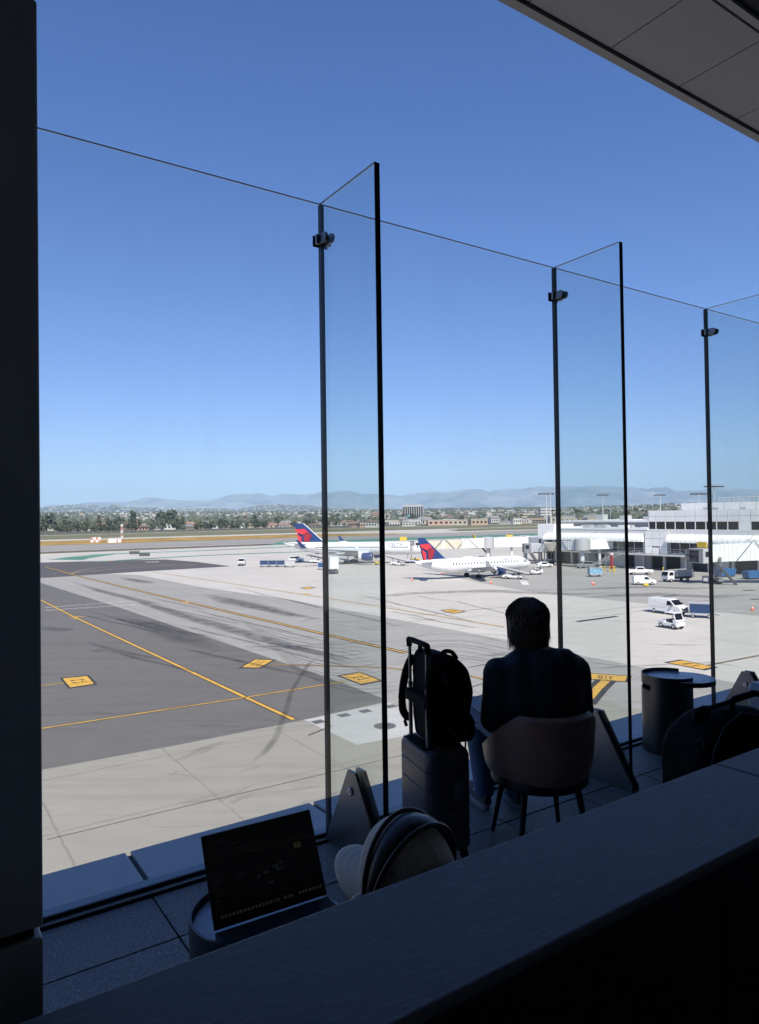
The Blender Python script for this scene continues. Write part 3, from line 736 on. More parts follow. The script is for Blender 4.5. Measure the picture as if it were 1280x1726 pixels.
def head_balls(c, s=1.0):
    x, y, z = c
    return [((x, y - 0.008 * s, z + 0.025 * s), (0.077 * s, 0.098 * s, 0.092 * s)), ((x, y + 0.028 * s, z - 0.055 * s), (0.058 * s, 0.066 * s, 0.066 * s)), ((x, y + 0.062 * s, z - 0.092 * s), (0.026 * s, 0.022 * s, 0.02 * s)),
            ((x, y + 0.098 * s, z - 0.018 * s), (0.014 * s, 0.018 * s, 0.022 * s)), ((x, y + 0.088 * s, z + 0.005 * s), (0.01 * s, 0.014 * s, 0.03 * s)), ((x, y + 0.083 * s, z - 0.058 * s), (0.026 * s, 0.012 * s, 0.009 * s)),
            ((x - 0.081 * s, y - 0.006 * s, z - 0.015 * s), (0.012 * s, 0.022 * s, 0.033 * s)), ((x + 0.081 * s, y - 0.006 * s, z - 0.015 * s), (0.012 * s, 0.022 * s, 0.033 * s))]
def hand(wrist, dirv, up, side, s=1.0):
    """palm and five bent fingers: returns capsules; side=+1 thumb towards +cross"""
    d = Vector(dirv).normalized(); u = Vector(up).normalized(); l = d.cross(u).normalized() * side; u = l.cross(d).normalized() * side
    if u.dot(Vector(up)) < 0: u = -u
    w_ = Vector(wrist); out = []
    for i in range(4):
        off = l * ((i - 1.5) * 0.020 * s)
        k = w_ + d * 0.085 * s + off
        out.append((w_ + d * 0.02 * s + off * 0.7, 0.013 * s, k, 0.011 * s))
        L = (0.036, 0.042, 0.039, 0.030)[i] * s
        a = k + (d * 0.9 - u * 0.35).normalized() * L; b = a + (d * 0.5 - u * 0.85).normalized() * L * 0.75; e = b + (d * 0.1 - u * 1.0).normalized() * L * 0.55
        out += [(k, 0.0095 * s, a, 0.0085 * s), (a, 0.0085 * s, b, 0.008 * s), (b, 0.008 * s, e, 0.007 * s)]
    th0 = w_ + d * 0.03 * s - l * 0.03 * s; th1 = th0 + (d * 0.6 - l * 0.7 - u * 0.2).normalized() * 0.042 * s; th2 = th1 + (d * 0.9 - u * 0.4 - l * 0.1).normalized() * 0.034 * s
    out += [(th0, 0.013 * s, th1, 0.011 * s), (th1, 0.011 * s, th2, 0.009 * s)]
    return out

# ------------------------------------------------------------------ tub chair with the seated person
CH = (2.733, 2.59); CROT = R(-23)
chair = tempty("tub_chair", CH[0], CH[1], 0, CROT, "brown leather tub chair on dark legs with the seated person in it", "chair")
def shell_ring(z, r, off):
    return None
m = MB(); outer = []; inner = []
NA_ = 40
def shell_pts(v, thick):
    # v 0 bottom .. 1 top ; opening at the front (+y)
    row = []
    for i in range(NA_ + 1):
        a = R(-90) + R(-128) + R(256) * i / NA_     # centred on the back
        k = abs(i / NA_ - 0.5) * 2                    # 0 back .. 1 arm ends
        top = 0.70 - 0.27 * max(0.0, (k - 0.36) / 0.64) ** 1.0
        z = 0.335 + (top - 0.335) * v
        r = 0.278 + 0.02 * v - 0.05 * (1 - v) ** 5 - thick
        row.append((r * 0.95 * math.cos(a), r * math.sin(a) * 1.0 + (0.02 if k > 0.8 else 0), z))
    return row
rows_o = [shell_pts(i / 8, 0.0) for i in range(9)]; rows_i = [shell_pts(1 - i / 8, 0.045) for i in range(9)]
top_mid = [((a[0] + b[0]) / 2, (a[1] + b[1]) / 2, a[2] + 0.018) for a, b in zip(rows_o[-1], rows_i[0])]
rows = rows_o + [top_mid] + rows_i
n = NA_ + 1; base = 0
vs_ = [p for r_ in rows for p in r_]; fs = []
for i in range(len(rows) - 1):
    for j in range(NA_): fs.append((i * n + j, i * n + j + 1, (i + 1) * n + j + 1, (i + 1) * n + j))
L = len(rows)
for j in range(NA_): fs.append(((L - 1) * n + j, (L - 1) * n + j + 1, j + 1, j))
fs.append(tuple(i * n for i in range(L))); fs.append(tuple(i * n + NA_ for i in range(L - 1, -1, -1)))
m.add(vs_, fs); m.build("shell", M_leather, chair, smooth=50, fixn=True)
m = MB(); m.lathe([(0.001, 0.325), (0.235, 0.325), (0.25, 0.34), (0.25, 0.39), (0.235, 0.41), (0.001, 0.415)], 36)
m.build("seat_base", M_black, chair, smooth=40)
m = MB(); m.lathe([(0.001, 0.405), (0.2, 0.405), (0.212, 0.42), (0.212, 0.44), (0.195, 0.455), (0.001, 0.46)], 32); m.build("seat_cushion", M_leather, chair, loc=(0, 0.02, 0), smooth=40)
for sx in (-1, 1):
    for sy in (-1, 1):
        m = MB(); m.tube([(sx * 0.14, sy * 0.14, 0.33), (sx * 0.19, sy * 0.19, 0.0)], [0.018, 0.011], 12); m.build("leg", M_black, chair, smooth=40)

# person, sitting, seen from behind (chair frame: x right, y forward)
PO = TD(CH[0], CH[1], FLOOR)
HC = V(-0.042, 0.035, 1.137)
shL, shR = V(-0.21, -0.02, 0.885), V(0.19, -0.03, 0.885)
elL, elR = V(-0.245, 0.0, 0.66), V(0.26, 0.05, 0.66)
wrL, wrR = V(-0.13, 0.27, 0.655), V(0.10, 0.28, 0.665)
hpL, hpR = V(-0.095, 0.04, 0.535), V(0.095, 0.04, 0.535)
knL, knR = V(-0.175, 0.50, 0.565), V(0.15, 0.50, 0.53)
anL, anR = V(-0.125, 0.50, 0.10), V(0.05, 0.46, 0.10)
spine = [(V(0, 0.0, 0.54), 0.14, V(0, -0.03, 0.72), 0.13), (V(0, -0.03, 0.72), 0.13, V(0, -0.05, 0.90), 0.13)]
caps = spine + [(V(-.1, -.04, .90), .085, V(.1, -.04, .90), .085), (V(-0.02, -0.02, 0.95), 0.06, V(-0.05, 0.01, 1.06), 0.055),
        (shL, .055, elL, .042), (elL, .042, wrL, .029), (shR, .055, elR, .042), (elR, .042, wrR, .029),
        (hpL, .085, knL, .058), (knL, .055, anL, .038), (hpR, .085, knR, .058), (knR, .055, anR, .038),
        (anL, .036, anL + V(-0.02, .13, -.06), .03), (anR, .036, anR + V(.02, .13, -.06), .03)]
caps += hand(wrL, V(0.5, .8, 0.1), V(0, 0, 1), 1) + hand(wrR, V(-0.5, .8, 0.1), V(0, 0, 1), -1)
person = flesh("person", caps, head_balls(HC, 1.05), M_skin, None, 0.0085, 3)
person.location = PO; person.rotation_euler.z = RZ + CROT
tag(person, "person seen from behind in a dark zip jacket and jeans, sitting in the tub chair", "person")
# face details
m = MB()
for sx in (-1, 1):
    m = MB(); m.ball((HC.x + sx * 0.031, HC.y + 0.083, HC.z + 0.008), 0.0115, 10, 8); m.build("eye", mat("eye", (0.4, 0.4, 0.4), 0.2), person, smooth=60)
# jacket
jc = [(V(0, 0.01, 0.50), 0.165, V(0, -0.03, 0.70), 0.165), (V(0, -0.03, 0.70), 0.165, V(0, -0.055, 0.88), 0.15),
      (V(-.10, -.045, .74), .125, V(-.115, -.05, .905), .105), (V(.10, -.045, .74), .125, V(.115, -.05, .905), .105),
      (V(-.13, -.03, .905), .082, V(.13, -.03, .905), .082), (V(-.03, -.03, .965), .075, shL + V(.04, 0, .02), .075), (V(-.03, -.03, .965), .075, shR + V(-.04, 0, .02), .075), (V(-.04, -.03, .99), .068, V(-.03, -.03, .95), .075),
      (shL, .088, elL, .074), (elL, .074, wrL + (elL - wrL) * .1, .045), (shR, .088, elR, .072), (elR, .074, wrR + (elR - wrR) * .1, .045)]
jacket = flesh("jacket", jc, [], M_jacket, person, 0.013, 6)
tex = bpy.data.textures.new("folds", 'CLOUDS'); tex.noise_scale = 0.11; tex.noise_depth = 2
dm = jacket.modifiers.new("folds", 'DISPLACE'); dm.texture = tex; dm.strength = 0.022; dm.mid_level = 0.5
m = MB(); prof = []
rings = []
for (zz, rr) in ((0.985, 0.078), (1.02, 0.074), (1.055, 0.073), (1.06, 0.068), (1.02, 0.066), (0.985, 0.068)):
    rings.append([(-0.045 + rr * math.cos(2 * math.pi * k / 28), -0.012 + rr * 1.02 * math.sin(2 * math.pi * k / 28) + (zz - 0.985) * 0.15, zz - (0.02 if math.sin(2 * math.pi * k / 28) > 0.5 else 0)) for k in range(28)])
m.loft(rings, cap=False); m.build("collar", M_jacket, jacket, smooth=60)
# three-bar mark below the collar
for i in range(3):
    h = (0.010, 0.018, 0.027)[i]; x = -0.035 + i * 0.0115
    m = MB(); m.add([(x, -0.152, 0.925), (x + 0.008, -0.152, 0.925), (x + 0.008 - h * .45, -0.143, 0.925 + h), (x - h * .45, -0.143, 0.925 + h)], [(0, 1, 2, 3)])
    m.build("logo_bar", mat("grey_print", (0.8, 0.8, 0.8), 0.5), jacket)
jl = [(hpL, .105, knL, .078), (knL, .076, anL, .062), (hpR, .105, knR, .078), (knR, .076, anR, .062), (V(-.06, 0, .53), .13, V(.06, 0, .53), .13)]
flesh("jeans", jl, [], M_jeans, person, 0.013, 5)
for a, s in ((anL, -0.02), (anR, 0.02)):
    m = MB(); rings = []
    for i in range(9):
        u = i / 8; yy = -0.06 + 0.27 * u; wv = 0.04 * (1 - 0.25 * abs(u - 0.6) * 2) * (0.75 if i in (0, 8) else 1); h = (0.085 - 0.05 * max(0, u - .35)) * (0.8 if i in (0, 8) else 1)
        rings.append([(a.x + s * u + wv * math.cos(q), a.y + yy, 0.028 + max(0.0, math.sin(q)) * h) for q in [2 * math.pi * k / 14 for k in range(14)]])
    m.loft(rings); shoe = m.build("shoe", M_shoe, person, smooth=60)
    m = MB(); pol = [(a.x + s * .5 + 0.046 * math.cos(q), a.y + 0.075 + 0.145 * math.sin(q)) for q in [2 * math.pi * k / 18 for k in range(18)]]
    m.prism(pol, 0.002, 0.03); m.build("sole", M_sole, shoe)
# hair: cap of hair with strands
hb = [((HC.x, HC.y - 0.014, HC.z + 0.034), (0.100, 0.114, 0.100)), ((HC.x, HC.y - 0.045, HC.z - 0.03), (0.098, 0.082, 0.090)), ((HC.x - .052, HC.y - 0.02, HC.z - 0.03), (0.052, 0.06, 0.082)), ((HC.x + .052, HC.y - 0.02, HC.z - 0.03), (0.052, 0.06, 0.082))]
hair = flesh("hair", [], hb, M_hair, person, 0.011, 4)
m = MB(); rnd = random.Random(3)
for k in range(760):
    a = rnd.uniform(R(150), R(390)); 
    rr = rnd.uniform(0.3, 1.0)
    top = V(HC.x + 0.10 * rr * math.cos(a), HC.y - 0.014 + 0.112 * rr * math.sin(a), HC.z + 0.034 + 0.098 * math.sqrt(max(0, 1 - rr * rr)) + 0.002)
    lowz = HC.z - rnd.uniform(0.05, 0.15); fly = rnd.uniform(0.0, 0.02) ** 1 if rnd.random() < .3 else 0.0
    mid = V(HC.x + 0.106 * math.cos(a), HC.y - 0.02 + 0.118 * math.sin(a), (top.z + lowz) / 2 + 0.01)
    low = V(fly * math.cos(a) + HC.x + rnd.uniform(.74, .97) * 0.104 * math.cos(a + rnd.uniform(-.12, .12)), HC.y - 0.03 + rnd.uniform(.8, 1.0) * 0.095 * math.sin(a), lowz)
    m.tube([top, (top + mid) / 2 + V(0.010 * math.cos(a), 0.010 * math.sin(a), 0.012), mid, low], [0.002, 0.0035, 0.0032, 0.0006], 4)
st_ = m.build("strands", M_hair, hair, smooth=60); st_["kind"] = "stuff"
# sheet of paper in the lap
m = MB(); m.box((0, 0, 0), (0.15, 0.21, 0.004)); pp = m.build("paper", mat("white_paper", (0.6, 0.6, 0.6), 0.8))
pp.location = PO + Euler((0, 0, RZ + CROT)).to_matrix() @ V(-0.16, 0.34, 0.635); pp.rotation_euler = (R(12), R(-8), RZ + CROT + R(10))
tag(pp, "small white sheet of paper on the seated person's lap", "paper")

# ------------------------------------------------------------------ suitcase and backpack
SC = V(0.262, 3.62, FLOOR); SR = R(21)
M_case = mat("dark_plum_polycarbonate", (0.085, 0.068, 0.076), 0.38, var=0.08, scale=3)
M_alu = mat("aluminium_tube", (0.22, 0.22, 0.25), 0.3, 0.9, var=0.08)
case = empty("suitcase", SC, SR, "dark ribbed hard shell carry on suitcase with its handle pulled up", "suitcase")
def rrect(hx, hy, r, n=6):
    out = []
    for cx, cy, a0 in ((hx - r, hy - r, 0), (-hx + r, hy - r, 90), (-hx + r, -hy + r, 180), (hx - r, -hy + r, 270)):
        for i in range(n + 1):
            a = R(a0 + 90 * i / n); out.append((cx + r * math.cos(a), cy + r * math.sin(a)))
    return out
def case_ring(z, s=0.0, r=0.05):
    return [(p[0], p[1], z) for p in rrect(0.12 + s, 0.188 + s, r)]
m = MB(); rings = [case_ring(0.05, -0.03), case_ring(0.06, -0.01), case_ring(0.075, 0)]
for zz in (0.17, 0.265, 0.36, 0.455):
    rings += [case_ring(zz - 0.006, 0.0), case_ring(zz - 0.002, -0.0055), case_ring(zz + 0.002, -0.0055), case_ring(zz + 0.006, 0.0)]
rings += [case_ring(0.515, 0.0), case_ring(0.535, -0.006), case_ring(0.548, -0.02), case_ring(0.55, -0.035)]
m.loft(rings); body = m.build("shell", M_case, case, smooth=30)
m = MB()
ov = 0.052
m.b2((-0.118, -0.125, 0.5505), (-0.045, 0.125, 0.556)); m.build("handle_well", M_fabric_blk, case, bevel=0.003)
for sy in (-1, 1):
    m = MB(); m.tube([(-0.082, sy * 0.105, 0.52), (-0.082, sy * 0.105, 0.83)], 0.0105, 12); m.tube([(-0.082, sy * 0.105, 0.83), (-0.082, sy * 0.105, 1.04)], 0.0085, 12)
    m.lathe([(0.0125, 0.822), (0.0125, 0.838)], 12, cap=True, M=Matrix.Translation((-0.082, sy * 0.105, 0)))
    m.build("handle_post", M_alu, case, smooth=40)
m = MB(); pts = spath([(-0.082, -0.108, 1.02), (-0.082, -0.113, 1.045), (-0.082, -0.10, 1.058), (-0.082, 0.10, 1.058), (-0.082, 0.113, 1.045), (-0.082, 0.108, 1.02)], 4)
m.tube(pts, 0.0145, 12); m.build("handle_grip", M_fabric_blk, case, smooth=50)
for sx in (-1, 1):
    for sy in (-1, 1):
        Mx = Matrix.Translation((sx * 0.085, sy * 0.15, 0.026)) @ Euler((0, R(90), 0)).to_matrix().to_4x4()
        m = MB(); m.lathe([(0.001, -0.014), (0.02, -0.014), (0.026, -0.008), (0.026, 0.008), (0.02, 0.014), (0.001, 0.014)], 16, M=Mx)
        m.box((sx * 0.085, sy * 0.15, 0.05), (0.02, 0.03, 0.03)); m.build("wheel", M_black, case, smooth=40)
# luggage tag
m = MB(); m.box((0, 0, 0), (0.05, 0.004, 0.085)); lt = m.build("luggage_tag", mat("clear_grey_tag", (0.11, 0.12, 0.14), 0.3), case, loc=(0.035, -0.196, 0.36), bevel=0.002)
m = MB(); m.tube([(0, 0, 0.042), (0.004, -0.006, 0.08), (0, 0.0, 0.13)], 0.0035, 8); m.build("tag_loop", M_webbing, lt)
# backpack
bp = empty("backpack", SC + V(0, 0, 0.556), SR, "black nylon travel backpack sitting on the suitcase against its handle", "backpack")
def pring(z, x0, x1, hy, r, yo=0.0):
    cx, hx = (x0 + x1) / 2, (x1 - x0) / 2
    return [(cx + p[0], yo + p[1], z) for p in rrect(hx, hy, r, 5)]
m = MB()
m.loft([pring(0.0, -0.055, 0.15, 0.12, 0.05), pring(0.02, -0.065, 0.16, 0.138, 0.055), pring(0.1, -0.07, 0.165, 0.145, 0.06), pring(0.14, -0.07, 0.155, 0.145, 0.06), pring(0.2, -0.07, 0.172, 0.148, 0.06), pring(0.29, -0.07, 0.175, 0.147, 0.06), pring(0.37, -0.07, 0.155, 0.142, 0.055), pring(0.42, -0.066, 0.105, 0.135, 0.05), pring(0.445, -0.058, 0.05, 0.12, 0.045), pring(0.455, -0.04, 0.01, 0.10, 0.02)])
pb = m.build("main_body", M_fabric_blk, bp, smooth=60)
dm = pb.modifiers.new("sub", 'SUBSURF'); dm.levels = 2; dm.render_levels = 2
dm = pb.modifiers.new("folds", 'DISPLACE'); dm.texture = tex; dm.strength = 0.02
m = MB(); m.loft([pring(0.0, 0.09, 0.185, 0.095, 0.035), pring(0.03, 0.09, 0.195, 0.108, 0.04), pring(0.09, 0.09, 0.195, 0.108, 0.04), pring(0.125, 0.09, 0.18, 0.1, 0.035), pring(0.135, 0.09, 0.16, 0.09, 0.03)]); m.build("front_pocket", M_fabric_blk, bp, smooth=50)
m = MB(); m.tube([(0.197, -0.09, 0.085), (0.197, 0.09, 0.085)], 0.003, 6); m.tube([(0.05, -0.152, 0.05), (0.10, -0.156, 0.2), (0.06, -0.150, 0.34)], 0.003, 6); m.build("zip", M_webbing, bp)
m = MB(); m.tube(spath([(-0.05, -0.06, 0.44), (-0.05, -0.05, 0.475), (-0.05, 0.0, 0.485), (-0.05, 0.04, 0.475), (-0.05, 0.05, 0.44)], 5), 0.012, 10); m.build("grab_handle", M_fabric_blk, bp, smooth=50)
m = MB(); m.tube(spath([(0.0, -0.10, 0.44), (0.015, -0.105, 0.465), (0.055, -0.105, 0.46), (0.085, -0.10, 0.425)], 5), 0.011, 10); m.build("side_handle", M_fabric_blk, bp, smooth=50)
m = MB(); m.box((-0.0905, 0, 0.22), (0.035, 0.26, 0.06)); m.build("trolley_sleeve", M_fabric_blk, bp, bevel=0.012, seg=3)
m = MB(); m.tube(spath([(-0.06, 0.12, 0.41), (-0.085, 0.15, 0.33), (-0.10, 0.168, 0.22), (-0.10, 0.172, 0.13), (-0.085, 0.16, 0.09), (-0.07, 0.145, 0.085)], 5), 0.021, 10); m.tube([(-0.09, 0.16, 0.09), (-0.09, 0.165, 0.06), (-0.085, 0.155, 0.035)], 0.009, 6); m.build("shoulder_strap", M_fabric_blk, bp, smooth=60)
m = MB(); m.tube(spath([(-0.07, -0.11, 0.38), (-0.085, -0.135, 0.28), (-0.085, -0.14, 0.14), (-0.07, -0.13, 0.03)], 5), 0.019, 10); m.build("shoulder_strap", M_fabric_blk, bp, smooth=60)
def webstrap(pts, wd=0.02):
    mm = MB(); vs2 = []
    for p in pts: vs2 += [V(*p) + V(-wd / 2, 0, 0.004), V(*p) + V(wd / 2, 0, -0.004), V(*p) + V(wd / 2, 0.003, -0.004), V(*p) + V(-wd / 2, 0.003, 0.004)]
    mm.loft([vs2[4 * i:4 * i + 4] for i in range(len(pts))]); return mm.build("webbing_strap", M_webbing, bp)
webstrap([(-0.01, -0.162, 0.12), (0.03, -0.166, 0.07), (0.06, -0.17, 0.02), (0.075, -0.2, -0.03)])
webstrap([(-0.05, -0.16, 0.02), (-0.04, -0.195, -0.03), (-0.02, -0.197, -0.07), (0.03, -0.2, -0.12), (0.07, -0.198, -0.14)], 0.018)
webstrap([(0.10, -0.165, 0.09), (0.09, -0.175, 0.02), (0.075, -0.197, -0.06), (0.085, -0.197, -0.13)], 0.008)
webstrap([(-0.02, -0.152, 0.38), (0.005, -0.155, 0.31)], 0.022)

# ------------------------------------------------------------------ drum side tables
M_drum = mat("dark_gunmetal", (0.085, 0.083, 0.085), 0.32, 0.85, var=0.1, scale=5)
M_top = mat("satin_grey_tabletop", (0.33, 0.36, 0.42), 0.28, 0.1, var=0.06, scale=10)
def drum_table(t, D, rot, label, H=0.545, a0=70, a1=325):
    e = tempty("side_table", t, D, 0, rot, label, "side table", "drum side tables")
    # shell: C-shaped wall with a grip slot
    Rr = 0.19; n = 56; rowz = [0.0, H - 0.115, H - 0.07, H]
    def seg(z0, z1, s0, s1, nm):
        m = MB(); k = 30; ro = []
        angs = [R(s0 + (s1 - s0) * i / k) for i in range(k + 1)]
        A_ = [(Rr * math.cos(a), Rr * math.sin(a)) for a in angs]; B_ = [((Rr - .008) * math.cos(a), (Rr - .008) * math.sin(a)) for a in angs]
        poly = A_ + B_[::-1]
        N = len(poly); vs2 = [(p[0], p[1], z0) for p in poly] + [(p[0], p[1], z1) for p in poly]; f = []
        for i in range(k): f += [(i, i + 1, N + i + 1, N + i), (N - 1 - i, N + N - 1 - i, N + N - 2 - i, N - 2 - i), (N + i, N + i + 1, N + N - 2 - i, N + N - 1 - i), (i, N - 1 - i, N - 2 - i, i + 1)]
        f += [(0, N, 2 * N - 1, N - 1), (k, k + 1, N + k + 1, N + k)]
        m.add(vs2, f); return m.build(nm, M_drum, e, smooth=40, fixn=True)
    seg(0.0, H - 0.105, a0, a1, "drum_wall"); seg(H - 0.068, H, a0, a1, "drum_rim")
    seg(H - 0.105, H - 0.068, a0 + 160, a1, "drum_band"); seg(H - 0.105, H - 0.068, a0, a0 + 96, "drum_band")
    m = MB(); poly = [(0.178 * math.cos(R(a)), 0.178 * math.sin(R(a))) for a in range(90, 271, 10)] + [(0.125 + 0.178 * math.cos(R(a)), 0.178 * math.sin(R(a))) for a in range(-90, 91, 10)]
    m.prism(poly, H - 0.055, H - 0.022); tp = m.build("table_top", M_top, e, bevel=0.002)
    m = MB(); poly = [(p[0] * 1.004 + 0.0005, p[1] * 1.004) for p in poly]; m.prism(poly, H - 0.056, H - 0.026); m.build("top_edge", M_black, tp)
    m = MB(); m.prism([(0.175 * math.cos(R(a)), 0.175 * math.sin(R(a))) for a in range(0, 360, 10)], 0.0, 0.02); m.build("base_plate", M_black, e)
    return e
drum_table(4.565, 3.05, R(-57), "dark metal drum side table with an overhanging top by the glass")
drum_table(0.86, 1.96, R(-62), "dark drum side table with the open laptop standing on it", H=0.545)

# laptop
(ta, Da), (tb, Db) = FL(361, 1556, 0.56), FL(551, 1495, 0.56)
ang = math.atan2(Db - Da, tb - Da * 0 - ta); W = 0.357
lap = tempty("laptop", (ta + tb) / 2, (Da + Db) / 2, 0.524, ang, "open dark laptop with a dim dark screen on the drum side table", "laptop")
M_lap = mat("space_grey_aluminium", (0.012, 0.012, 0.014), 0.7, 0.0, var=0.05)
m = MB(); m.b2((-W / 2, -0.252, 0.0), (W / 2, -0.006, 0.012)); lb = m.build("base", M_lap, lap, bevel=0.004, seg=3)
m = MB(); m.b2((-0.14, -0.125, 0.0122), (0.14, -0.02, 0.0135)); kb = m.build("keyboard", M_gasket, lb)
km = MB(); km.box((0, 0, 0), (0.0165, 0.0165, 0.0022)); kme = km.mesh("key", mat("black_key", (0.01, 0.01, 0.011), 0.6))
for r_ in range(6):
    for c_ in range(14): obj("key", kme, kb, (-0.13 + c_ * 0.02, -0.028 - r_ * 0.0178, 0.0146))
m = MB(); m.b2((-0.075, -0.235, 0.0121), (0.075, -0.14, 0.0127)); m.build("trackpad", mat("trackpad_grey", (0.015, 0.015, 0.017), 0.45), lb)
LT = R(28)
RX = Euler((-LT, 0, 0)).to_matrix().to_4x4(); ML = Matrix.Translation((0, 0, 0.013)) @ RX
m = MB(); m.b2((-W / 2, -0.003, 0), (W / 2, 0.003, 0.25), M=ML); ld = m.build("lid", M_lap, lap, bevel=0.003, seg=3)
m = MB(); m.b2((-W / 2 + 0.004, -0.0042, 0.008), (W / 2 - 0.004, -0.0031, 0.247), M=ML); m.build("bezel", mat("screen_black", (0.004, 0.004, 0.005), 0.25), ld)
def emis(name, c, s):
    m_, t_, p_ = newmat(name); p_.inputs["Base Color"].default_value = (0.01, 0.01, 0.012, 1); p_.inputs["Emission Color"].default_value = (*c, 1); p_.inputs["Emission Strength"].default_value = s; p_.inputs["Roughness"].default_value = 0.3
    return m_
E1 = emis("screen_glow", (0.3, 0.38, 0.55), 0.007); E2 = emis("screen_text", (0.6, 0.65, 0.7), 0.0035); E3 = emis("screen_icons", (0.7, 0.7, 0.75), 0.008); E4 = emis("screen_note", (0.55, 0.5, 0.3), 0.012)
m = MB(); m.b2((-W / 2 + 0.008, -0.0046, 0.014), (W / 2 - 0.008, -0.0043, 0.24), M=ML); sc = m.build("screen", mat("screen_dark", (0.004, 0.005, 0.007), 0.25), ld)
rnd = random.Random(11)
tx = MB()
for i in range(34):
    z = 0.05 + i * 0.0053; x = -W / 2 + 0.014; 
    for q in range(rnd.randint(1, 4)):
        L_ = rnd.uniform(0.008, 0.05)
        if x + L_ < W / 2 - 0.02 and rnd.random() < 0.7: tx.b2((x, -0.0050, z), (x + L_, -0.0047, z + 0.0012), M=ML)
        x += L_ + rnd.uniform(0.004, 0.05)
tx.build("screen_text", E2, sc)["kind"] = "stuff"
for i in range(26):
    x = -0.155 + i * 0.0115 + (0.01 if i > 15 else 0) + (0.014 if i > 18 else 0)
    m = MB(); m.b2((x, -0.0052, 0.024), (x + 0.0075, -0.0047, 0.0315), M=ML); m.build("dock_icon", E3, sc)
m = MB(); m.b2((0.10, -0.0052, 0.150), (0.125, -0.0047, 0.166), M=ML); m.build("screen_note", E4, sc)
m = MB(); m.b2((-0.06, -0.0052, 0.176), (0.165, -0.0047, 0.1775), M=ML); m.build("screen_rule", E2, sc)
for x, z, a in ((-0.01, .105, .018), (0.02, .115, .02), (0.045, .12, .012), (.03, .105, .026), (0.0, .075, .02), (-.03, .1, .012)):
    m = MB(); m.b2((x, -0.0052, z), (x + a, -0.0047, z + 0.007), M=ML); m.build("screen_tile", E1, sc)

# ------------------------------------------------------------------ person in the cap at the laptop
HX = G(690, 1462, FLOOR + 0.945)            # head centre on the plane of the head
HX = atY(679, 1488, 1.50); HZ = HX.z - FLOOR
FAZ = R(40)                                  # turned towards the laptop
p2o = V(HX.x, HX.y, FLOOR)
Mrot = Euler((0, 0, FAZ)).to_matrix()
def hp(x, y, z): return V(x, y, z)
Hc = V(0, 0, HZ)
torso_top = V(0.0, -0.05, HZ - 0.19)
pel = V(0.03, -0.02, 0.45)
caps2 = [(pel, 0.14, V(0.02, -0.06, HZ - 0.33), 0.135), (V(0.02, -0.06, HZ - 0.33), .135, torso_top + V(0, 0, -.05), .12), (torso_top + V(-.12, 0, -.05), .075, torso_top + V(.12, 0, -.05), .075), (torso_top, .058, Hc + V(0, -0.02, -0.07), .055)]
s2L, s2R = torso_top + V(-.19, .01, -.05), torso_top + V(.19, .01, -.05)
e2L, e2R = V(-.26, .16, .50), V(.25, .14, .50)
w2L, w2R = V(-.10, .36, .56), V(.10, .36, .56)
caps2 += [(s2L, .055, e2L, .042), (e2L, .042, w2L, .03), (s2R, .055, e2R, .042), (e2R, .042, w2R, .03),
          (pel + V(-.09, .02, -.01), .085, V(-.2, .40, .46), .06), (V(-.2, .40, .46), .055, V(-.22, .34, .1), .04), (pel + V(.09, .02, -.01), .085, V(.2, .38, .46), .06), (V(.2, .38, .46), .055, V(.22, .32, .1), .04),
          (V(-.22, .34, .08), .036, V(-.22, .46, .04), .03), (V(.22, .32, .08), .036, V(.22, .44, .04), .03)]
caps2 += hand(w2L, V(.2, .9, -.1), V(0, 0, 1), 1) + hand(w2R, V(-.2, .9, -.1), V(0, 0, 1), -1)
TILT = R(6)                                # head bowed forward
MH = Matrix.Translation(Hc) @ Euler((TILT, 0, 0)).to_matrix().to_4x4()
hb2 = [(tuple(MH @ V(*c_)), r_) for c_, r_ in head_balls((0, 0, 0), 1.0)]
man = flesh("person", caps2, hb2, M_skin, None, 0.0085, 3); man.location = p2o; man.rotation_euler.z = FAZ
tag(man, "person in a pale cap bent towards the laptop behind the stone ledge", "person")
sh = [(pel, .165, V(0.02, -.06, HZ - .33), .158), (V(0.02, -.06, HZ - .33), .158, torso_top + V(0, 0, -.06), .135), (torso_top + V(-.13, 0, -.05), .09, torso_top + V(.13, 0, -.05), .09), (s2L, .08, e2L, .06), (e2L, .058, w2L + (e2L - w2L) * .12, .042), (s2R, .08, e2R, .06), (e2R, .058, w2R + (e2R - w2R) * .12, .042)]
flesh("shirt", sh, [], mat("charcoal_shirt", (0.03, 0.03, 0.035), 0.8), man, 0.014, 6)
tr2 = [(pel + V(-.09, .02, -.01), .108, V(-.2, .40, .46), .078), (V(-.2, .40, .46), .074, V(-.22, .34, .12), .058), (pel + V(.09, .02, -.01), .108, V(.2, .38, .46), .078), (V(.2, .38, .46), .074, V(.22, .32, .12), .058), (pel + V(-.05, 0, -.02), .13, pel + V(.05, 0, -.02), .13)]
flesh("trousers", tr2, [], mat("dark_trousers", (0.02, 0.02, 0.025), 0.85), man, 0.014, 6)
for x, y in ((-.22, .34), (.22, .32)):
    m = MB(); m.loft([[(x + 0.043 * math.cos(q) * k2, y + yy, 0.005 + max(0.0, math.sin(q)) * hh) for q in [2 * math.pi * k / 12 for k in range(12)]] for yy, k2, hh in ((-.06, .7, .07), (0, 1, .1), (.08, 1.05, .08), (.17, 1, .05), (.21, .6, .03))]); m.build("shoe", M_shoe, man, smooth=50)
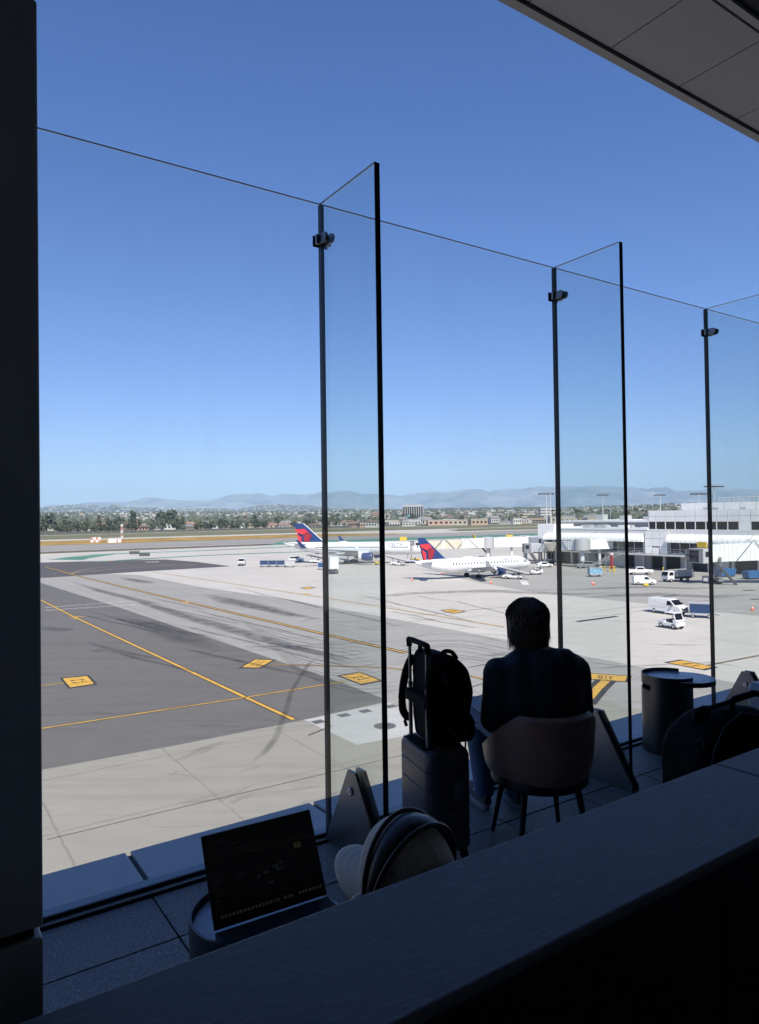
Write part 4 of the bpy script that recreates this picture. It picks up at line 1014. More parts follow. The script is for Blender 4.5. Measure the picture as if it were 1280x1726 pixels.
# cap
M_cap = mat("sand_cotton", (0.62, 0.58, 0.51), 0.85, var=0.10, scale=14, bump=0.35, bscale=90)
capM = MH
m = MB(); rings = []
N_ = 36
for i in range(13):
    v = i / 12; a = v * math.pi / 2
    rings.append([(capM @ V(0.092 * math.cos(a) ** 0.72 * math.cos(q) * (1 if v < 1 else .01), -0.012 + 0.112 * math.cos(a) ** 0.72 * math.sin(q) * (1 if v < 1 else .01), 0.012 + 0.118 * math.sin(a) * (1 + .03 * math.sin(q)))) for q in [2 * math.pi * k / N_ for k in range(N_)]])
m.loft(rings, cap=False); capo = m.build("cap_crown", M_cap, man, smooth=80)
so_ = capo.modifiers.new("th", 'SOLIDIFY'); so_.thickness = 0.003; so_.offset = 1
dm = capo.modifiers.new("folds", 'DISPLACE'); dm.texture = tex; dm.strength = 0.006
# brim
m = MB(); rows = []
for i in range(7):
    v = i / 6; row = []
    for k in range(25):
        q = R(-2 + 184 * k / 24 - 0)
        x = 0.088 * math.cos(q) * (1 + .0 * v); y0 = -0.012 + 0.108 * math.sin(q)
        y = y0 + 0.10 * v * max(0.0, math.sin(q)) ** 0.5 
        x *= (1 + 0.06 * v)
        row.append(capM @ V(x, y, 0.014 - 0.028 * v - 0.02 * (x / 0.09) ** 2 * v))
    rows.append(row)
m.loft(rows, cap=False, closed=False); brim = m.build("brim", M_cap, capo, smooth=80)
so_ = brim.modifiers.new("th", 'SOLIDIFY'); so_.thickness = 0.005; so_.offset = 0
for v in (0.25, 0.5, 0.75, 0.93):
    pts = []
    for k in range(3, 22):
        q = R(-2 + 184 * k / 24); x = 0.088 * math.cos(q) * (1 + 0.06 * v); y = -0.012 + 0.108 * math.sin(q) + 0.10 * v * max(0.0, math.sin(q)) ** 0.5
        pts.append(capM @ V(x, y, 0.0166 - 0.028 * v - 0.02 * (x / 0.09) ** 2 * v))
    m = MB(); m.tube(pts, 0.0006, 5); m.build("stitching", mat("stitch_thread", (0.48, 0.44, 0.38), 0.9), capo)
for k in range(6):
    q = 2 * math.pi * k / 6 + R(30); pts = []
    for i in range(11):
        a = i / 10 * math.pi / 2
        pts.append(capM @ V(0.0925 * math.cos(a) ** 0.72 * math.cos(q), -0.012 + 0.1125 * math.cos(a) ** 0.72 * math.sin(q), 0.0135 + 0.1195 * math.sin(a)))
    m = MB(); m.tube(pts, 0.0018, 5); m.build("seam", M_cap, capo)
m = MB(); m.ball(tuple(capM @ V(0, -0.012, 0.136)), (0.008, 0.008, 0.004)); m.build("top_button", M_cap, capo, smooth=60)
hr = flesh("hair", [], [(tuple(MH @ V(0, -0.02, 0.0)), (0.083, 0.103, 0.07)), (tuple(MH @ V(0, -0.055, -0.03)), (0.07, 0.055, 0.055))], M_hair, man, 0.012, 4)
# headphones over the cap
M_hp = mat("headphone_plum_black", (0.045, 0.032, 0.035), 0.35, 0.1, var=0.08)
hpo = empty("headphones", p2o, FAZ, "dark over ear headphones worn over the pale cap", "headphones")
for off, rr_, wv in ((0.0, 0.0, 1.0),):
    m = MB(); n = 26; rings = []
    for i in range(n + 1):
        a = R(-8 + 196 * i / n); cx, cz = math.cos(a), math.sin(a)
        hw = 0.012 + 0.022 * max(0.0, math.sin(a)) ** 1.2
        ro_, ri_ = 1.0, 0.0
        def pt(rad, y): return MH @ V((0.103 + rad) * cx, -0.022 + y, 0.012 + (0.128 + rad) * cz)
        rings.append([pt(0.010, -hw * .8), pt(0.014, 0), pt(0.010, hw * .8), pt(0.004, hw), pt(0.0, hw * .7), pt(0.0, -hw * .7), pt(0.004, -hw)])
    m.loft(rings); m.build("headband", M_hp, hpo, smooth=60)
for sy in (-1, 1):                             # raised rails along the headband edges
    m = MB(); pts = []
    for i in range(27):
        a = R(-8 + 196 * i / 26); hw = 0.014 + 0.024 * max(0.0, math.sin(a)) ** 1.2
        pts.append(MH @ V(0.113 * math.cos(a), -0.022 + sy * hw, 0.012 + 0.138 * math.sin(a)))
    m.tube(pts, 0.0055, 8); m.build("headband_rail", M_hp, hpo, smooth=60)
for sx in (-1, 1):
    Mx = MH @ Matrix.Translation((sx * 0.094, -0.008, -0.03)) @ Euler((0, sx * R(90), 0)).to_matrix().to_4x4()
    m = MB(); rings = []
    for r_, z_ in ((0.03, 0.0), (0.041, 0.003), (0.043, 0.012), (0.043, 0.026), (0.038, 0.034), (0.02, 0.037), (0.001, 0.038)):
        rings.append([(r_ * 1.12 * math.cos(q), r_ * 0.92 * math.sin(q), z_) for q in [2 * math.pi * k / 28 for k in range(28)]])
    m.loft(rings, M=Mx); cu_ = m.build("ear_cup", M_hp, hpo, smooth=40)
    m = MB(); m.lathe([(0.028, 0.0), (0.04, -0.004), (0.042, -0.012), (0.034, -0.018), (0.024, -0.014)], 24, M=Mx); m.build("ear_pad", M_fabric_blk, cu_, smooth=60)
    m = MB(); m.tube([MH @ V(sx * 0.108, -0.022, 0.02), MH @ V(sx * 0.118, -0.014, -0.012), MH @ V(sx * 0.126, -0.008, -0.03)], [0.008, 0.0085, 0.007], 10); m.build("yoke", M_alu, cu_, smooth=60)
# stool under this person
sp = Mrot @ V(pel.x, pel.y, 0)
pf = empty("pouf_stool", p2o + sp, 0, "low dark round stool under the person in the cap", "stool")
m = MB(); m.lathe([(0.001, 0.05), (0.2, 0.05), (0.215, 0.07), (0.215, 0.31), (0.2, 0.335), (0.001, 0.34)], 32); m.build("cushion", M_leather, pf, smooth=40)
m = MB(); m.lathe([(0.19, 0.0), (0.19, 0.05), (0.001, 0.05)], 32, cap=True); m.build("plinth", M_black, pf)

# ------------------------------------------------------------------ black bag and the pale case behind it
bc = G(1215, 1395, FLOOR)
bag = empty("duffel_bag", V(1.93, 3.98, FLOOR), R(20), "big black soft travel bag with top handles on the floor behind the ledge", "bag")
def bring(z, hx, hy, r, xo=0.0): return [(xo + p[0], p[1], z) for p in rrect(hx, hy, r, 5)]
m = MB(); m.loft([bring(0.0, .30, .14, .04), bring(0.03, .325, .16, .05), bring(.15, .335, .172, .06), bring(.30, .335, .172, .06), bring(.42, .315, .165, .06), bring(.50, .275, .15, .06), bring(.56, .22, .125, .055), bring(.595, .15, .09, .05), bring(.605, .08, .05, .03)])
bb = m.build("main_body", M_fabric_blk, bag, smooth=60)
dm = bb.modifiers.new("sub", 'SUBSURF'); dm.levels = 2; dm.render_levels = 2
dm = bb.modifiers.new("folds", 'DISPLACE'); dm.texture = tex; dm.strength = 0.03
m = MB(); pts = [(-0.30, -0.172, 0.03), (-0.305, -0.18, 0.28), (-0.26, -0.176, 0.44), (-0.16, -0.15, 0.55), (0.0, -0.12, 0.60), (0.2, -0.15, 0.55)]
m.tube(pts, 0.006, 8); m.build("piping", M_webbing, bag, smooth=60)
m = MB(); m.tube([(-0.20, -0.05, 0.575), (-0.15, -0.05, 0.625), (-0.05, -0.05, 0.64), (0.0, -0.05, 0.645)], [0.014, 0.012, 0.012, 0.012], 8); m.tube([(-0.235, -0.02, 0.55), (-0.21, -0.02, 0.60), (-0.17, -0.03, 0.62)], [0.02, 0.026, 0.018], 8); m.build("strap", M_fabric_blk, bag, smooth=60)
m = MB(); m.tube([(-0.02, -0.07, 0.60), (-0.015, -0.07, 0.655), (0.0, -0.07, 0.66), (0.14, -0.07, 0.68), (0.24, -0.07, 0.66), (0.28, -0.07, 0.55)], [0.012, 0.016, 0.019, 0.019, 0.016, 0.012], 10); m.build("grab_handle", M_fabric_blk, bag, smooth=60)
m = MB(); m.tube([(-0.31, -0.10, 0.47), (-0.285, -0.12, 0.49), (-0.29, -0.14, 0.45)], [0.008, 0.012, 0.006], 8); m.build("strap_tab", M_webbing, bag, smooth=60)
m = MB(); m.b2((-0.322, -0.155, -0.002), (0.322, 0.155, 0.05)); m.build("base_panel", M_fabric_blk, bag, bevel=0.02, seg=3)
for sx in (-1, 1):
    m = MB(); m.tube([(sx * .27, -.14, .02), (sx * .27, .14, .02)], .02, 12); m.build("skid", M_black, bag)
pc = empty("hard_case", V(2.62, 4.62, FLOOR), R(30), "pale blue grey hard case partly hidden behind the black bag", "case")
m = MB(); m.b2((-0.11, -0.18, 0.05), (0.13, 0.18, 0.56)); m.build("shell", mat("pale_blue_shell", (0.30, 0.34, 0.42), 0.35), pc, bevel=0.035, seg=4)
m = MB(); m.tube([(-0.06, -0.06, 0.555), (-0.06, -0.06, 0.585), (-0.06, 0.06, 0.585), (-0.06, 0.06, 0.555)], 0.01, 8); m.build("handle", M_fabric_blk, pc, smooth=50)
for sx in (-1, 1):
    for sy in (-1, 1):
        m = MB(); m.ball((sx * .08, sy * .14, .026), (.016, .026, .026)); m.box((sx * .08, sy * .14, .045), (.02, .03, .03)); m.build("wheel", M_black, pc, smooth=50)
# ------------------------------------------------------------------ terminal pier
M_clad = mat("white_cladding", (0.80, 0.80, 0.78), 0.5, var=0.05, scale=0.4)
M_clad2 = mat("grey_white_cladding", (0.62, 0.62, 0.62), 0.5, var=0.06, scale=0.5)
M_dgrey = mat("mid_grey_metal", (0.22, 0.23, 0.24), 0.5, 0.3, var=0.1)
M_win = mat("dark_window_glass", (0.018, 0.021, 0.024), 0.08, 0.0, var=0.3, scale=0.3)
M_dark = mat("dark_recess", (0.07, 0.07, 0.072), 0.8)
M_white = mat("white_vehicle_paint", (0.72, 0.72, 0.71), 0.35, var=0.05, coat=0.3)
M_bridge = mat("white_bridge_metal", (0.80, 0.80, 0.77), 0.5, var=0.06, scale=0.6)
M_cream = mat("cream_bridge_metal", (0.60, 0.55, 0.44), 0.55, var=0.06, scale=0.6)
M_tyre = mat("tyre_rubber", (0.015, 0.015, 0.016), 0.85)
M_grey = mat("light_grey_metal", (0.48, 0.48, 0.48), 0.5, 0.2, var=0.1)
M_yellow = mat("safety_yellow", (0.62, 0.42, 0.03), 0.5, var=0.1)
M_orange = mat("cone_orange", (0.75, 0.10, 0.03), 0.6, var=0.1)
M_blue = mat("cart_blue", (0.022, 0.05, 0.13), 0.5, var=0.15)
M_navy = mat("livery_navy", (0.018, 0.045, 0.16), 0.3, var=0.05, coat=0.4)
M_red = mat("livery_red", (0.62, 0.035, 0.05), 0.35, var=0.04, coat=0.4)
M_dred = mat("livery_dark_red", (0.30, 0.015, 0.03), 0.35, var=0.04, coat=0.4)
M_ac = mat("aircraft_white", (0.72, 0.725, 0.73), 0.28, var=0.02, scale=0.3, coat=0.3)
M_acgrey = mat("aircraft_grey", (0.36, 0.37, 0.39), 0.35, var=0.06)
M_acdark = mat("aircraft_dark_grey", (0.07, 0.07, 0.075), 0.5)
def sub(mb, name, m, parent, **k): return mb.build(name, m, parent, **k)
def bx(name, lo, hi, m, parent, **k):
    q = MB(); q.b2(lo, hi); return q.build(name, m, parent, **k)

TT = 160.0
term = empty("terminal_pier", TD(TT, 0, 0), RZ, "long white terminal pier with dark window bands and a curved canopy", "building")
# local frame: x = inwards (t - TT), y = D
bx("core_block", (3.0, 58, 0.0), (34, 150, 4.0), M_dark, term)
bx("concourse_wall", (0.06, 58, 4.0), (33, 149.5, 10.1), M_clad2, term)
bx("upper_wall", (0.5, 58, 10.1), (30, 112.2, 14.9), M_grey, term)
bx("floor_slab", (-1.3, 58, 3.55), (33, 149.6, 3.99), M_grey, term)
bx("roof_parapet", (-0.05, 112.3, 10.1), (0.4, 149.8, 10.55), M_clad, term)
bx("parapet_end", (0.4, 149.4, 10.1), (33, 149.8, 10.55), M_clad, term)
for k in range(16):
    y = 60 + k * 6; bx("column", (0.4, y - 0.3, 0), (1.0, y + 0.3, 3.55), M_clad2, term)
# ground level fill between columns
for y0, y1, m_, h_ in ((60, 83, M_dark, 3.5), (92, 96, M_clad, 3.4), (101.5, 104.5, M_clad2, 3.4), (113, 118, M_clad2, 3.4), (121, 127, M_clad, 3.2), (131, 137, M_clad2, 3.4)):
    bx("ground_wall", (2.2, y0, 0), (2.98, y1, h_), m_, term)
# cladding panels on the upper block, two rows above the window band
pw = 2.72
k = 0; y = 58.4
while y < 112:
    y1 = min(y + pw, 112.2)
    for z0, z1 in ((12.32, 13.55), (13.58, 15.06)):
        bx("cladding_panel", (0.36, y + 0.06, z0 + .03), (0.498, y1 - 0.06, z1 - .03), M_clad, term)
    bx("cladding_panel", (0.36, y + 0.02, 9.2), (0.498, y1 - 0.02, 10.2), M_clad, term)
    if abs(y - 84.5) > 1.4:
        w_ = bx("window", (0.42, y + 0.1, 10.3), (0.497, y1 - 0.1, 12.2), M_win, term)
        q = MB(); q.b2((0.34, y + 0.02, 10.22), (0.44, y + 0.1, 12.3)); q.b2((0.34, y1 - 0.1, 10.22), (0.44, y1 - 0.02, 12.3)); q.b2((0.34, y + 0.1, 12.2), (0.44, y1 - 0.1, 12.3)); q.b2((0.34, y + 0.1, 10.22), (0.44, y1 - 0.1, 10.3)); q.build("frame", M_clad, w_)
    else: bx("cladding_panel", (0.34, y + 0.02, 10.22), (0.498, y1 - 0.02, 12.3), M_clad, term)
    y += pw
bx("end_wall_panel", (0.5, 112.21, 10.12), (29.8, 112.4, 15.06), M_clad, term)
# concourse windows
y = 58.6
while y < 149:
    y1 = y + 2.62
    if not (106.0 < y + 1.3 < 112.4) and y1 < 149.4:
        w_ = bx("window", (-0.03, y + 0.08, 4.35), (0.055, y1 - 0.08, 7.0), M_win, term)
        q = MB(); q.b2((-0.1, y - 0.0, 4.3), (0.0, y + 0.08, 7.05)); q.b2((-0.1, y + 0.08, 5.2), (-0.02, y1 - 0.08, 5.27)); q.build("frame", M_clad, w_)
    y += 2.62
# curved canopy
def canopy(y0, y1):
    n = 10; m = MB(); prof = []
    for i in range(n + 1):
        a = R(90 * i / n); prof.append((0.05 - 2.3 * math.sin(a), 7.05 + 2.0 * math.cos(a) ** 1.0))
    poly = prof + [(0.05, 7.05)]
    m.side(poly, y0, y1); c_ = m.build("canopy", M_clad, term, smooth=40, fixn=True)
    yy = y0
    while yy <= y1:
        q = MB(); q.tube([(p[0] - 0.03, yy, p[1] + 0.03) for p in prof], 0.05, 5); q.build("canopy_rib", M_grey, c_); yy += 1.31
for y0, y1 in ((58.2, 105.8), (112.8, 128.5), (129.2, 146.5)): canopy(y0, y1)
# flush stair tower
bx("stair_tower", (-1.0, 106, 4.0), (0.3, 112.5, 9.9), M_grey, term)
for i in range(3):
    for j in range(3):
        if not (i == 1 and j == 0): bx("tower_panel", (-1.06, 106.05 + i * 2.15, 4.1 + j * 1.93), (-1.002, 106.05 + i * 2.15 + 2.03, 4.1 + j * 1.93 + 1.82), M_clad, term)
bx("door_alcove", (-1.05, 108.2, 4.02), (-1.003, 110.3, 6.0), M_dgrey, term)
for i in range(2): bx("door", (-1.1, 108.35 + i * 0.95, 4.03), (-1.055, 109.25 + i * 0.95, 5.6), M_clad, term)
# balcony and outside stair
bx("landing", (-4.2, 100, 3.7), (-1.31, 118, 3.95), M_grey, term)
q = MB()
for z in (4.4, 4.9): q.tube([(-4.15, 100, z), (-4.15, 118, z)], 0.04, 6)
for i in range(10): q.tube([(-4.15, 100 + 2 * i, 3.95), (-4.15, 100 + 2 * i, 4.9)], 0.035, 6)
q.build("railing", M_grey, term)
for sy in (0, 2.2):
    q = MB(); q.add([(-4.2, 116.5 + sy, 3.95), (-4.2, 116.9 + sy, 3.95), (-4.2, 125.4 + sy, 0.2), (-4.2, 125.0 + sy, 0.0), (-4.6, 116.5 + sy, 3.95), (-4.6, 116.9 + sy, 3.95), (-4.6, 125.4 + sy, 0.2), (-4.6, 125.0 + sy, 0.0)], [(0, 1, 2, 3), (4, 7, 6, 5), (0, 4, 5, 1), (1, 5, 6, 2), (2, 6, 7, 3), (3, 7, 4, 0)]); q.build("stair_stringer", M_grey, term)
for i in range(12):
    bx("stair_tread", (-6.0, 117 + i * 0.75, 3.7 - i * 0.31), (-4.25, 117.5 + i * 0.75, 3.75 - i * 0.31), M_grey, term)
q = MB(); q.tube([(-6.0, 117, 4.6), (-6.0, 126, 1.0)], 0.05, 6); q.tube([(-4.25, 117, 4.6), (-4.25, 126, 1.0)], 0.05, 6)
for i in range(7): q.tube([(-6.0, 117 + 1.5 * i, 4.6 - .6 * i), (-6.0, 117 + 1.5 * i, 3.6 - .6 * i)], 0.04, 5)
q.build("stair_rail", M_grey, term)
# rooftop block
pent = bx("roof_block", (8, 61, 14.9), (24, 108, 16.9), M_grey, term)
for i in range(12): bx("block_panel", (7.93, 61.1 + i * 3.9, 15.1), (7.998, 61.1 + i * 3.9 + 3.74, 16.88), M_clad, pent)
q = MB()
for i in range(16): q.box((14, 82 + i * 1.25, 17.6), (0.12, 0.12, 1.5))
q.b2((13.95, 81.5, 18.1), (14.05, 101.5, 18.25)); q.b2((13.95, 81.5, 17.4), (14.05, 101.5, 17.5)); q.build("roof_screen", M_clad2, term)
for i in range(14):
    y = 64 + i * 6 + random.uniform(-1.5, 1.5); s = random.uniform(0.8, 1.6); x = random.uniform(2.5, 6.5)
    if y < 110: bx("roof_unit", (x, y, 14.9), (x + s, y + s * 1.3, 14.9 + s * 0.55), M_grey, term)
for i in range(10):
    y = 116 + i * 3.3; s = random.uniform(0.7, 1.7); x = random.uniform(4, 14); bx("roof_unit", (x, y, 10.1), (x + s, y + s * 1.6, 10.1 + s * 0.7), random.choice((M_grey, M_clad)), term)
for y in (76, 68):
    q = MB(); q.tube([(0.3, y, 15.5), (-0.6, y, 15.8)], 0.08, 6); q.build("camera_arm", M_dgrey, term)
for y in (92.5, 84.5, 76):
    q = MB(); q.tube([(0.2, y, 9.6), (-0.4, y, 9.5), (-2.4, y + 0.3, 7.6), (-2.6, y + 0.4, 6.5)], 0.09, 6); q.build("downpipe", M_grey, term)
# saw-tooth outline added for a zigzag shadow on the upper wall; never built
q = MB()
for i in range(7): q.add([(-0.4, 84 + i * 1.5, 15.6), (-0.4, 85.5 + i * 1.5, 15.6), (-0.45, 85.0 + i * 1.5, 16.6)], [(0, 1, 2), (2, 1, 0)])
# far end block of the pier
bx("end_tower", (-0.6, 143.5, 4.0), (8, 149.9, 11.6), M_clad, term)
for i in range(3): bx("tower_window", (-0.66, 144.2 + i * 1.9, 4.8), (-0.602, 145.8 + i * 1.9, 7.2), M_win, term)
bx("dark_doorway", (2.1, 95.0, 0), (2.199, 99.0, 3.3), M_dark, term)

# low beige service building behind the pier
lb_ = empty("service_building", TD(196, 158, 0), RZ, "low pale service building behind the pier roof", "building")
bx("wall", (0, -26, 0), (40, 16, 11.6), mat("pale_beige_wall", (0.5, 0.47, 0.43), 0.7), lb_)
bx("roof", (-0.5, -26.5, 11.6), (40.5, 16.5, 12.2), M_clad, lb_)
for i in range(7): bx("roof_unit", (4 + i * 4, -20 + (i * 13) % 30, 12.2), (6.5 + i * 4, -17 + (i * 13) % 30, 13.2 + (i % 3) * 0.5), M_grey, lb_)

# ------------------------------------------------------------------ jet bridges
def jetbridge(pr, pc, label, sections=(M_bridge, M_bridge), zr=4.6, zc=3.7, hh=2.7, wd=2.9, link=None, drive=0.72, truss=True, cabang=0.0, sign=False):
    pr = Vector(pr); pc = Vector(pc); d = pc - pr; Ln = d.length; rz = math.atan2(d.y, d.x)
    e = empty("jet_bridge", (pr.x, pr.y, 0), rz, label, "jet bridge", "jet bridges at the pier")
    q = MB(); q.lathe([(1.9, zr - 0.3), (2.0, zr - 0.2), (2.0, zr + hh + 0.2), (1.9, zr + hh + 0.3), (0.01, zr + hh + 0.45)], 24, cap=True); q.build("rotunda", M_grey, e, smooth=40)
    q = MB(); q.lathe([(0.6, 0), (0.6, zr - 0.3)], 16, cap=True); q.build("rotunda_column", M_clad2, e, smooth=40)
    n = len(sections); L0 = 1.6
    for i, m_ in enumerate(sections):
        a = L0 + (Ln - L0 - 2.2) * i / n; b = L0 + (Ln - L0 - 2.2) * (i + 1) / n + (0.0 if i == n - 1 else 0.6)
        za = zr + (zc - zr) * a / Ln; zb = zr + (zc - zr) * b / Ln; k = 1.0 - 0.07 * (n - 1 - i)
        hw = wd / 2 * (1 - 0.06 * i); h2 = hh * (1 - 0.05 * i)
        q = MB(); vs_ = []
        for x, z in ((a, za), (b, zb)): vs_ += [(x, -hw, z), (x, hw, z), (x, hw, z + h2), (x, -hw, z + h2)]
        q.add(vs_, [(0, 1, 2, 3), (7, 6, 5, 4), (0, 4, 5, 1), (1, 5, 6, 2), (2, 6, 7, 3), (3, 7, 4, 0)])
        s_ = q.build("tunnel_section", m_, e, fixn=True)
        q = MB(); nr = int((b - a) / 0.75)
        for j in range(1, nr):
            x = a + (b - a) * j / nr; z = za + (zb - za) * j / nr
            for sy in (-1, 1): q.box((x, sy * (hw + 0.03), z + h2 / 2), (0.10, 0.06, h2 * 0.98))
        o_ = q.build("corrugation", m_, s_); o_["kind"] = "stuff"
        q = MB()
        for x, z in ((a + .05, za), (b - .05, zb)):
            q.box((x, 0, z + h2 + 0.06), (0.25, hw * 2 + .1, .16)); q.box((x, -hw - .06, z + h2 / 2), (.25, .12, h2)); q.box((x, hw + .06, z + h2 / 2), (.25, .12, h2))
        q.build("end_frame", M_clad, s_)
    # drive column
    xd = Ln * drive; zd = zr + (zc - zr) * drive
    q = MB()
    for sy in (-1, 1): q.box((xd, sy * (wd / 2 + 0.25), (zd + 0.9) / 2 + 0.3), (0.45, 0.3, zd + 0.4))
    q.box((xd, 0, 0.85), (1.0, wd + 0.9, 0.35)); q.box((xd, 0, zd - .2), (.6, wd + .8, .3)); dr = q.build("drive_column", M_dgrey, e)
    for sy in (-0.8, 0.8):
        for sx in (-.35, .35):
            q = MB(); q.lathe([(0.2, -0.2), (0.55, -0.18), (0.6, 0), (0.55, 0.18), (0.2, 0.2)], 18, cap=True, M=Matrix.Translation((xd + sx * 0, sy + sx, 0.6)) @ Euler((R(90), 0, 0)).to_matrix().to_4x4()); q.build("wheel", M_tyre, dr, smooth=40)
    q = MB(); q.box((xd + 1.6, -wd / 2 - .2, .9), (1.7, 1.1, 1.1)); q.build("power_unit", M_grey, e)
    if truss:
        for x0_ in (0.3, 0.62):
            for sy in (-1, 1):
                xa = Ln * x0_; za = zr + (zc - zr) * x0_
                q = MB(); y = sy * (wd / 2 + .12); q.tube([(xa - 3.2, y, za), (xa, y, za + hh + .5), (xa + 3.2, y, za)], 0.09, 6); q.build("truss_rod", M_dgrey, e)
    # cab
    Mc = Matrix.Translation((Ln - 0.6, 0, 0)) @ Euler((0, 0, cabang)).to_matrix().to_4x4()
    q = MB(); q.b2((-1.9, -1.8, zc - .15), (1.5, 1.8, zc + 2.75), M=Mc); cab = q.build("cab", M_grey, e)
    q = MB(); q.b2((1.5, -1.6, zc + .05), (1.56, 1.6, zc + 2.4), M=Mc); q.build("cab_opening", M_dark, cab)
    for sy in (-1, 1):
        q = MB(); q.b2((-.9, sy * 1.8 - .02, zc + 1.1), (.9, sy * 1.8 + .02, zc + 2.2), M=Mc); q.build("cab_window", M_win, cab)
    q = MB()
    for i in range(5): q.b2((1.56 + i * .22, -1.75 - .02 * i, zc + .0), (1.66 + i * .22, -1.6, zc + 2.6), M=Mc); q.b2((1.56 + i * .22, 1.6, zc), (1.66 + i * .22, 1.75 + .02 * i, zc + 2.6), M=Mc); q.b2((1.56 + i * .22, -1.75, zc + 2.5), (1.66 + i * .22, 1.75, zc + 2.65), M=Mc)
    q.build("bellows", M_dgrey, cab)
    if sign:
        q = MB(); q.box((Ln - 0.8, 0, zc + 3.5), (0.3, 2.2, 1.1), cabang); sg = q.build("gate_sign", M_yellow, e)
        for yy in (-.7, .7):
            q = MB(); q.tube([(Ln - .8, yy, zc + 2.7), (Ln - .8, yy, zc + 3.2)], .05, 6); q.build("sign_post", M_dgrey, sg)
    # service stair under the cab
    q = MB(); sx = Ln - 3.0
    q.add([(sx, wd / 2 + .3, zc), (sx, wd / 2 + 1.2, zc), (sx - 3.6, wd / 2 + 1.2, 0.1), (sx - 3.6, wd / 2 + .3, 0.1), (sx + .5, wd / 2 + .3, zc), (sx + .5, wd / 2 + 1.2, zc), (sx - 3.1, wd / 2 + 1.2, 0.1), (sx - 3.1, wd / 2 + .3, 0.1)], [(0, 1, 2, 3), (7, 6, 5, 4), (0, 4, 5, 1), (1, 5, 6, 2), (2, 6, 7, 3), (3, 7, 4, 0)]); q.build("service_stair", M_acdark, e, fixn=True)
    if link is not None:
        lk = Vector(link); v = lk - pr; a = math.atan2(v.y, v.x) - rz; Ml = Euler((0, 0, a)).to_matrix().to_4x4()
        q = MB(); q.b2((1.7, -1.4, zr), (v.length, 1.4, zr + hh), M=Ml); q.build("fixed_walkway", sections[0], e)
        q = MB(); q.b2((v.length * .6 - .3, -.3, 0), (v.length * .6 + .3, .3, zr), M=Ml); q.build("walkway_column", M_clad2, e)
    return e
def fac(D, t=TT): return TD(t, D, 0)
# bridge to the far airliner (cream tunnel), parked empty bridge, bridge to the near jet, bridge on the right
jetbridge(TD(150, 162), atY(704, 925, 216) * 1, "cream corrugated jet bridge docked at the large airliner", (M_bridge, M_cream, M_cream), zr=4.6, zc=4.2, hh=2.8, link=TD(161, 156), drive=.78)
jetbridge(G(886, 944), G(796, 946), "white jet bridge with its dark empty cab, no aircraft at it", (M_bridge, M_bridge), zr=4.6, zc=4.3, hh=2.9, link=TD(160, 146), drive=.7, truss=False, cabang=R(0), sign=True)
jetbridge(TD(152, 127), G(906, 952) + Vector((0, 8, 0)), "white jet bridge with triangle trusses reaching the smaller jet", (M_bridge, M_cream, M_bridge), zr=4.9, zc=3.2, hh=2.6, link=TD(160, 124), drive=.62)
jetbridge(G(1420, 985), G(1178, 984), "white jet bridge with a grey cab and yellow sign beside the stake truck", (M_bridge, M_bridge), zr=5.4, zc=4.4, hh=3.6, wd=3.2, link=fac(70), drive=.86, truss=True, cabang=R(35), sign=True)

# ------------------------------------------------------------------ aircraft
def fuselage(stations, n=28):
    rings = []
    for x, zc_, rw, rh in stations:
        rings.append([(x, rw * math.sin(2 * math.pi * k / n), zc_ + rh * math.cos(2 * math.pi * k / n)) for k in range(n)])
    return rings
def airfoil(c, th, n=7):
    up = []; lo = []
    for i in range(n):
        u = i / (n - 1); y = th * c * 2.6 * (0.2969 * math.sqrt(u) - 0.126 * u - 0.3516 * u * u + 0.2843 * u ** 3 - 0.1015 * u ** 4) * 2 * .55
        up.append((u, y)); lo.append((u, -y * 0.6))
    return up + lo[::-1][1:-1] if False else up + lo[-2:0:-1]
def wing(sections):
    """sections: (x_le, y, z, chord, thickness)"""
    rings = []
    for xle, y, z, c_, th in sections:
        rings.append([(xle - u * c_, y, z + h) for u, h in airfoil(c_, th)])
    return rings
def vfin(sections):
    rings = []
    for xle, z, c_, th in sections: rings.append([(xle - u * c_, h, z) for u, h in airfoil(c_, th)])
    return rings
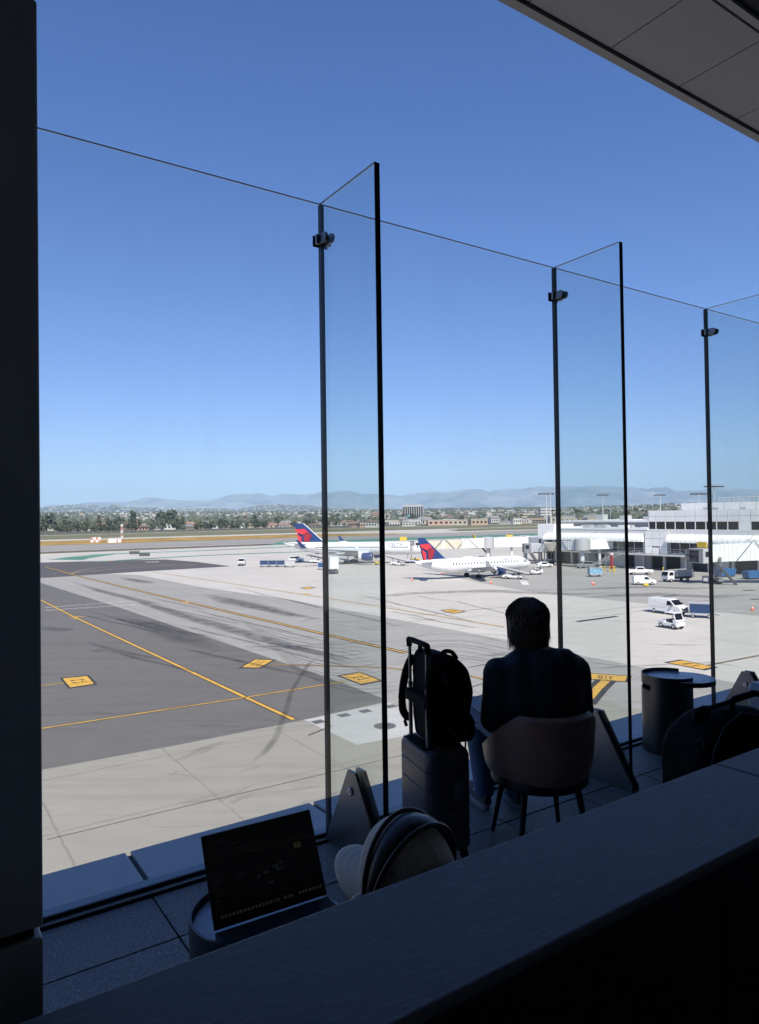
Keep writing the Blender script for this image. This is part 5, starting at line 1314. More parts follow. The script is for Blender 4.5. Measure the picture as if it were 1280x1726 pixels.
def aircraft(P):
    s = P["name"]; e = empty("airliner", P["loc"], P["rz"], P["label"], "airplane")
    m = MB(); m.loft(fuselage(P["fus"])); fu = m.build("fuselage", M_ac, e, smooth=50)
    r_w, r_h, cz = P["rw"], P["rh"], P["cz"]
    # cabin windows, doors, cockpit glazing
    q = MB()
    for sy in (-1, 1):
        x = P["win"][1]
        while x > P["win"][0]:
            if not any(abs(x - g) < 0.55 for g in P["doors"]):
                zz = cz + P["winz"]; ya, yb = [r_w * math.sqrt(max(0, 1 - ((P["winz"] + o) / r_h) ** 2)) + 0.02 for o in (-.2, .2)]
                q.add([(x - .14, sy * ya, zz - .2), (x + .14, sy * ya, zz - .2), (x + .14, sy * yb, zz + .2), (x - .14, sy * yb, zz + .2)], [(0, 1, 2, 3) if sy < 0 else (3, 2, 1, 0)])
            x -= P["pitch"]
    w_ = q.build("window_row", M_win, fu); w_["kind"] = "stuff"
    for g in P["doors"]:
        for sy in (-1, 1):
            yy = r_w + 0.015; q = MB()
            for (a, b, c_, d_) in ((g - .45, g - .40, -.75, 1.1), (g + .40, g + .45, -.75, 1.1), (g - .4, g + .4, 1.05, 1.1), (g - .4, g + .4, -.75, -.70)):
                pts = [];
                for z in (c_, d_):
                    ys = r_w * math.sqrt(max(0, 1 - (z / r_h) ** 2)) + .015; pts.append((z, ys))
                q.add([(a, sy * pts[0][1], cz + pts[0][0]), (b, sy * pts[0][1], cz + pts[0][0]), (b, sy * pts[1][1], cz + pts[1][0]), (a, sy * pts[1][1], cz + pts[1][0])], [(0, 1, 2, 3) if sy < 0 else (3, 2, 1, 0)])
            q.build("door_outline", M_acgrey, fu)
    q = MB(); nx = P["nose"]
    for sy in (-1, 1):
        for j in range(3):
            x0, x1 = P["ck"][0] - j * P["ck"][3], P["ck"][0] - (j + 1) * P["ck"][3] + .06
            def surf(x, z):
                st_ = P["fus"]
                for a_, b_ in zip(st_, st_[1:]):
                    if b_[0] <= x <= a_[0] or a_[0] <= x <= b_[0]:
                        u = (x - a_[0]) / (b_[0] - a_[0]); zc_ = lerp(a_[1], b_[1], u); rw = lerp(a_[2], b_[2], u); rh = lerp(a_[3], b_[3], u)
                        return rw * math.sqrt(max(0.0, 1 - ((z - zc_) / rh) ** 2)) + 0.02
                return 0.3
            z0, z1 = P["ck"][1], P["ck"][2]
            q.add([(x0, sy * surf(x0, z0), z0), (x1, sy * surf(x1, z0), z0), (x1 - .12, sy * surf(x1 - .12, z1), z1), (x0 - .12, sy * surf(x0 - .12, z1), z1)], [(0, 1, 2, 3), (3, 2, 1, 0)])
    o_ = q.build("cockpit_window", M_win, fu); o_["kind"] = "stuff"
    # wings
    for sy in (-1, 1):
        m = MB(); m.loft(wing([(a, sy * b, c_, d_, t_) for a, b, c_, d_, t_ in P["wing"]])); wg = m.build("wing", M_acgrey, e, smooth=40, fixn=True)
        a, b, c_, d_, t_ = P["wing"][-1]
        m = MB(); hgt = P["wl"]; m.loft([[(a - u * d_, sy * (b + .02 + h * .5), c_ + .02) for u, h in airfoil(d_, .09)], [(a - .45 * hgt - u * d_ * .75, sy * (b + .22 * hgt + h * .4), c_ + .5 * hgt) for u, h in airfoil(d_, .08)], [(a - 0.95 * hgt - u * d_ * .4, sy * (b + .38 * hgt + h * .3), c_ + hgt) for u, h in airfoil(d_, .07)]])
        m.build("winglet", P["wlm"], wg, smooth=40, fixn=True)
        for i, (fx, fy, fl_) in enumerate(P["flap"]):
            m = MB(); m.tube([(fx, sy * fy, P["flapz"]), (fx - fl_ * .5, sy * fy, P["flapz"] - .18), (fx - fl_, sy * fy, P["flapz"] - .02)], [.08, .2, .04], 8); m.build("flap_fairing", M_acgrey, wg, smooth=50)
        m = MB(); m.loft(wing([(a, sy * b, c_, d_, t_) for a, b, c_, d_, t_ in P["stab"]])); m.build("tailplane", M_ac, e, smooth=40, fixn=True)
        # engine
        ex, ey, ez, er, el = P["eng"]
        Mx = Matrix.Translation((ex, sy * ey, ez)) @ Euler((0, R(-90), 0)).to_matrix().to_4x4()
        m = MB(); m.lathe([(er * .86, 0.12), (er * .97, 0.0), (er * 1.02, .1), (er * 1.06, el * .3), (er * 1.02, el * .55), (er * .84, el * .82)], 28, M=Mx); en = m.build("nacelle", P["engm"], e, smooth=50)
        m = MB(); m.lathe([(er * .84, .12), (er * .955, -.02), (er * 1.01, .1)], 28, M=Mx); m.build("intake_lip", M_grey, en, smooth=50)
        m = MB(); m.lathe([(er * .86, .12), (er * .8, .6), (.01, .75)], 28, M=Mx); m.build("fan", M_acdark, en, smooth=30)
        m = MB(); m.lathe([(.01, .3), (er * .2, .55), (er * .26, .76)], 14, M=Mx); m.build("spinner", M_grey, en, smooth=50)
        m = MB(); m.lathe([(er * .84, el * .82), (er * .55, el * .86), (er * .5, el), (er * .2, el * 1.08), (.01, el * 1.18)], 24, M=Mx); m.build("exhaust", M_acdark, en, smooth=40)
        m = MB(); m.lathe([(er * .985, el * .56), (er * .85, el * .825)], 24, M=Matrix.Translation((0, 0, 0)) @ Mx @ Matrix.Scale(1.012, 4)); m.build("reverser_band", M_ac, en, smooth=50)
        m = MB(); m.b2((ex - el * .9, sy * ey - .12, ez + er * .8), (ex - el * .25, sy * ey + .12, P["pyl"])); m.build("pylon", M_ac, e, bevel=0.05)
        # main gear
        gx, gy, gr, nb = P["gear"]
        m = MB(); m.tube([(gx, sy * gy, P["gz"]), (gx, sy * gy, gr)], .14, 10); m.tube([(gx + .6, sy * gy * .8, P["gz"]), (gx, sy * gy, gr + .5)], .07, 8); g_ = m.build("main_gear", M_grey, e)
        for bxo in ((-.55, .55) if nb == 4 else (0,)):
            for wy in (-.38, .38):
                m = MB(); m.lathe([(gr * .45, -.16), (gr * .9, -.17), (gr, -.08), (gr, .08), (gr * .9, .17), (gr * .45, .16)], 20, cap=True, M=Matrix.Translation((gx + bxo, sy * gy + wy, gr)) @ Euler((R(90), 0, 0)).to_matrix().to_4x4()); m.build("wheel", M_tyre, g_, smooth=40)
    ngx, ngr = P["ngear"]
    m = MB(); m.tube([(ngx, 0, P["gz"]), (ngx, 0, ngr)], .1, 10); g_ = m.build("nose_gear", M_grey, e)
    for wy in (-.22, .22):
        m = MB(); m.lathe([(ngr * .45, -.1), (ngr * .92, -.1), (ngr, 0), (ngr * .92, .1), (ngr * .45, .1)], 18, cap=True, M=Matrix.Translation((ngx, wy, ngr)) @ Euler((R(90), 0, 0)).to_matrix().to_4x4()); m.build("wheel", M_tyre, g_, smooth=40)
    # fin with the faceted emblem
    m = MB(); m.loft(vfin(P["fin"])); fn = m.build("tail_fin", M_navy, e, smooth=40, fixn=True)
    x0, z0, sx_, sz_, yth = P["emb"]
    facets = [("emblem_facet", M_red, [(120, 156), (188, 152), (214, 182), (176, 206), (127, 180)]), ("emblem_facet", M_red, [(131, 196), (165, 226), (168, 288), (152, 288)]), ("emblem_facet", M_dred, [(180, 210), (218, 185), (238, 214), (213, 284), (187, 285)])]
    for nm, m_, pts in facets:
        for sy in (-1, 1):
            q = MB(); n = len(pts); pl = [(x0 + (p[0] - 110) * sx_, z0 - (p[1] - 105) * sz_) for p in pts]
            q.side(pl, sy * yth, sy * (yth + .012)); q.build(nm, m_, fn)
    if P.get("lepad"):
        m = MB(); a, b = P["fin"][0], P["fin"][-1]
        q = MB(); q.tube([(a[0] + .0, 0, a[1]), (b[0] + .0, 0, b[1])], .13, 8); q.build("fin_leading_edge", M_ac, fn)
    me = text_mesh("DELTA", P["txt"][2], 0.004); me.materials.append(M_navy)
    for sy in (-1, 1):
        o_ = obj("fuselage_lettering", me, fu); tz = P["txt"][1]; yy = r_w * math.sqrt(max(0, 1 - ((tz - cz) / r_h) ** 2)) + .02
        tilt = math.asin(min(1, (tz - cz) / r_h)) * .9
        o_.location = (P["txt"][0], sy * yy, tz); o_.rotation_euler = (R(90) - tilt, 0, 0) if sy < 0 else (R(90) - tilt, 0, R(180))
    # belly fairing, antennas
    m = MB(); m.ball((P["belly"][0], 0, P["belly"][1]), (P["belly"][2], r_w * .92, P["belly"][3]), 18, 10); m.build("belly_fairing", M_ac, e, smooth=60)
    m = MB(); m.ball((P["belly"][0] - 2, 0, cz + r_h), (1.6, .5, .28), 14, 8); m.build("antenna_dome", M_ac, e, smooth=60)
    return e
# large airliner (origin at the main gear, nose towards +x)
c7 = G(592, 949.5)
big = dict(name="big", loc=c7, rz=R(-15), label="large white twin engine airliner with a navy and red tail at the far gate", rw=1.88, rh=2.02, cz=4.75, nose=25,
    fus=[(25.1, 4.2, .05, .05), (24.8, 4.22, .42, .45), (24.0, 4.32, .95, 1.0), (22.8, 4.5, 1.4, 1.48), (21.2, 4.68, 1.75, 1.85), (19.5, 4.75, 1.88, 2.02), (-8.0, 4.75, 1.88, 2.02), (-11.5, 4.92, 1.75, 1.85), (-15, 5.3, 1.4, 1.45), (-18.5, 5.75, .9, 1.0), (-21, 6.1, .5, .6), (-22.2, 6.25, .15, .22)],
    win=(-11, 18.6), pitch=.51, winz=.38, doors=(19.6, 12.5, 2.5, -12.2), ck=(23.2, 4.95, 5.55, .55),
    wing=[(7.5, 1.6, 3.75, 8.8, .12), (2.2, 6.6, 4.25, 5.4, .11), (-7.5, 18.6, 5.6, 1.9, .10)], wl=2.5, wlm=M_navy,
    flap=[(-.6, 4.2, 2.6), (-2.4, 8.2, 2.4), (-5.5, 12.8, 2.0)], flapz=3.85,
    stab=[(-13.8, .6, 6.0, 4.6, .10), (-18.6, 7.6, 6.9, 1.8, .09)], eng=(9.0, 6.5, 2.45, 1.18, 5.2), engm=M_navy, pyl=4.2,
    gear=(0, 3.65, .55, 4), gz=4.0, ngear=(18.3, .42),
    fin=[(-8.6, 6.5, 8.0, .10), (-15.4, 12.3, 3.5, .09), (-15.8, 12.7, 3.1, .07)], emb=(-19.1, 12.6, .049, .0345, .40), lepad=True, txt=(14.8, 5.9, 1.5), belly=(-.5, 3.3, 6.5, 1.1))
aircraft(big)
c1 = G(797, 973.5)
small = dict(name="small", loc=c1, rz=R(25), label="smaller white regional jet with a navy and red tail parked broadside on the apron", rw=1.5, rh=1.68, cz=3.05, nose=17,
    fus=[(16.6, 2.55, .05, .05), (16.4, 2.57, .35, .38), (15.7, 2.66, .78, .85), (14.6, 2.84, 1.15, 1.28), (13.2, 3.0, 1.42, 1.58), (11.8, 3.05, 1.5, 1.68), (-6.0, 3.05, 1.5, 1.68), (-8.5, 3.22, 1.36, 1.5), (-11, 3.52, 1.05, 1.15), (-13.2, 3.82, .68, .76), (-14.6, 4.0, .36, .42), (-15.0, 4.05, .18, .25)],
    win=(-6.6, 11.6), pitch=.80, winz=.42, doors=(12.3, -8.0), ck=(15.1, 3.2, 3.72, .45),
    wing=[(4.6, 1.3, 2.35, 5.6, .12), (1.0, 4.6, 2.6, 3.5, .11), (-3.2, 12.6, 3.35, 1.4, .10)], wl=1.5, wlm=M_acgrey,
    flap=[(-.4, 3.0, 1.7), (-1.5, 6.0, 1.6), (-3.0, 8.8, 1.3)], flapz=2.45,
    stab=[(-10.8, .5, 4.0, 2.9, .10), (-13.8, 5.0, 4.45, 1.3, .09)], eng=(6.0, 4.15, 1.55, .80, 3.3), engm=M_navy, pyl=2.6,
    gear=(0, 2.6, .48, 2), gz=2.6, ngear=(13.2, .32),
    fin=[(-5.6, 4.3, 7.0, .06), (-7.6, 5.0, 5.4, .10), (-12.35, 9.3, 2.05, .09), (-12.6, 9.6, 1.75, .07)], emb=(-14.25, 9.55, .0322, .0278, .27), txt=(9.2, 4.05, .95), belly=(.8, 1.9, 4.6, .72))
aircraft(small)
m = MB(); 

# ------------------------------------------------------------------ vehicles
def wheels(e, xs, hw, r, name="wheel"):
    for x in xs:
        for sy in (-1, 1):
            q = MB(); Mx = Matrix.Translation((x, sy * hw, r)) @ Euler((R(90), 0, 0)).to_matrix().to_4x4()
            q.lathe([(r * .55, -.11), (r * .92, -.11), (r, -.05), (r, .05), (r * .92, .11), (r * .55, .11)], 16, cap=True, M=Mx); w_ = q.build("wheel", M_tyre, e, smooth=40)
            q = MB(); q.lathe([(.01, -.125), (r * .5, -.125), (r * .58, -.10)], 12, M=Mx); q.lathe([(.01, .125), (r * .5, .125), (r * .58, .10)], 12, M=Mx); q.build("rim", M_grey, w_, smooth=40)
def bodyloft(prof, w0, w1, zsh):
    """side profile extruded, narrowing above the shoulder line zsh"""
    m = MB(); L_ = []; R_ = []
    for x, z in prof:
        hw = w0 if z <= zsh else lerp(w0, w1, min(1, (z - zsh) / max(.1, (max(p[1] for p in prof) - zsh))))
        L_.append((x, -hw, z)); R_.append((x, hw, z))
    n = len(prof); m.add(L_ + R_, [tuple(range(n)), tuple(range(2 * n - 1, n - 1, -1))] + [(i, n + i, n + (i + 1) % n, (i + 1) % n) for i in range(n)])
    return m
def quad(name, pts, m_, parent):
    q = MB(); q.add(pts, [(0, 1, 2, 3), (3, 2, 1, 0)]); return q.build(name, m_, parent)
def vehicle(kind, loc, rz, label, cat, paint=M_white, grp=None):
    e = empty(kind, (loc[0], loc[1], 0.04), rz, label, cat, grp)
    if kind == "cargo_van":
        prof = [(-2.75, .35), (2.6, .35), (2.72, .55), (2.7, 1.0), (2.45, 1.22), (1.75, 1.38), (.98, 2.08), (.6, 2.18), (-2.6, 2.18), (-2.78, 2.0)]
        m = bodyloft(prof, .98, .86, 1.2); b = m.build("body", paint, e, bevel=.07, seg=3, fixn=True)
        quad("windscreen", [(1.72, -.84, 1.42), (1.72, .84, 1.42), (1.02, .80, 2.05), (1.02, -.80, 2.05)], M_win, b).location.x = .045
        for s in (-1, 1):
            quad("side_window", [(1.5, s * .975, 1.36), (.45, s * .975, 1.36), (.5, s * .905, 1.92), (1.02, s * .905, 1.92)], M_win, b)
            bx("mirror", (1.35, s * 1.0 if s > 0 else -1.25, 1.3), (1.5, s * 1.25 if s > 0 else -1.0, 1.65), M_acdark, b)
            bx("headlight", (2.6, s * .65 - .17, .98), (2.72, s * .65 + .17, 1.16), M_grey, b); bx("side_groove", (-2.5, s * .985 - .006, 1.0), (.3, s * .985 + .006, 1.03), M_acgrey, b)
        bx("grille", (2.7, -.62, .72), (2.745, .62, 1.0), M_acdark, b, bevel=.02); bx("bumper", (2.55, -.97, .36), (2.78, .97, .62), M_acdark, b, bevel=.04); bx("plate", (2.775, -.22, .55), (2.79, .22, .66), M_white, b)
        wheels(e, (1.75, -1.7), .86, .36)
    elif kind == "small_van":
        prof = [(-2.1, .3), (2.1, .3), (2.2, .5), (2.15, .85), (1.95, 1.0), (1.3, 1.12), (.45, 1.76), (.1, 1.84), (-1.95, 1.82), (-2.15, 1.6)]
        m = bodyloft(prof, .88, .78, 1.05); b = m.build("body", paint, e, bevel=.07, seg=3, fixn=True)
        quad("windscreen", [(1.28, -.74, 1.15), (1.28, .74, 1.15), (.5, .70, 1.74), (.5, -.70, 1.74)], M_win, b).location.x = .05
        for s in (-1, 1):
            quad("side_window", [(1.05, s * .885, 1.12), (-.05, s * .885, 1.12), (0, s * .83, 1.6), (.45, s * .83, 1.6)], M_win, b); bx("headlight", (2.0, s * .6 - .16, .8), (2.17, s * .6 + .16, .94), M_grey, b); bx("door_seam", (-.2, s * .885 - .006, .45), (-.18, s * .885 + .006, 1.6), M_acgrey, b)
        bx("grille", (2.15, -.5, .5), (2.215, .5, .72), M_acdark, b)
        wheels(e, (1.35, -1.35), .78, .32)
    elif kind in ("pickup_truck", "sport_utility", "sedan_car"):
        if kind == "pickup_truck": prof = [(-2.8, .5), (2.75, .5), (2.85, .75), (2.8, 1.12), (1.35, 1.22), (.75, 1.82), (-.7, 1.82), (-1.0, 1.2), (-2.85, 1.18)]
        elif kind == "sport_utility": prof = [(-2.3, .4), (2.3, .4), (2.4, .7), (2.3, 1.05), (1.2, 1.15), (.45, 1.74), (-2.0, 1.76), (-2.35, 1.2)]
        else: prof = [(-2.1, .32), (2.1, .32), (2.2, .55), (2.1, .8), (1.15, .92), (.4, 1.42), (-1.0, 1.45), (-1.75, 1.0), (-2.2, .95)]
        top = max(p[1] for p in prof); sh_ = top - .62
        m = bodyloft(prof, .95, .76, sh_); b = m.build("body", paint, e, bevel=.07, seg=3, fixn=True)
        x1 = [p for p in prof if p[1] > top - .06][0][0]; xb = [p for p in prof if p[1] > top - .06][-1][0]
        for s in (-1, 1):
            quad("side_window", [(x1 + .35, s * .945, sh_ + .05), (xb - .1, s * .945, sh_ + .05), (xb + .1, s * .81, top - .1), (x1 - .05, s * .81, top - .1)], M_win, b); bx("headlight", (2.1 if kind != "pickup_truck" else 2.7, s * .68 - .18, sh_ - .35), (2.32 if kind == "sport_utility" else (2.83 if kind == "pickup_truck" else 2.16), s * .68 + .18, sh_ - .2), M_grey, b)
        quad("windscreen", [(x1 + .6, -.8, sh_ + .06), (x1 + .6, .8, sh_ + .06), (x1 + .06, .74, top - .05), (x1 + .06, -.74, top - .05)], M_win, b).location.x = .05
        if kind == "pickup_truck": bx("bed", (-2.7, -.8, .9), (-1.15, .8, 1.19), M_acdark, b)
        wheels(e, (1.75, -1.75) if kind == "pickup_truck" else (1.4, -1.4), .85, .38)
    elif kind == "baggage_tug":
        m = MB(); m.side([(-1.5, .35), (1.45, .35), (1.5, .6), (1.45, 1.15), (.85, 1.2), (.85, .75), (-.3, .75), (-.5, 1.0), (-1.5, .95)], -.75, .75); b = m.build("body", paint, e, bevel=.05, seg=2, fixn=True)
        q = MB()
        for s in (-1, 1):
            q.tube([(1.25, s * .68, 1.1), (1.0, s * .66, 1.95)], .05, 6); q.tube([(-.35, s * .68, .95), (-.35, s * .66, 1.95)], .05, 6)
        q.build("cab_frame", M_white, e); bx("roof", (-.45, -.75, 1.95), (1.1, .75, 2.03), M_white, e, bevel=.03)
        quad("windscreen", [(1.24, -.62, 1.2), (1.24, .62, 1.2), (1.02, .6, 1.92), (1.02, -.6, 1.92)], M_win, e); bx("seat", (-.3, -.5, .75), (.2, .5, 1.15), M_acdark, e, bevel=.04)
        for s in (-1, 1): bx("headlight", (1.46, s * .55 - .1, .9), (1.51, s * .55 + .1, 1.02), M_acdark, e)
        bx("front_panel_sign", (1.48, -.25, .92), (1.505, .25, 1.02), M_acgrey, e)
        wheels(e, (.95, -1.0), .66, .34)
    elif kind == "baggage_cart":
        bx("deck", (-1.5, -.8, .45), (1.5, .8, .55), M_grey, e); q = MB()
        for sx in (-1, 1):
            for sy in (-1, 1): q.box((sx * 1.45, sy * .77, 1.25), (.09, .09, 1.4))
        for sy in (-1, 1): q.box((0, sy * .77, 1.95), (3.0, .09, .09)); q.box((0, sy * .77, .6), (3.0, .09, .1))
        for sx in (-1, 1): q.box((sx * 1.45, 0, 1.95), (.09, 1.6, .09)); q.box((sx * 1.45, 0, .6), (.09, 1.6, .1))
        q.build("frame", M_grey, e); bx("roof", (-1.52, -.84, 1.98), (1.52, .84, 2.03), M_grey, e)
        for sy in (-1, 1):
            for i in range(2): bx("curtain", (-1.42 + i * 1.43, sy * .76 - .012, .6), (-.01 + i * 1.43, sy * .76 + .012, 1.93), paint, e)
        for sx in (-1, 1): bx("end_panel", (sx * 1.44 - .012, -.72, .6), (sx * 1.44 + .012, .72, 1.93), paint, e)
        q = MB(); q.tube([(1.5, 0, .5), (2.3, 0, .4)], .05, 6); q.build("tow_bar", M_acdark, e); wheels(e, (1.0, -1.0), .62, .24)
    elif kind == "stake_truck":
        m = MB(); m.side([(1.5, .55), (3.3, .55), (3.35, 1.3), (3.0, 2.25), (1.6, 2.3), (1.5, 2.2)], -.98, .98); b = m.build("cab", paint, e, bevel=.06, fixn=True)
        quad("windscreen", [(3.34, -.85, 1.35), (3.34, .85, 1.35), (3.06, .82, 2.12), (3.06, -.82, 2.12)], M_win, b).location.x = .03
        for s in (-1, 1): quad("side_window", [(3.05, s * .99, 1.35), (1.9, s * .99, 1.35), (1.9, s * .99, 2.05), (2.85, s * .99, 2.05)], M_win, b); bx("headlight", (3.3, s * .7 - .16, .8), (3.39, s * .7 + .16, .98), M_grey, b)
        bx("chassis", (-3.4, -.45, .55), (1.5, .45, .85), M_acdark, e); bx("bed", (-3.5, -1.1, .9), (1.35, 1.1, 1.05), M_acdark, e)
        for i in range(9):
            q = MB()
            for s in (-1, 1): q.box((-3.4 + i * .58, s * 1.07, 1.75), (.08, .06, 1.4))
            q.build("stake", M_grey, e)
        q = MB()
        for s in (-1, 1):
            for z in (1.3, 1.75, 2.2, 2.42): q.box((-1.07, s * 1.07, z), (4.75, .05, .1))
        q.build("side_rail", M_grey, e)
        for i in range(5): bx("crate_load", (-3.2 + i * .88, -.9, 1.06), (-2.42 + i * .88, .9, 2.0 + (i % 2) * .35), M_grey, e)
        wheels(e, (2.45, -1.9), .9, .4)
    elif kind == "belt_loader":
        m = MB(); m.side([(-2.2, .4), (2.4, .4), (2.5, .7), (2.0, .95), (.6, .95), (.4, .75), (-2.2, .75)], -.85, .85); m.build("chassis", paint, e, bevel=.05, fixn=True)
        m = MB(); m.add([(-3.6, -.6, .9), (-3.6, .6, .9), (3.8, .6, 2.5), (3.8, -.6, 2.5), (-3.6, -.6, 1.1), (-3.6, .6, 1.1), (3.8, .6, 2.7), (3.8, -.6, 2.7)], [(3, 2, 1, 0), (4, 5, 6, 7), (0, 1, 5, 4), (1, 2, 6, 5), (2, 3, 7, 6), (3, 0, 4, 7)]); bl = m.build("conveyor", M_acdark, e)
        for s in (-1, 1):
            q = MB(); q.tube([(-3.6, s * .65, 1.25), (3.8, s * .65, 2.85)], .06, 6); q.build("side_rail", M_white, bl)
        q = MB(); q.tube([(1.5, 0, .9), (2.4, 0, 2.3)], .1, 6); q.build("lift_strut", M_grey, e); bx("seat", (-.6, .35, .9), (-.1, .8, 1.4), M_acdark, e); wheels(e, (1.5, -1.4), .75, .36)
    elif kind == "catering_lift":
        bx("box_body", (-1.6, -1.2, 1.3), (1.6, 1.2, 4.3), paint, e, bevel=.04); bx("chassis", (-1.8, -1.0, .5), (1.8, 1.0, .9), M_acdark, e); q = MB()
        for s in (-1, 1): q.tube([(-1.3, s * .8, .9), (1.3, s * .8, 1.3)], .07, 6); q.tube([(1.3, s * .8, .9), (-1.3, s * .8, 1.3)], .07, 6)
        q.build("scissor_lift", M_grey, e); bx("roller_door", (-1.62, -.9, 1.6), (-1.602, .9, 4.0), M_clad2, e); bx("door_latch", (-1.64, -.1, 2.4), (-1.62, .1, 2.7), M_acdark, e); wheels(e, (1.2, -1.2), .9, .4)
    return e
def yaw(px0, py0, px1, py1):
    a, b = G(px0, py0), G(px1, py1); return math.atan2(b.y - a.y, b.x - a.x)
vehicle("cargo_van", G(1127, 1034.5), R(-60), "white cargo van with dark grille behind the white tug", "van")
vehicle("baggage_tug", G(1132, 1059), R(-64), "small white open cab baggage tug in front of the cargo van", "tug")
vehicle("baggage_cart", G(1182, 1041), R(-26), "navy curtain sided baggage cart beside the cargo van", "baggage cart", M_blue)
vehicle("small_van", G(1086, 985.5), R(-8), "small white delivery van between the pickup and the cones", "van")
vehicle("pickup_truck", G(1079, 968.5), R(176), "white pickup truck parked under the stair landing", "pickup truck")
vehicle("stake_truck", G(1142, 980), R(200), "white stake bed truck loaded with crates by the jet bridge", "truck")
vehicle("sport_utility", G(985, 957.5), R(186), "dark grey car parked under the pier by the yellow posts", "car", M_dgrey)
vehicle("sedan_car", G(918, 956), R(5), "white car parked behind the nose of the smaller jet", "car")
vehicle("sport_utility", G(500, 947), R(-8), "white and grey utility vehicle beside the big airliner's tail", "car")
vehicle("cargo_van", G(408, 953), R(-85), "lone white van driving on the open apron", "van")
for i, px in enumerate((447, 461, 475)):
    vehicle("baggage_cart", G(px, 955.5), R(4), "dark blue baggage cart in the train parked on the open apron", "baggage cart", M_blue, "baggage carts in a train on the apron")
vehicle("baggage_cart", G(489, 956), R(4), "grey baggage cart at the end of the parked cart train", "baggage cart", M_grey)
vehicle("baggage_cart", G(1003.5, 972), R(4), "pale blue and white cart standing alone before the pier", "baggage cart", mat("pale_blue_panel", (0.20, 0.38, 0.52), .5, var=.5, scale=1.5))
vehicle("catering_lift", G(561, 967), R(-70), "white box lift truck seen through the first glass fin", "lift truck")
vehicle("baggage_cart", G(545, 960), R(5), "blue cargo container cart next to the white lift truck", "baggage cart", mat("container_blue", (.03, .07, .2), .5))
vehicle("belt_loader", G(536, 949), R(170), "white belt loader raised at the big airliner's rear hold", "belt loader")
vehicle("belt_loader", G(866, 976), R(152), "white belt loader raised to the smaller jet's front hold", "belt loader")
vehicle("belt_loader", G(672, 953), R(150), "white belt loader beside the big airliner's nose", "belt loader")
vehicle("baggage_tug", G(904, 968.5), R(8), "low white tug by the smaller jet's nose", "tug")
vehicle("baggage_tug", G(640, 952), R(20), "small tug under the big airliner's wing", "tug", M_yellow)
vehicle("baggage_tug", G(700, 947), R(190), "small yellow tug ahead of the big airliner's nose", "tug", M_yellow)
# skips, kiosk, pylon sign, cones, bollards
def skip(loc, rz, label):
    e = empty("waste_container", loc, rz, label, "container"); m = MB(); m.side([(-2, .3), (1.8, .3), (2.2, 1.7), (-2.2, 1.7)], -1.1, 1.1); m.build("body", mat("container_bright_blue", (.03, .13, .32), .5), e, fixn=True)
    for s in (-1, 1):
        bx("lid", (-2.2, s * .56 - .54, 1.7), (2.2, s * .56 + .54, 1.78), mat("container_bright_blue", (0, 0, 0)), e)
        for i in range(5): bx("rib", (-1.8 + i * .85, s * 1.1 - .04 + s * .04, .35), (-1.7 + i * .85, s * 1.1 + .04 + s * .04, 1.68), mat("container_bright_blue", (0, 0, 0)), e)
    bx("skids", (-1.9, -.9, 0), (1.9, .9, .3), M_acdark, e)
skip(G(1272, 976), R(8), "bright blue waste container in the pier's shade")
skip(G(1222, 972), R(14), "blue waste container behind the jet bridge wheels")
def cone(px, py, label, grp=None):
    c_ = G(px, py); e = empty("traffic_cone", (c_.x, c_.y, 0.036), 0, label, "traffic cone", grp); m = MB(); m.lathe([(.22, .04), (.19, .06), (.05, .78), (.03, .8)], 14, cap=True); m.build("cone_body", M_orange, e, smooth=40)
    bx("base", (-.28, -.28, 0), (.28, .28, .05), M_orange, e); m = MB(); m.lathe([(.149, .3), (.111, .5)], 14); m.build("reflective_band", M_white, e, smooth=40)
for px, py in ((998.5, 985), (1001.5, 986)): cone(px, py, "orange cone in the pair standing before the pale blue cart", "cone pair by the pale blue cart")
cone(1268.5, 1029, "lone orange cone near the last glass fin"); cone(828, 984, "orange cone by the smaller jet's engine")
cone(746, 967.5, "orange cone beneath the smaller jet's rear fuselage"); cone(695, 979, "orange cone behind the smaller jet's tail")
m = MB(); c_ = G(1089, 988)
ch_ = empty("wheel_chock_box", (c_.x, c_.y, 0), 0, "small yellow block on the ground before the small white van", "chock"); bx("block", (-.5, -.3, 0), (.5, .3, .5), M_yellow, ch_, bevel=.15, seg=2); bx("grip", (-.12, -.06, .5), (.12, .06, .68), M_yellow, ch_, bevel=.04)
c_ = G(1031.5, 963); pyl = empty("pylon_sign", (c_.x, c_.y, 0), RZ, "tall narrow red sign pillar by the yellow posts", "sign"); bx("pillar", (-.25, -.3, .6), (.25, .3, 4.8), mat("sign_red", (.36, .025, .035), .5), pyl, bevel=.03); bx("plinth", (-.5, -.65, 0), (.5, .65, .6), M_clad2, pyl); bx("top_panel", (-.26, -.31, 4.1), (.26, .31, 4.7), M_clad, pyl)
for i, px in enumerate((1014, 1019, 1028, 1034, 1036.5, 1118)):
    c_ = G(px, 964 if px < 1100 else 966); e = empty("bollard", (c_.x, c_.y, 0), 0, "yellow steel bollard guarding the pier wall", "bollard", "yellow bollards along the pier"); m = MB(); m.lathe([(.16, 0), (.16, 1.3), (.12, 1.42), (.01, 1.45)], 12, cap=True); m.build("post", M_yellow, e, smooth=40); m = MB(); m.lathe([(.165, .9), (.165, 1.1)], 12); m.build("band", M_blk, e)
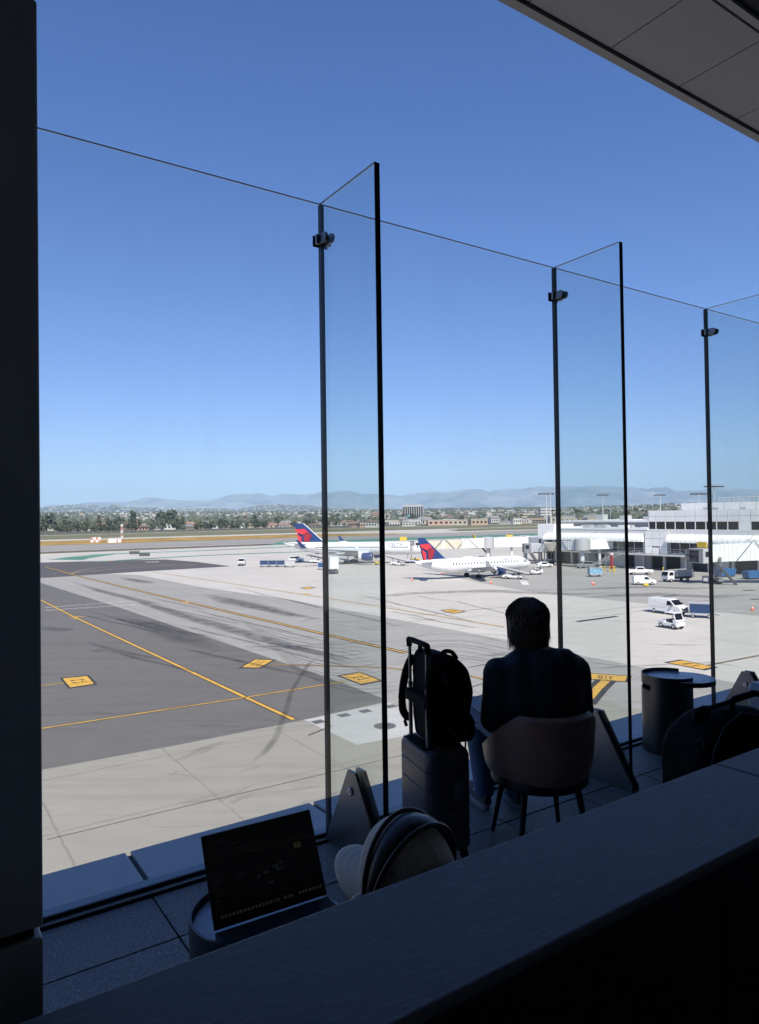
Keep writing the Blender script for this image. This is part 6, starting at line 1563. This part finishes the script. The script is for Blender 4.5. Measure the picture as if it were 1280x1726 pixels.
# shrub under the stair
# light masts
def mast(px, ytop, Y, label, hw=2.0, n=6):
    p = atY(px, ytop, Y); e = empty("light_mast", (p.x, p.y, 0), R(20), label, "light mast", "floodlight masts behind the pier"); z = p.z
    m = MB(); m.tube([(0, 0, 0), (0, 0, z + .4)], [.28, .12], 10); m.build("pole", M_grey, e, smooth=40); m = MB(); m.box((0, 0, z), (hw * 2, .12, .12)); m.box((0, 0, z + .35), (hw * 1.2, .1, .1)); m.build("crossarm", M_dgrey, e)
    for i in range(n):
        x = -hw + 2 * hw * i / (n - 1)
        for s in (-1, 1):
            q = MB(); q.box((x, s * .35, z - .1), (.5, .45, .35)); q.build("floodlight", M_acdark, e)
mast(921, 832, 214, "floodlight mast with a paired pole at the pier end", 2.3); mast(1016, 834, 245, "floodlight mast behind the low service building", 1.9)
mast(1113, 834, 250, "floodlight mast behind the terminal's upper corner", 1.9); mast(1178, 832, 205, "short headed floodlight mast above the terminal roof screen", 2.3); mast(1204, 819.5, 196, "tallest floodlight mast above the terminal roof", 2.8, 7)
c_ = atY(928, 833, 214); e = empty("mast_pole", (c_.x, c_.y, 0), 0, "plain slim pole beside the mast at the pier end", "pole"); m = MB(); m.tube([(0, 0, 0), (0, 0, c_.z)], [.2, .12], 8); m.build("shaft", M_grey, e); bx("cap", (-.2, -.2, c_.z), (.2, .2, c_.z + .15), M_grey, e)
# navaid: checkered hut, white shed, lattice mast, red and white
M_rw = mat("hut_red", (.50, .26, .22), .7)
c_ = G(161, 914); hut = empty("equipment_hut", (c_.x, c_.y, 0), RZ, "orange and white chequered hut on the yellow grass", "hut"); 
for i in range(4):
    for k in range(2):
        bx("panel", (-3.2 + i * 1.6, -1.5, k * 1.7), (-1.6 + i * 1.6, 1.5, k * 1.7 + 1.7), M_rw if (i + k) % 2 else M_clad, hut)
c_ = G(193, 914.5); hut = empty("equipment_shed", (c_.x, c_.y, 0), RZ, "white airfield shed at the foot of the lattice mast", "hut"); bx("wall", (-4, -1.5, 0), (4, 1.5, 2.8), M_clad, hut); bx("roof", (-4.2, -1.7, 2.8), (4.2, 1.7, 3.1), M_clad2, hut); bx("door", (1, -1.55, 0), (2, -1.502, 2.2), M_rw, hut)
c_ = G(206, 913); lm = empty("lattice_mast", (c_.x, c_.y, 0), RZ, "red and white lattice mast on the yellow grass", "mast")
for k in range(6):
    q = MB(); z0, z1 = k * 2.0, k * 2.0 + 2.0
    for sx in (-.5, .5):
        for sy in (-.5, .5): q.tube([(sx, sy, z0), (sx, sy, z1)], .12, 5)
        q.tube([(sx, -.5, z0), (sx, .5, z1)], .08, 5); q.tube([(-.5, sx, z0), (.5, sx, z1)], .08, 5)
    q.build("mast_section", M_rw if k % 2 == 0 else M_clad, lm)
# taxiway signs, small
for px, py, lab in ((227, 935.5, "small dark taxiway sign on the green paint"), (244, 939, "dark taxiway sign nearest the asphalt field")):
    c_ = G(px, py); e = empty("taxiway_sign", (c_.x, c_.y, 0), R(10), lab, "sign"); bx("panel", (-2.0, -.15, .4), (2.0, .15, 1.6), M_acdark, e)
    for s in (-1.4, 1.4): bx("leg", (s - .06, -.06, 0), (s + .06, .06, .4), M_grey, e)
for px, py, lab in ((680, 912.5, "yellow taxiway sign beyond the big airliner"), (859, 909, "yellow gate marker board beyond the empty bridge")):
    c_ = G(px, py); e = empty("taxiway_sign", (c_.x, c_.y, 0), R(5), lab, "sign"); bx("panel", (-2.0, -.15, .5), (2.0, .15, 2.6), M_yellow, e)
    for s in (-1.4, 1.4): bx("leg", (s - .06, -.06, 0), (s + .06, .06, .5), M_grey, e)
# ------------------------------------------------------------------ town beyond the airfield
rt = random.Random(21)
M_leafs = [mat("foliage_dark", (0.06, 0.074, 0.04), .8, var=.4, scale=.6), mat("foliage_olive", (0.10, 0.104, 0.055), .8, var=.4, scale=.6), mat("foliage_grey_green", (0.088, 0.10, 0.066), .8, var=.4, scale=.6)]
M_bark = mat("bark", (0.07, 0.055, 0.04), .9)
def crown_mesh(kind, m_, n=170):
    q = MB()
    if kind == "round": lobes = [((rt.uniform(-.45, .45), rt.uniform(-.45, .45), rt.uniform(.45, .85)), rt.uniform(.25, .42)) for _ in range(8)]
    elif kind == "tall": lobes = [((rt.uniform(-.12, .12), rt.uniform(-.12, .12), .25 + .09 * i), .25 - .02 * i) for i in range(9)]
    else: lobes = [((rt.uniform(-.6, .6), rt.uniform(-.6, .6), rt.uniform(.55, .8)), rt.uniform(.18, .34)) for _ in range(9)]
    for _ in range(n):
        c_, r_ = rt.choice(lobes); v = Vector((rt.gauss(0, 1), rt.gauss(0, 1), rt.gauss(0, 1))).normalized() * r_ * rt.uniform(.6, 1.08)
        p = Vector(c_) + v; s = rt.uniform(.06, .14); a = Vector((rt.gauss(0, 1), rt.gauss(0, 1), rt.gauss(0, 1))).normalized(); b = a.orthogonal().normalized(); c2 = a.cross(b)
        q.add([p + b * s, p + c2 * s, p - b * s, p - c2 * s], [(0, 1, 2, 3)])
    return q.mesh("crown", m_)
def trunk_mesh():
    q = MB(); q.tube([(0, 0, 0), (.01, 0, .25), (-.01, .01, .55)], [.045, .035, .02], 6)
    for a in (0, 2.1, 4.2): q.tube([(0, 0, .3), (.25 * math.cos(a), .25 * math.sin(a), .6)], [.02, .008], 5)
    return q.mesh("trunk", M_bark)
crowns = [(k, crown_mesh(k, m_)) for k in ("round", "round", "flat", "tall") for m_ in M_leafs]
trunk = trunk_mesh()
def palm_mesh():
    q = MB()
    for i in range(16):
        a = i * 2.4; el = rt.uniform(-.5, .8); d = Vector((math.cos(a) * math.cos(el), math.sin(a) * math.cos(el), math.sin(el))) * .28; s = Vector((-math.sin(a), math.cos(a), 0)) * .05
        p = Vector((0, 0, .95)); q.add([p - s * .3, p + s * .3, p + d * .6 + s, p + d + Vector((0, 0, -.1)), p + d * .6 - s], [(0, 1, 2, 3, 4)])
    return q.mesh("crown", M_leafs[1])
palm = palm_mesh(); q = MB(); q.tube([(0, 0, 0), (.01, 0, .95)], [.022, .014], 6); palm_trunk = q.mesh("trunk", M_bark)
MARKS = [(218, "near the red brick hall"), (330, "behind the grass"), (408, "beyond the open apron"), (515, "behind the big airliner's tail"), (620, "near the pale pink block"), (697, "below the white office tower"), (780, "by the long white low block"), (890, "by the cream hotel"), (960, "by the orange tan hotel"), (1060, "behind the terminal roof"), (110, "behind the lattice mast field")]
def near_mark(x, y):
    px = 640 + FPX * x / y
    return min(MARKS, key=lambda m_: abs(m_[0] - px))[1]
TL = {"round": "leafy broad tree beyond the airfield fence", "flat": "low spreading tree beyond the airfield fence", "tall": "tall narrow cypress like tree rising over the town roofs", "palm": "slim palm tree rising over the town roofs"}
def tree(x, y, h, kind=None, cm=None):
    z = land_z(x, y)
    if kind == "palm": cm_, tm_ = palm, palm_trunk
    else:
        kind, cm_ = cm or rt.choice(crowns); tm_ = trunk
    tone = "olive" if kind == "palm" else {"foliage_dark": "dark green", "foliage_olive": "olive", "foliage_grey_green": "grey green"}[cm_.materials[0].name]
    size = "very tall" if h > 17 else ("tall" if h > 13 else ("medium height" if h > 10 else "small"))
    zone = near_mark(x, y)
    lab = {"round": "%s %s broad leafy tree %s", "flat": "%s %s low spreading tree %s", "tall": "%s %s narrow upright tree %s", "palm": "%s slim %s palm %s"}[kind] % (size, tone, zone)
    e = empty("tree" if kind != "palm" else "palm_tree", (x, y, z), rt.uniform(0, 6.28), lab, "tree", {"round": "broad trees", "flat": "spreading trees", "tall": "narrow trees", "palm": "palms"}[kind] + " " + zone)
    w_ = h * (rt.uniform(.7, 1.0) if kind != "tall" else .8); e.scale = (w_, w_, h)
    obj("crown", cm_, e); obj("trunk", tm_, e)
def polar(px, Y): 
    r = ray(px, 871); return r.x / r.y * Y, Y
n_t = 0
for _ in range(215):                                   # front row of trees along the fence
    px = rt.uniform(70, 1090); D = rt.uniform(870, 1120)
    tn = (px - 640) / FPX; Y = D / (NV.y + NV.x * tn)
    if Y > 1500: Y = rt.uniform(1300, 1500)
    x, y = polar(px, Y)
    if px > 640 and rt.random() < .5: continue
    big_ = 1.2 if px < 330 else (.85 if px > 640 else 1.0)
    tree(x, y, rt.uniform(7, 14) * big_)
for _ in range(42):
    px = rt.uniform(70, 1090); Y = rt.uniform(1000, 1500); x, y = polar(px, Y); tree(x, y, rt.uniform(12, 22), "palm")
for px, Y, h in ((283, 1150, 30), (268, 1200, 24), (225, 1150, 28), (222, 1180, 22), (166, 1200, 22), (430, 1300, 20), (78, 1000, 26), (700, 1300, 18), (560, 1300, 17)):
    x, y = polar(px, Y); tree(x, y, h, None, crowns[rt.choice((0, 3, 9, 10))])
# the woods behind, one mass
q = MB()
for _ in range(4200):
    px = rt.uniform(-60, 1340); Y = 1250 + 3600 * rt.random() ** 1.3; x, y = polar(px, Y); z = land_z(x, y); h = rt.uniform(6, 15); w_ = h * rt.uniform(.4, .75)
    for k in range(3):
        c_ = Vector((x + rt.uniform(-.5, .5) * w_, y + rt.uniform(-.5, .5) * w_, z + h * rt.uniform(.45, .7))); r_ = w_ * rt.uniform(.45, .75)
        vs_ = []; mi = rt.randrange(3)
        for j in range(5):
            a = j * 1.2566 + k; vs_.append(c_ + Vector((r_ * math.cos(a) * rt.uniform(.7, 1.2), r_ * math.sin(a) * rt.uniform(.7, 1.2), -h * .2 * rt.uniform(.3, 1.2))))
        vs_ += [c_ + Vector((rt.uniform(-.3, .3) * r_, rt.uniform(-.3, .3) * r_, h * .38)), c_ + Vector((0, 0, -h * .45))]
        q.add(vs_, [(j, (j + 1) % 5, 5) for j in range(5)] + [((j + 1) % 5, j, 6) for j in range(5)], mi)
wd_ = q.build("woods", M_leafs); wd_["kind"] = "stuff"
# houses
cols = {"white": (.55, .54, .51), "cream": (.48, .43, .34), "grey": (.33, .33, .33), "tan": (.40, .31, .22), "pink": (.45, .30, .24), "blue grey": (.26, .32, .36)}
roofs = {"terracotta": (.25, .155, .115), "brown": (.14, .10, .08), "grey": (.20, .20, .20), "pale": (.42, .41, .39)}
cm_ = {k: mat("house_" + k.replace(" ", "_"), v, .8, var=.08) for k, v in cols.items()}; rm_ = {k: mat("roof_" + k, v, .85, var=.15) for k, v in roofs.items()}
hm = {}
def house_meshes(w, f):
    if (w, f) in hm: return hm[(w, f)]
    q = MB(); q.b2((-.5, -.5, 0), (.5, .5, 1)); a = q.mesh("wall", cm_[w]); q = MB()
    if f == "pale": q.b2((-.53, -.53, 1.0), (.53, .53, 1.12))
    else: q.add([(-.58, -.58, .98), (.58, -.58, .98), (.58, .58, .98), (-.58, .58, .98), (-.4, 0, 1.5), (.4, 0, 1.5)], [(0, 1, 5, 4), (2, 3, 4, 5), (1, 2, 5), (3, 0, 4), (3, 2, 1, 0)])
    b = q.mesh("roof", rm_[f]); q = MB()
    for i in range(4):
        x = -.36 + i * .24
        q.b2((x - .06, -.512, .4), (x + .06, -.5005, .75)); q.b2((x - .06, .5005, .4), (x + .06, .512, .75))
    c_ = q.mesh("window_row", M_win); hm[(w, f)] = (a, b, c_); return hm[(w, f)]
def house(x, y, L_, W_, H_, rz, w, f, what="house"):
    z = land_z(x, y) - .3
    size = ("wide " if L_ > 16 else "small ") if what == "house" else ("long " if L_ > 24 else "compact "); zone = near_mark(x, y)
    lab = {"house": "%s%s house with a %s roof %s" % (size, w, "flat pale" if f == "pale" else f + " pitched", zone), "block": "%s%s low rise block, %s roof, %s" % (size, w, "flat pale" if f == "pale" else f, zone)}[what]
    e = empty("house" if what == "house" else "town_block", (x, y, z), rz, lab, "house" if what == "house" else "building", "%s%s %s, %s roof, %s" % (size, w, "houses" if what == "house" else "blocks", f, zone)); e.scale = (L_, W_, H_)
    a, b, c_ = house_meshes(w, f); obj("wall", a, e); obj("roof", b, e); o_ = obj("window_row", c_, e); o_["kind"] = "stuff"
for _ in range(215):
    px = rt.uniform(76, 1090); Y = 1120 + 2500 * rt.random() ** 1.2; x, y = polar(px, Y)
    house(x, y, rt.uniform(11, 22), rt.uniform(8, 13), rt.uniform(3.5, 7.5), rt.uniform(-.6, .6), rt.choice(list(cols)) if rt.random() < .55 else "white", rt.choice(list(roofs)), "house")
for _ in range(95):
    px = rt.uniform(650, 1000); Y = 1040 + 1700 * rt.random() ** 1.3; x, y = polar(px, Y)
    house(x, y, rt.uniform(14, 34), rt.uniform(10, 16), rt.uniform(5, 9.5), rt.uniform(-.4, .4), rt.choice(("white", "cream", "tan", "white", "white", "pink")), rt.choice(("pale", "pale", "pale", "grey")), "block")
for _ in range(70):
    px = rt.uniform(76, 640); Y = rt.uniform(960, 1350); x, y = polar(px, Y)
    house(x, y, rt.uniform(12, 26), rt.uniform(8, 13), rt.uniform(4.5, 8), rt.uniform(-.5, .5), rt.choice(("white", "white", "cream", "pink", "tan")), rt.choice(list(roofs)), "house")
# specks of roofs on the far slopes, past counting
q = MB()
def speck(px, Y, zf, s):
    x, y = polar(px, Y); z = zf; a = rt.uniform(0, 3); dx = Vector((math.cos(a), math.sin(a), 0)) * s; dy = Vector((-math.sin(a), math.cos(a), 0)) * s * .7; c_ = Vector((x, y, z)); mi = rt.randrange(3); h = Vector((0, 0, s * .6))
    q.add([c_ - dx - dy, c_ + dx - dy, c_ + dx + dy, c_ - dx + dy, c_ - dx - dy + h, c_ + dx - dy + h, c_ + dx + dy + h, c_ - dx + dy + h], [(4, 5, 6, 7), (0, 1, 5, 4), (1, 2, 6, 5), (2, 3, 7, 6), (3, 0, 4, 7)], mi)
for _ in range(1500):
    px = rt.uniform(60, 1300); Y = rt.uniform(2400, 4900); x, y = polar(px, Y); speck(px, Y, land_z(x, y) + 1, rt.uniform(4, 9))
dg = bpy.context.evaluated_depsgraph_get(); dg.update()
hobj = bpy.data.objects["hills"]
for _ in range(1600):
    px = rt.uniform(60, 900) if rt.random() < .85 else rt.uniform(900, 1300); Y = rt.uniform(8600, 10600); x, y = polar(px, Y)
    hit, loc, nn, idx = hobj.ray_cast(Vector((x, y, 3000)), Vector((0, 0, -1)))
    if hit and loc.z > 20: speck(px, Y, loc.z, rt.uniform(7, 16))
so2 = q.build("far_roofs", [cm_["white"], cm_["cream"], rm_["pale"]]); so2["kind"] = "stuff"

# landmark buildings
def tower(px, ybase, ytop, Y, wpx, label, wallm, bands, depth=18, rz=0, storeys=8, cols_=9, roofw=None):
    b = atY(px, ybase, Y); tz = atY(px, ytop, Y).z; W_ = wpx / FPX * Y; z0 = min(b.z, land_z(b.x, b.y)) - 1
    e = empty("office_building", (b.x, b.y, z0), rz, label, "building"); H_ = tz - z0
    bx("wall", (-W_ / 2, 0, 0), (W_ / 2, depth, H_), wallm, e); bx("roof", (-W_ / 2 - .4, -.4, H_), (W_ / 2 + .4, depth + .4, H_ + .8), wallm, e)
    if bands == "v":
        for i in range(cols_):
            a = -W_ / 2 + W_ * (i + .12) / cols_; c_ = -W_ / 2 + W_ * (i + .88) / cols_; p = bx("window", (a, -.12, H_ * .06), (c_, -.02, H_ * .93), M_win, e)
            for j in range(1, storeys): bx("spandrel", (a, -.2, H_ * (.06 + .87 * j / storeys)), (c_, -.13, H_ * (.06 + .87 * j / storeys) + .35), M_dgrey, p)
    else:
        for j in range(storeys):
            z = H_ * (j + .35) / (storeys + .3)
            for i in range(cols_):
                a = -W_ / 2 + W_ * (i + .1) / cols_; bx("window", (a, -.12, z), (a + W_ * .8 / cols_, -.02, z + H_ * .45 / storeys), M_win, e)
    return e
tower(696.5, 883, 851.5, 1500, 34, "white office tower with tall dark window columns beyond the airfield", cm_["white"], "v", 30, R(-6), 8, 9)
tower(693, 877, 868, 1420, 12, "small turquoise glass block in front of the white office tower", mat("turquoise_panel", (.18, .42, .45), .4), "h", 14, 0, 2, 5)
tower(906, 893, 874, 1230, 34, "tan parking structure with open dark decks", cm_["tan"], "h", 30, R(-5), 4, 7)
tower(927, 890, 857, 1500, 30, "white and glass hotel block behind the parking structure", cm_["white"], "h", 26, R(-4), 7, 8)
tower(888, 892, 866, 1450, 30, "cream hotel block with rows of windows", cm_["cream"], "h", 24, R(4), 6, 8)
tower(960, 893, 874, 1300, 40, "orange tan low hotel block near the pier end", mat("orange_stucco", (.47, .30, .16), .8), "h", 22, 0, 3, 10)
tower(880, 895, 882, 1150, 26, "orange stucco block at the airfield edge", mat("orange_stucco", (0, 0, 0)), "h", 16, 0, 3, 7)
tower(905, 896, 884, 1140, 14, "brick red block with dark window bays", mat("brick_red", (.28, .12, .09), .8), "h", 14, 0, 3, 4)
tower(760, 889, 877, 1350, 40, "long white low block among palms", cm_["white"], "h", 20, 0, 2, 12)
tower(800, 888, 874, 1500, 46, "pale long low block on the rise", cm_["cream"], "h", 20, 0, 2, 12)
tower(636, 880, 864, 1700, 20, "pale pink mid rise block seen past the second glass edge", cm_["pink"], "h", 18, 0, 5, 6)
tower(622, 880, 865, 1720, 14, "white mid rise block beside the pale pink one", cm_["white"], "h", 18, 0, 5, 5)
tower(218, 897, 882, 1080, 32, "red brick and cream low building on the town's edge", mat("red_cream_wall", (.42, .25, .19), .8), "h", 16, 0, 2, 8)
tower(247, 897, 884, 1070, 26, "white stepped hall beside the red brick building", cm_["white"], "h", 18, 0, 1, 3)
tower(230, 897, 877, 1085, 5, "slim red brick tower of the low building", mat("red_cream_wall", (0, 0, 0)), "h", 5, 0, 3, 1)
# perimeter fence and street poles
fz = empty("perimeter_fence", TD(0, 852, 0), RZ, "grey green perimeter fence along the far side of the airfield", "fence")
q = MB(); q.b2((-900, -.05, 0), (1500, .05, 2.4)); q.build("mesh_panel", mat("fence_mesh", (.10, .105, .09), .9, var=.3), fz)
for i in range(0, 121):
    pass
q = MB()
for i in range(240): q.box((-900 + i * 10, -.1, 1.4), (.15, .15, 2.8))
o_ = q.build("fence_posts", M_grey, fz); o_["kind"] = "stuff"
for px, yt, Y in ((244, 888, 1000), (246, 892, 1000), (322, 890, 1020), (150, 887, 980), (118, 889, 980), (505, 880, 1100), (520, 883, 1100), (480, 882, 1100), (560, 884, 1100), (446, 884, 1080), (466, 882, 1080), (1029, 855, 700)):
    p = atY(px, yt, Y); e = empty("street_pole", (p.x, p.y, 0), 0, "slim grey street pole along the far perimeter road", "pole", "street poles beyond the airfield"); q = MB(); q.tube([(0, 0, -.3), (0, 0, p.z)], [.28, .18], 6); q.build("shaft", M_grey, e); q = MB(); q.tube([(0, 0, p.z), (-1.5, 0, p.z + .3)], .12, 5); q.build("arm", M_grey, e)

# haze over the whole scene
hz = MB(); hz.b2((-45000, -400, -4), (45000, 36000, 1500))
m, t, p = newmat("thin_haze"); t.nodes.remove(p); out = [n for n in t.nodes if n.type == 'OUTPUT_MATERIAL'][0]
pv = t.nodes.new("ShaderNodeVolumePrincipled"); pv.inputs["Color"].default_value = (0.54, 0.78, 1.0, 1); pv.inputs["Density"].default_value = 5.0e-5; pv.inputs["Anisotropy"].default_value = -0.3
t.links.new(pv.outputs[0], out.inputs["Volume"])
hzo = hz.build("haze", m); hzo["kind"] = "stuff"
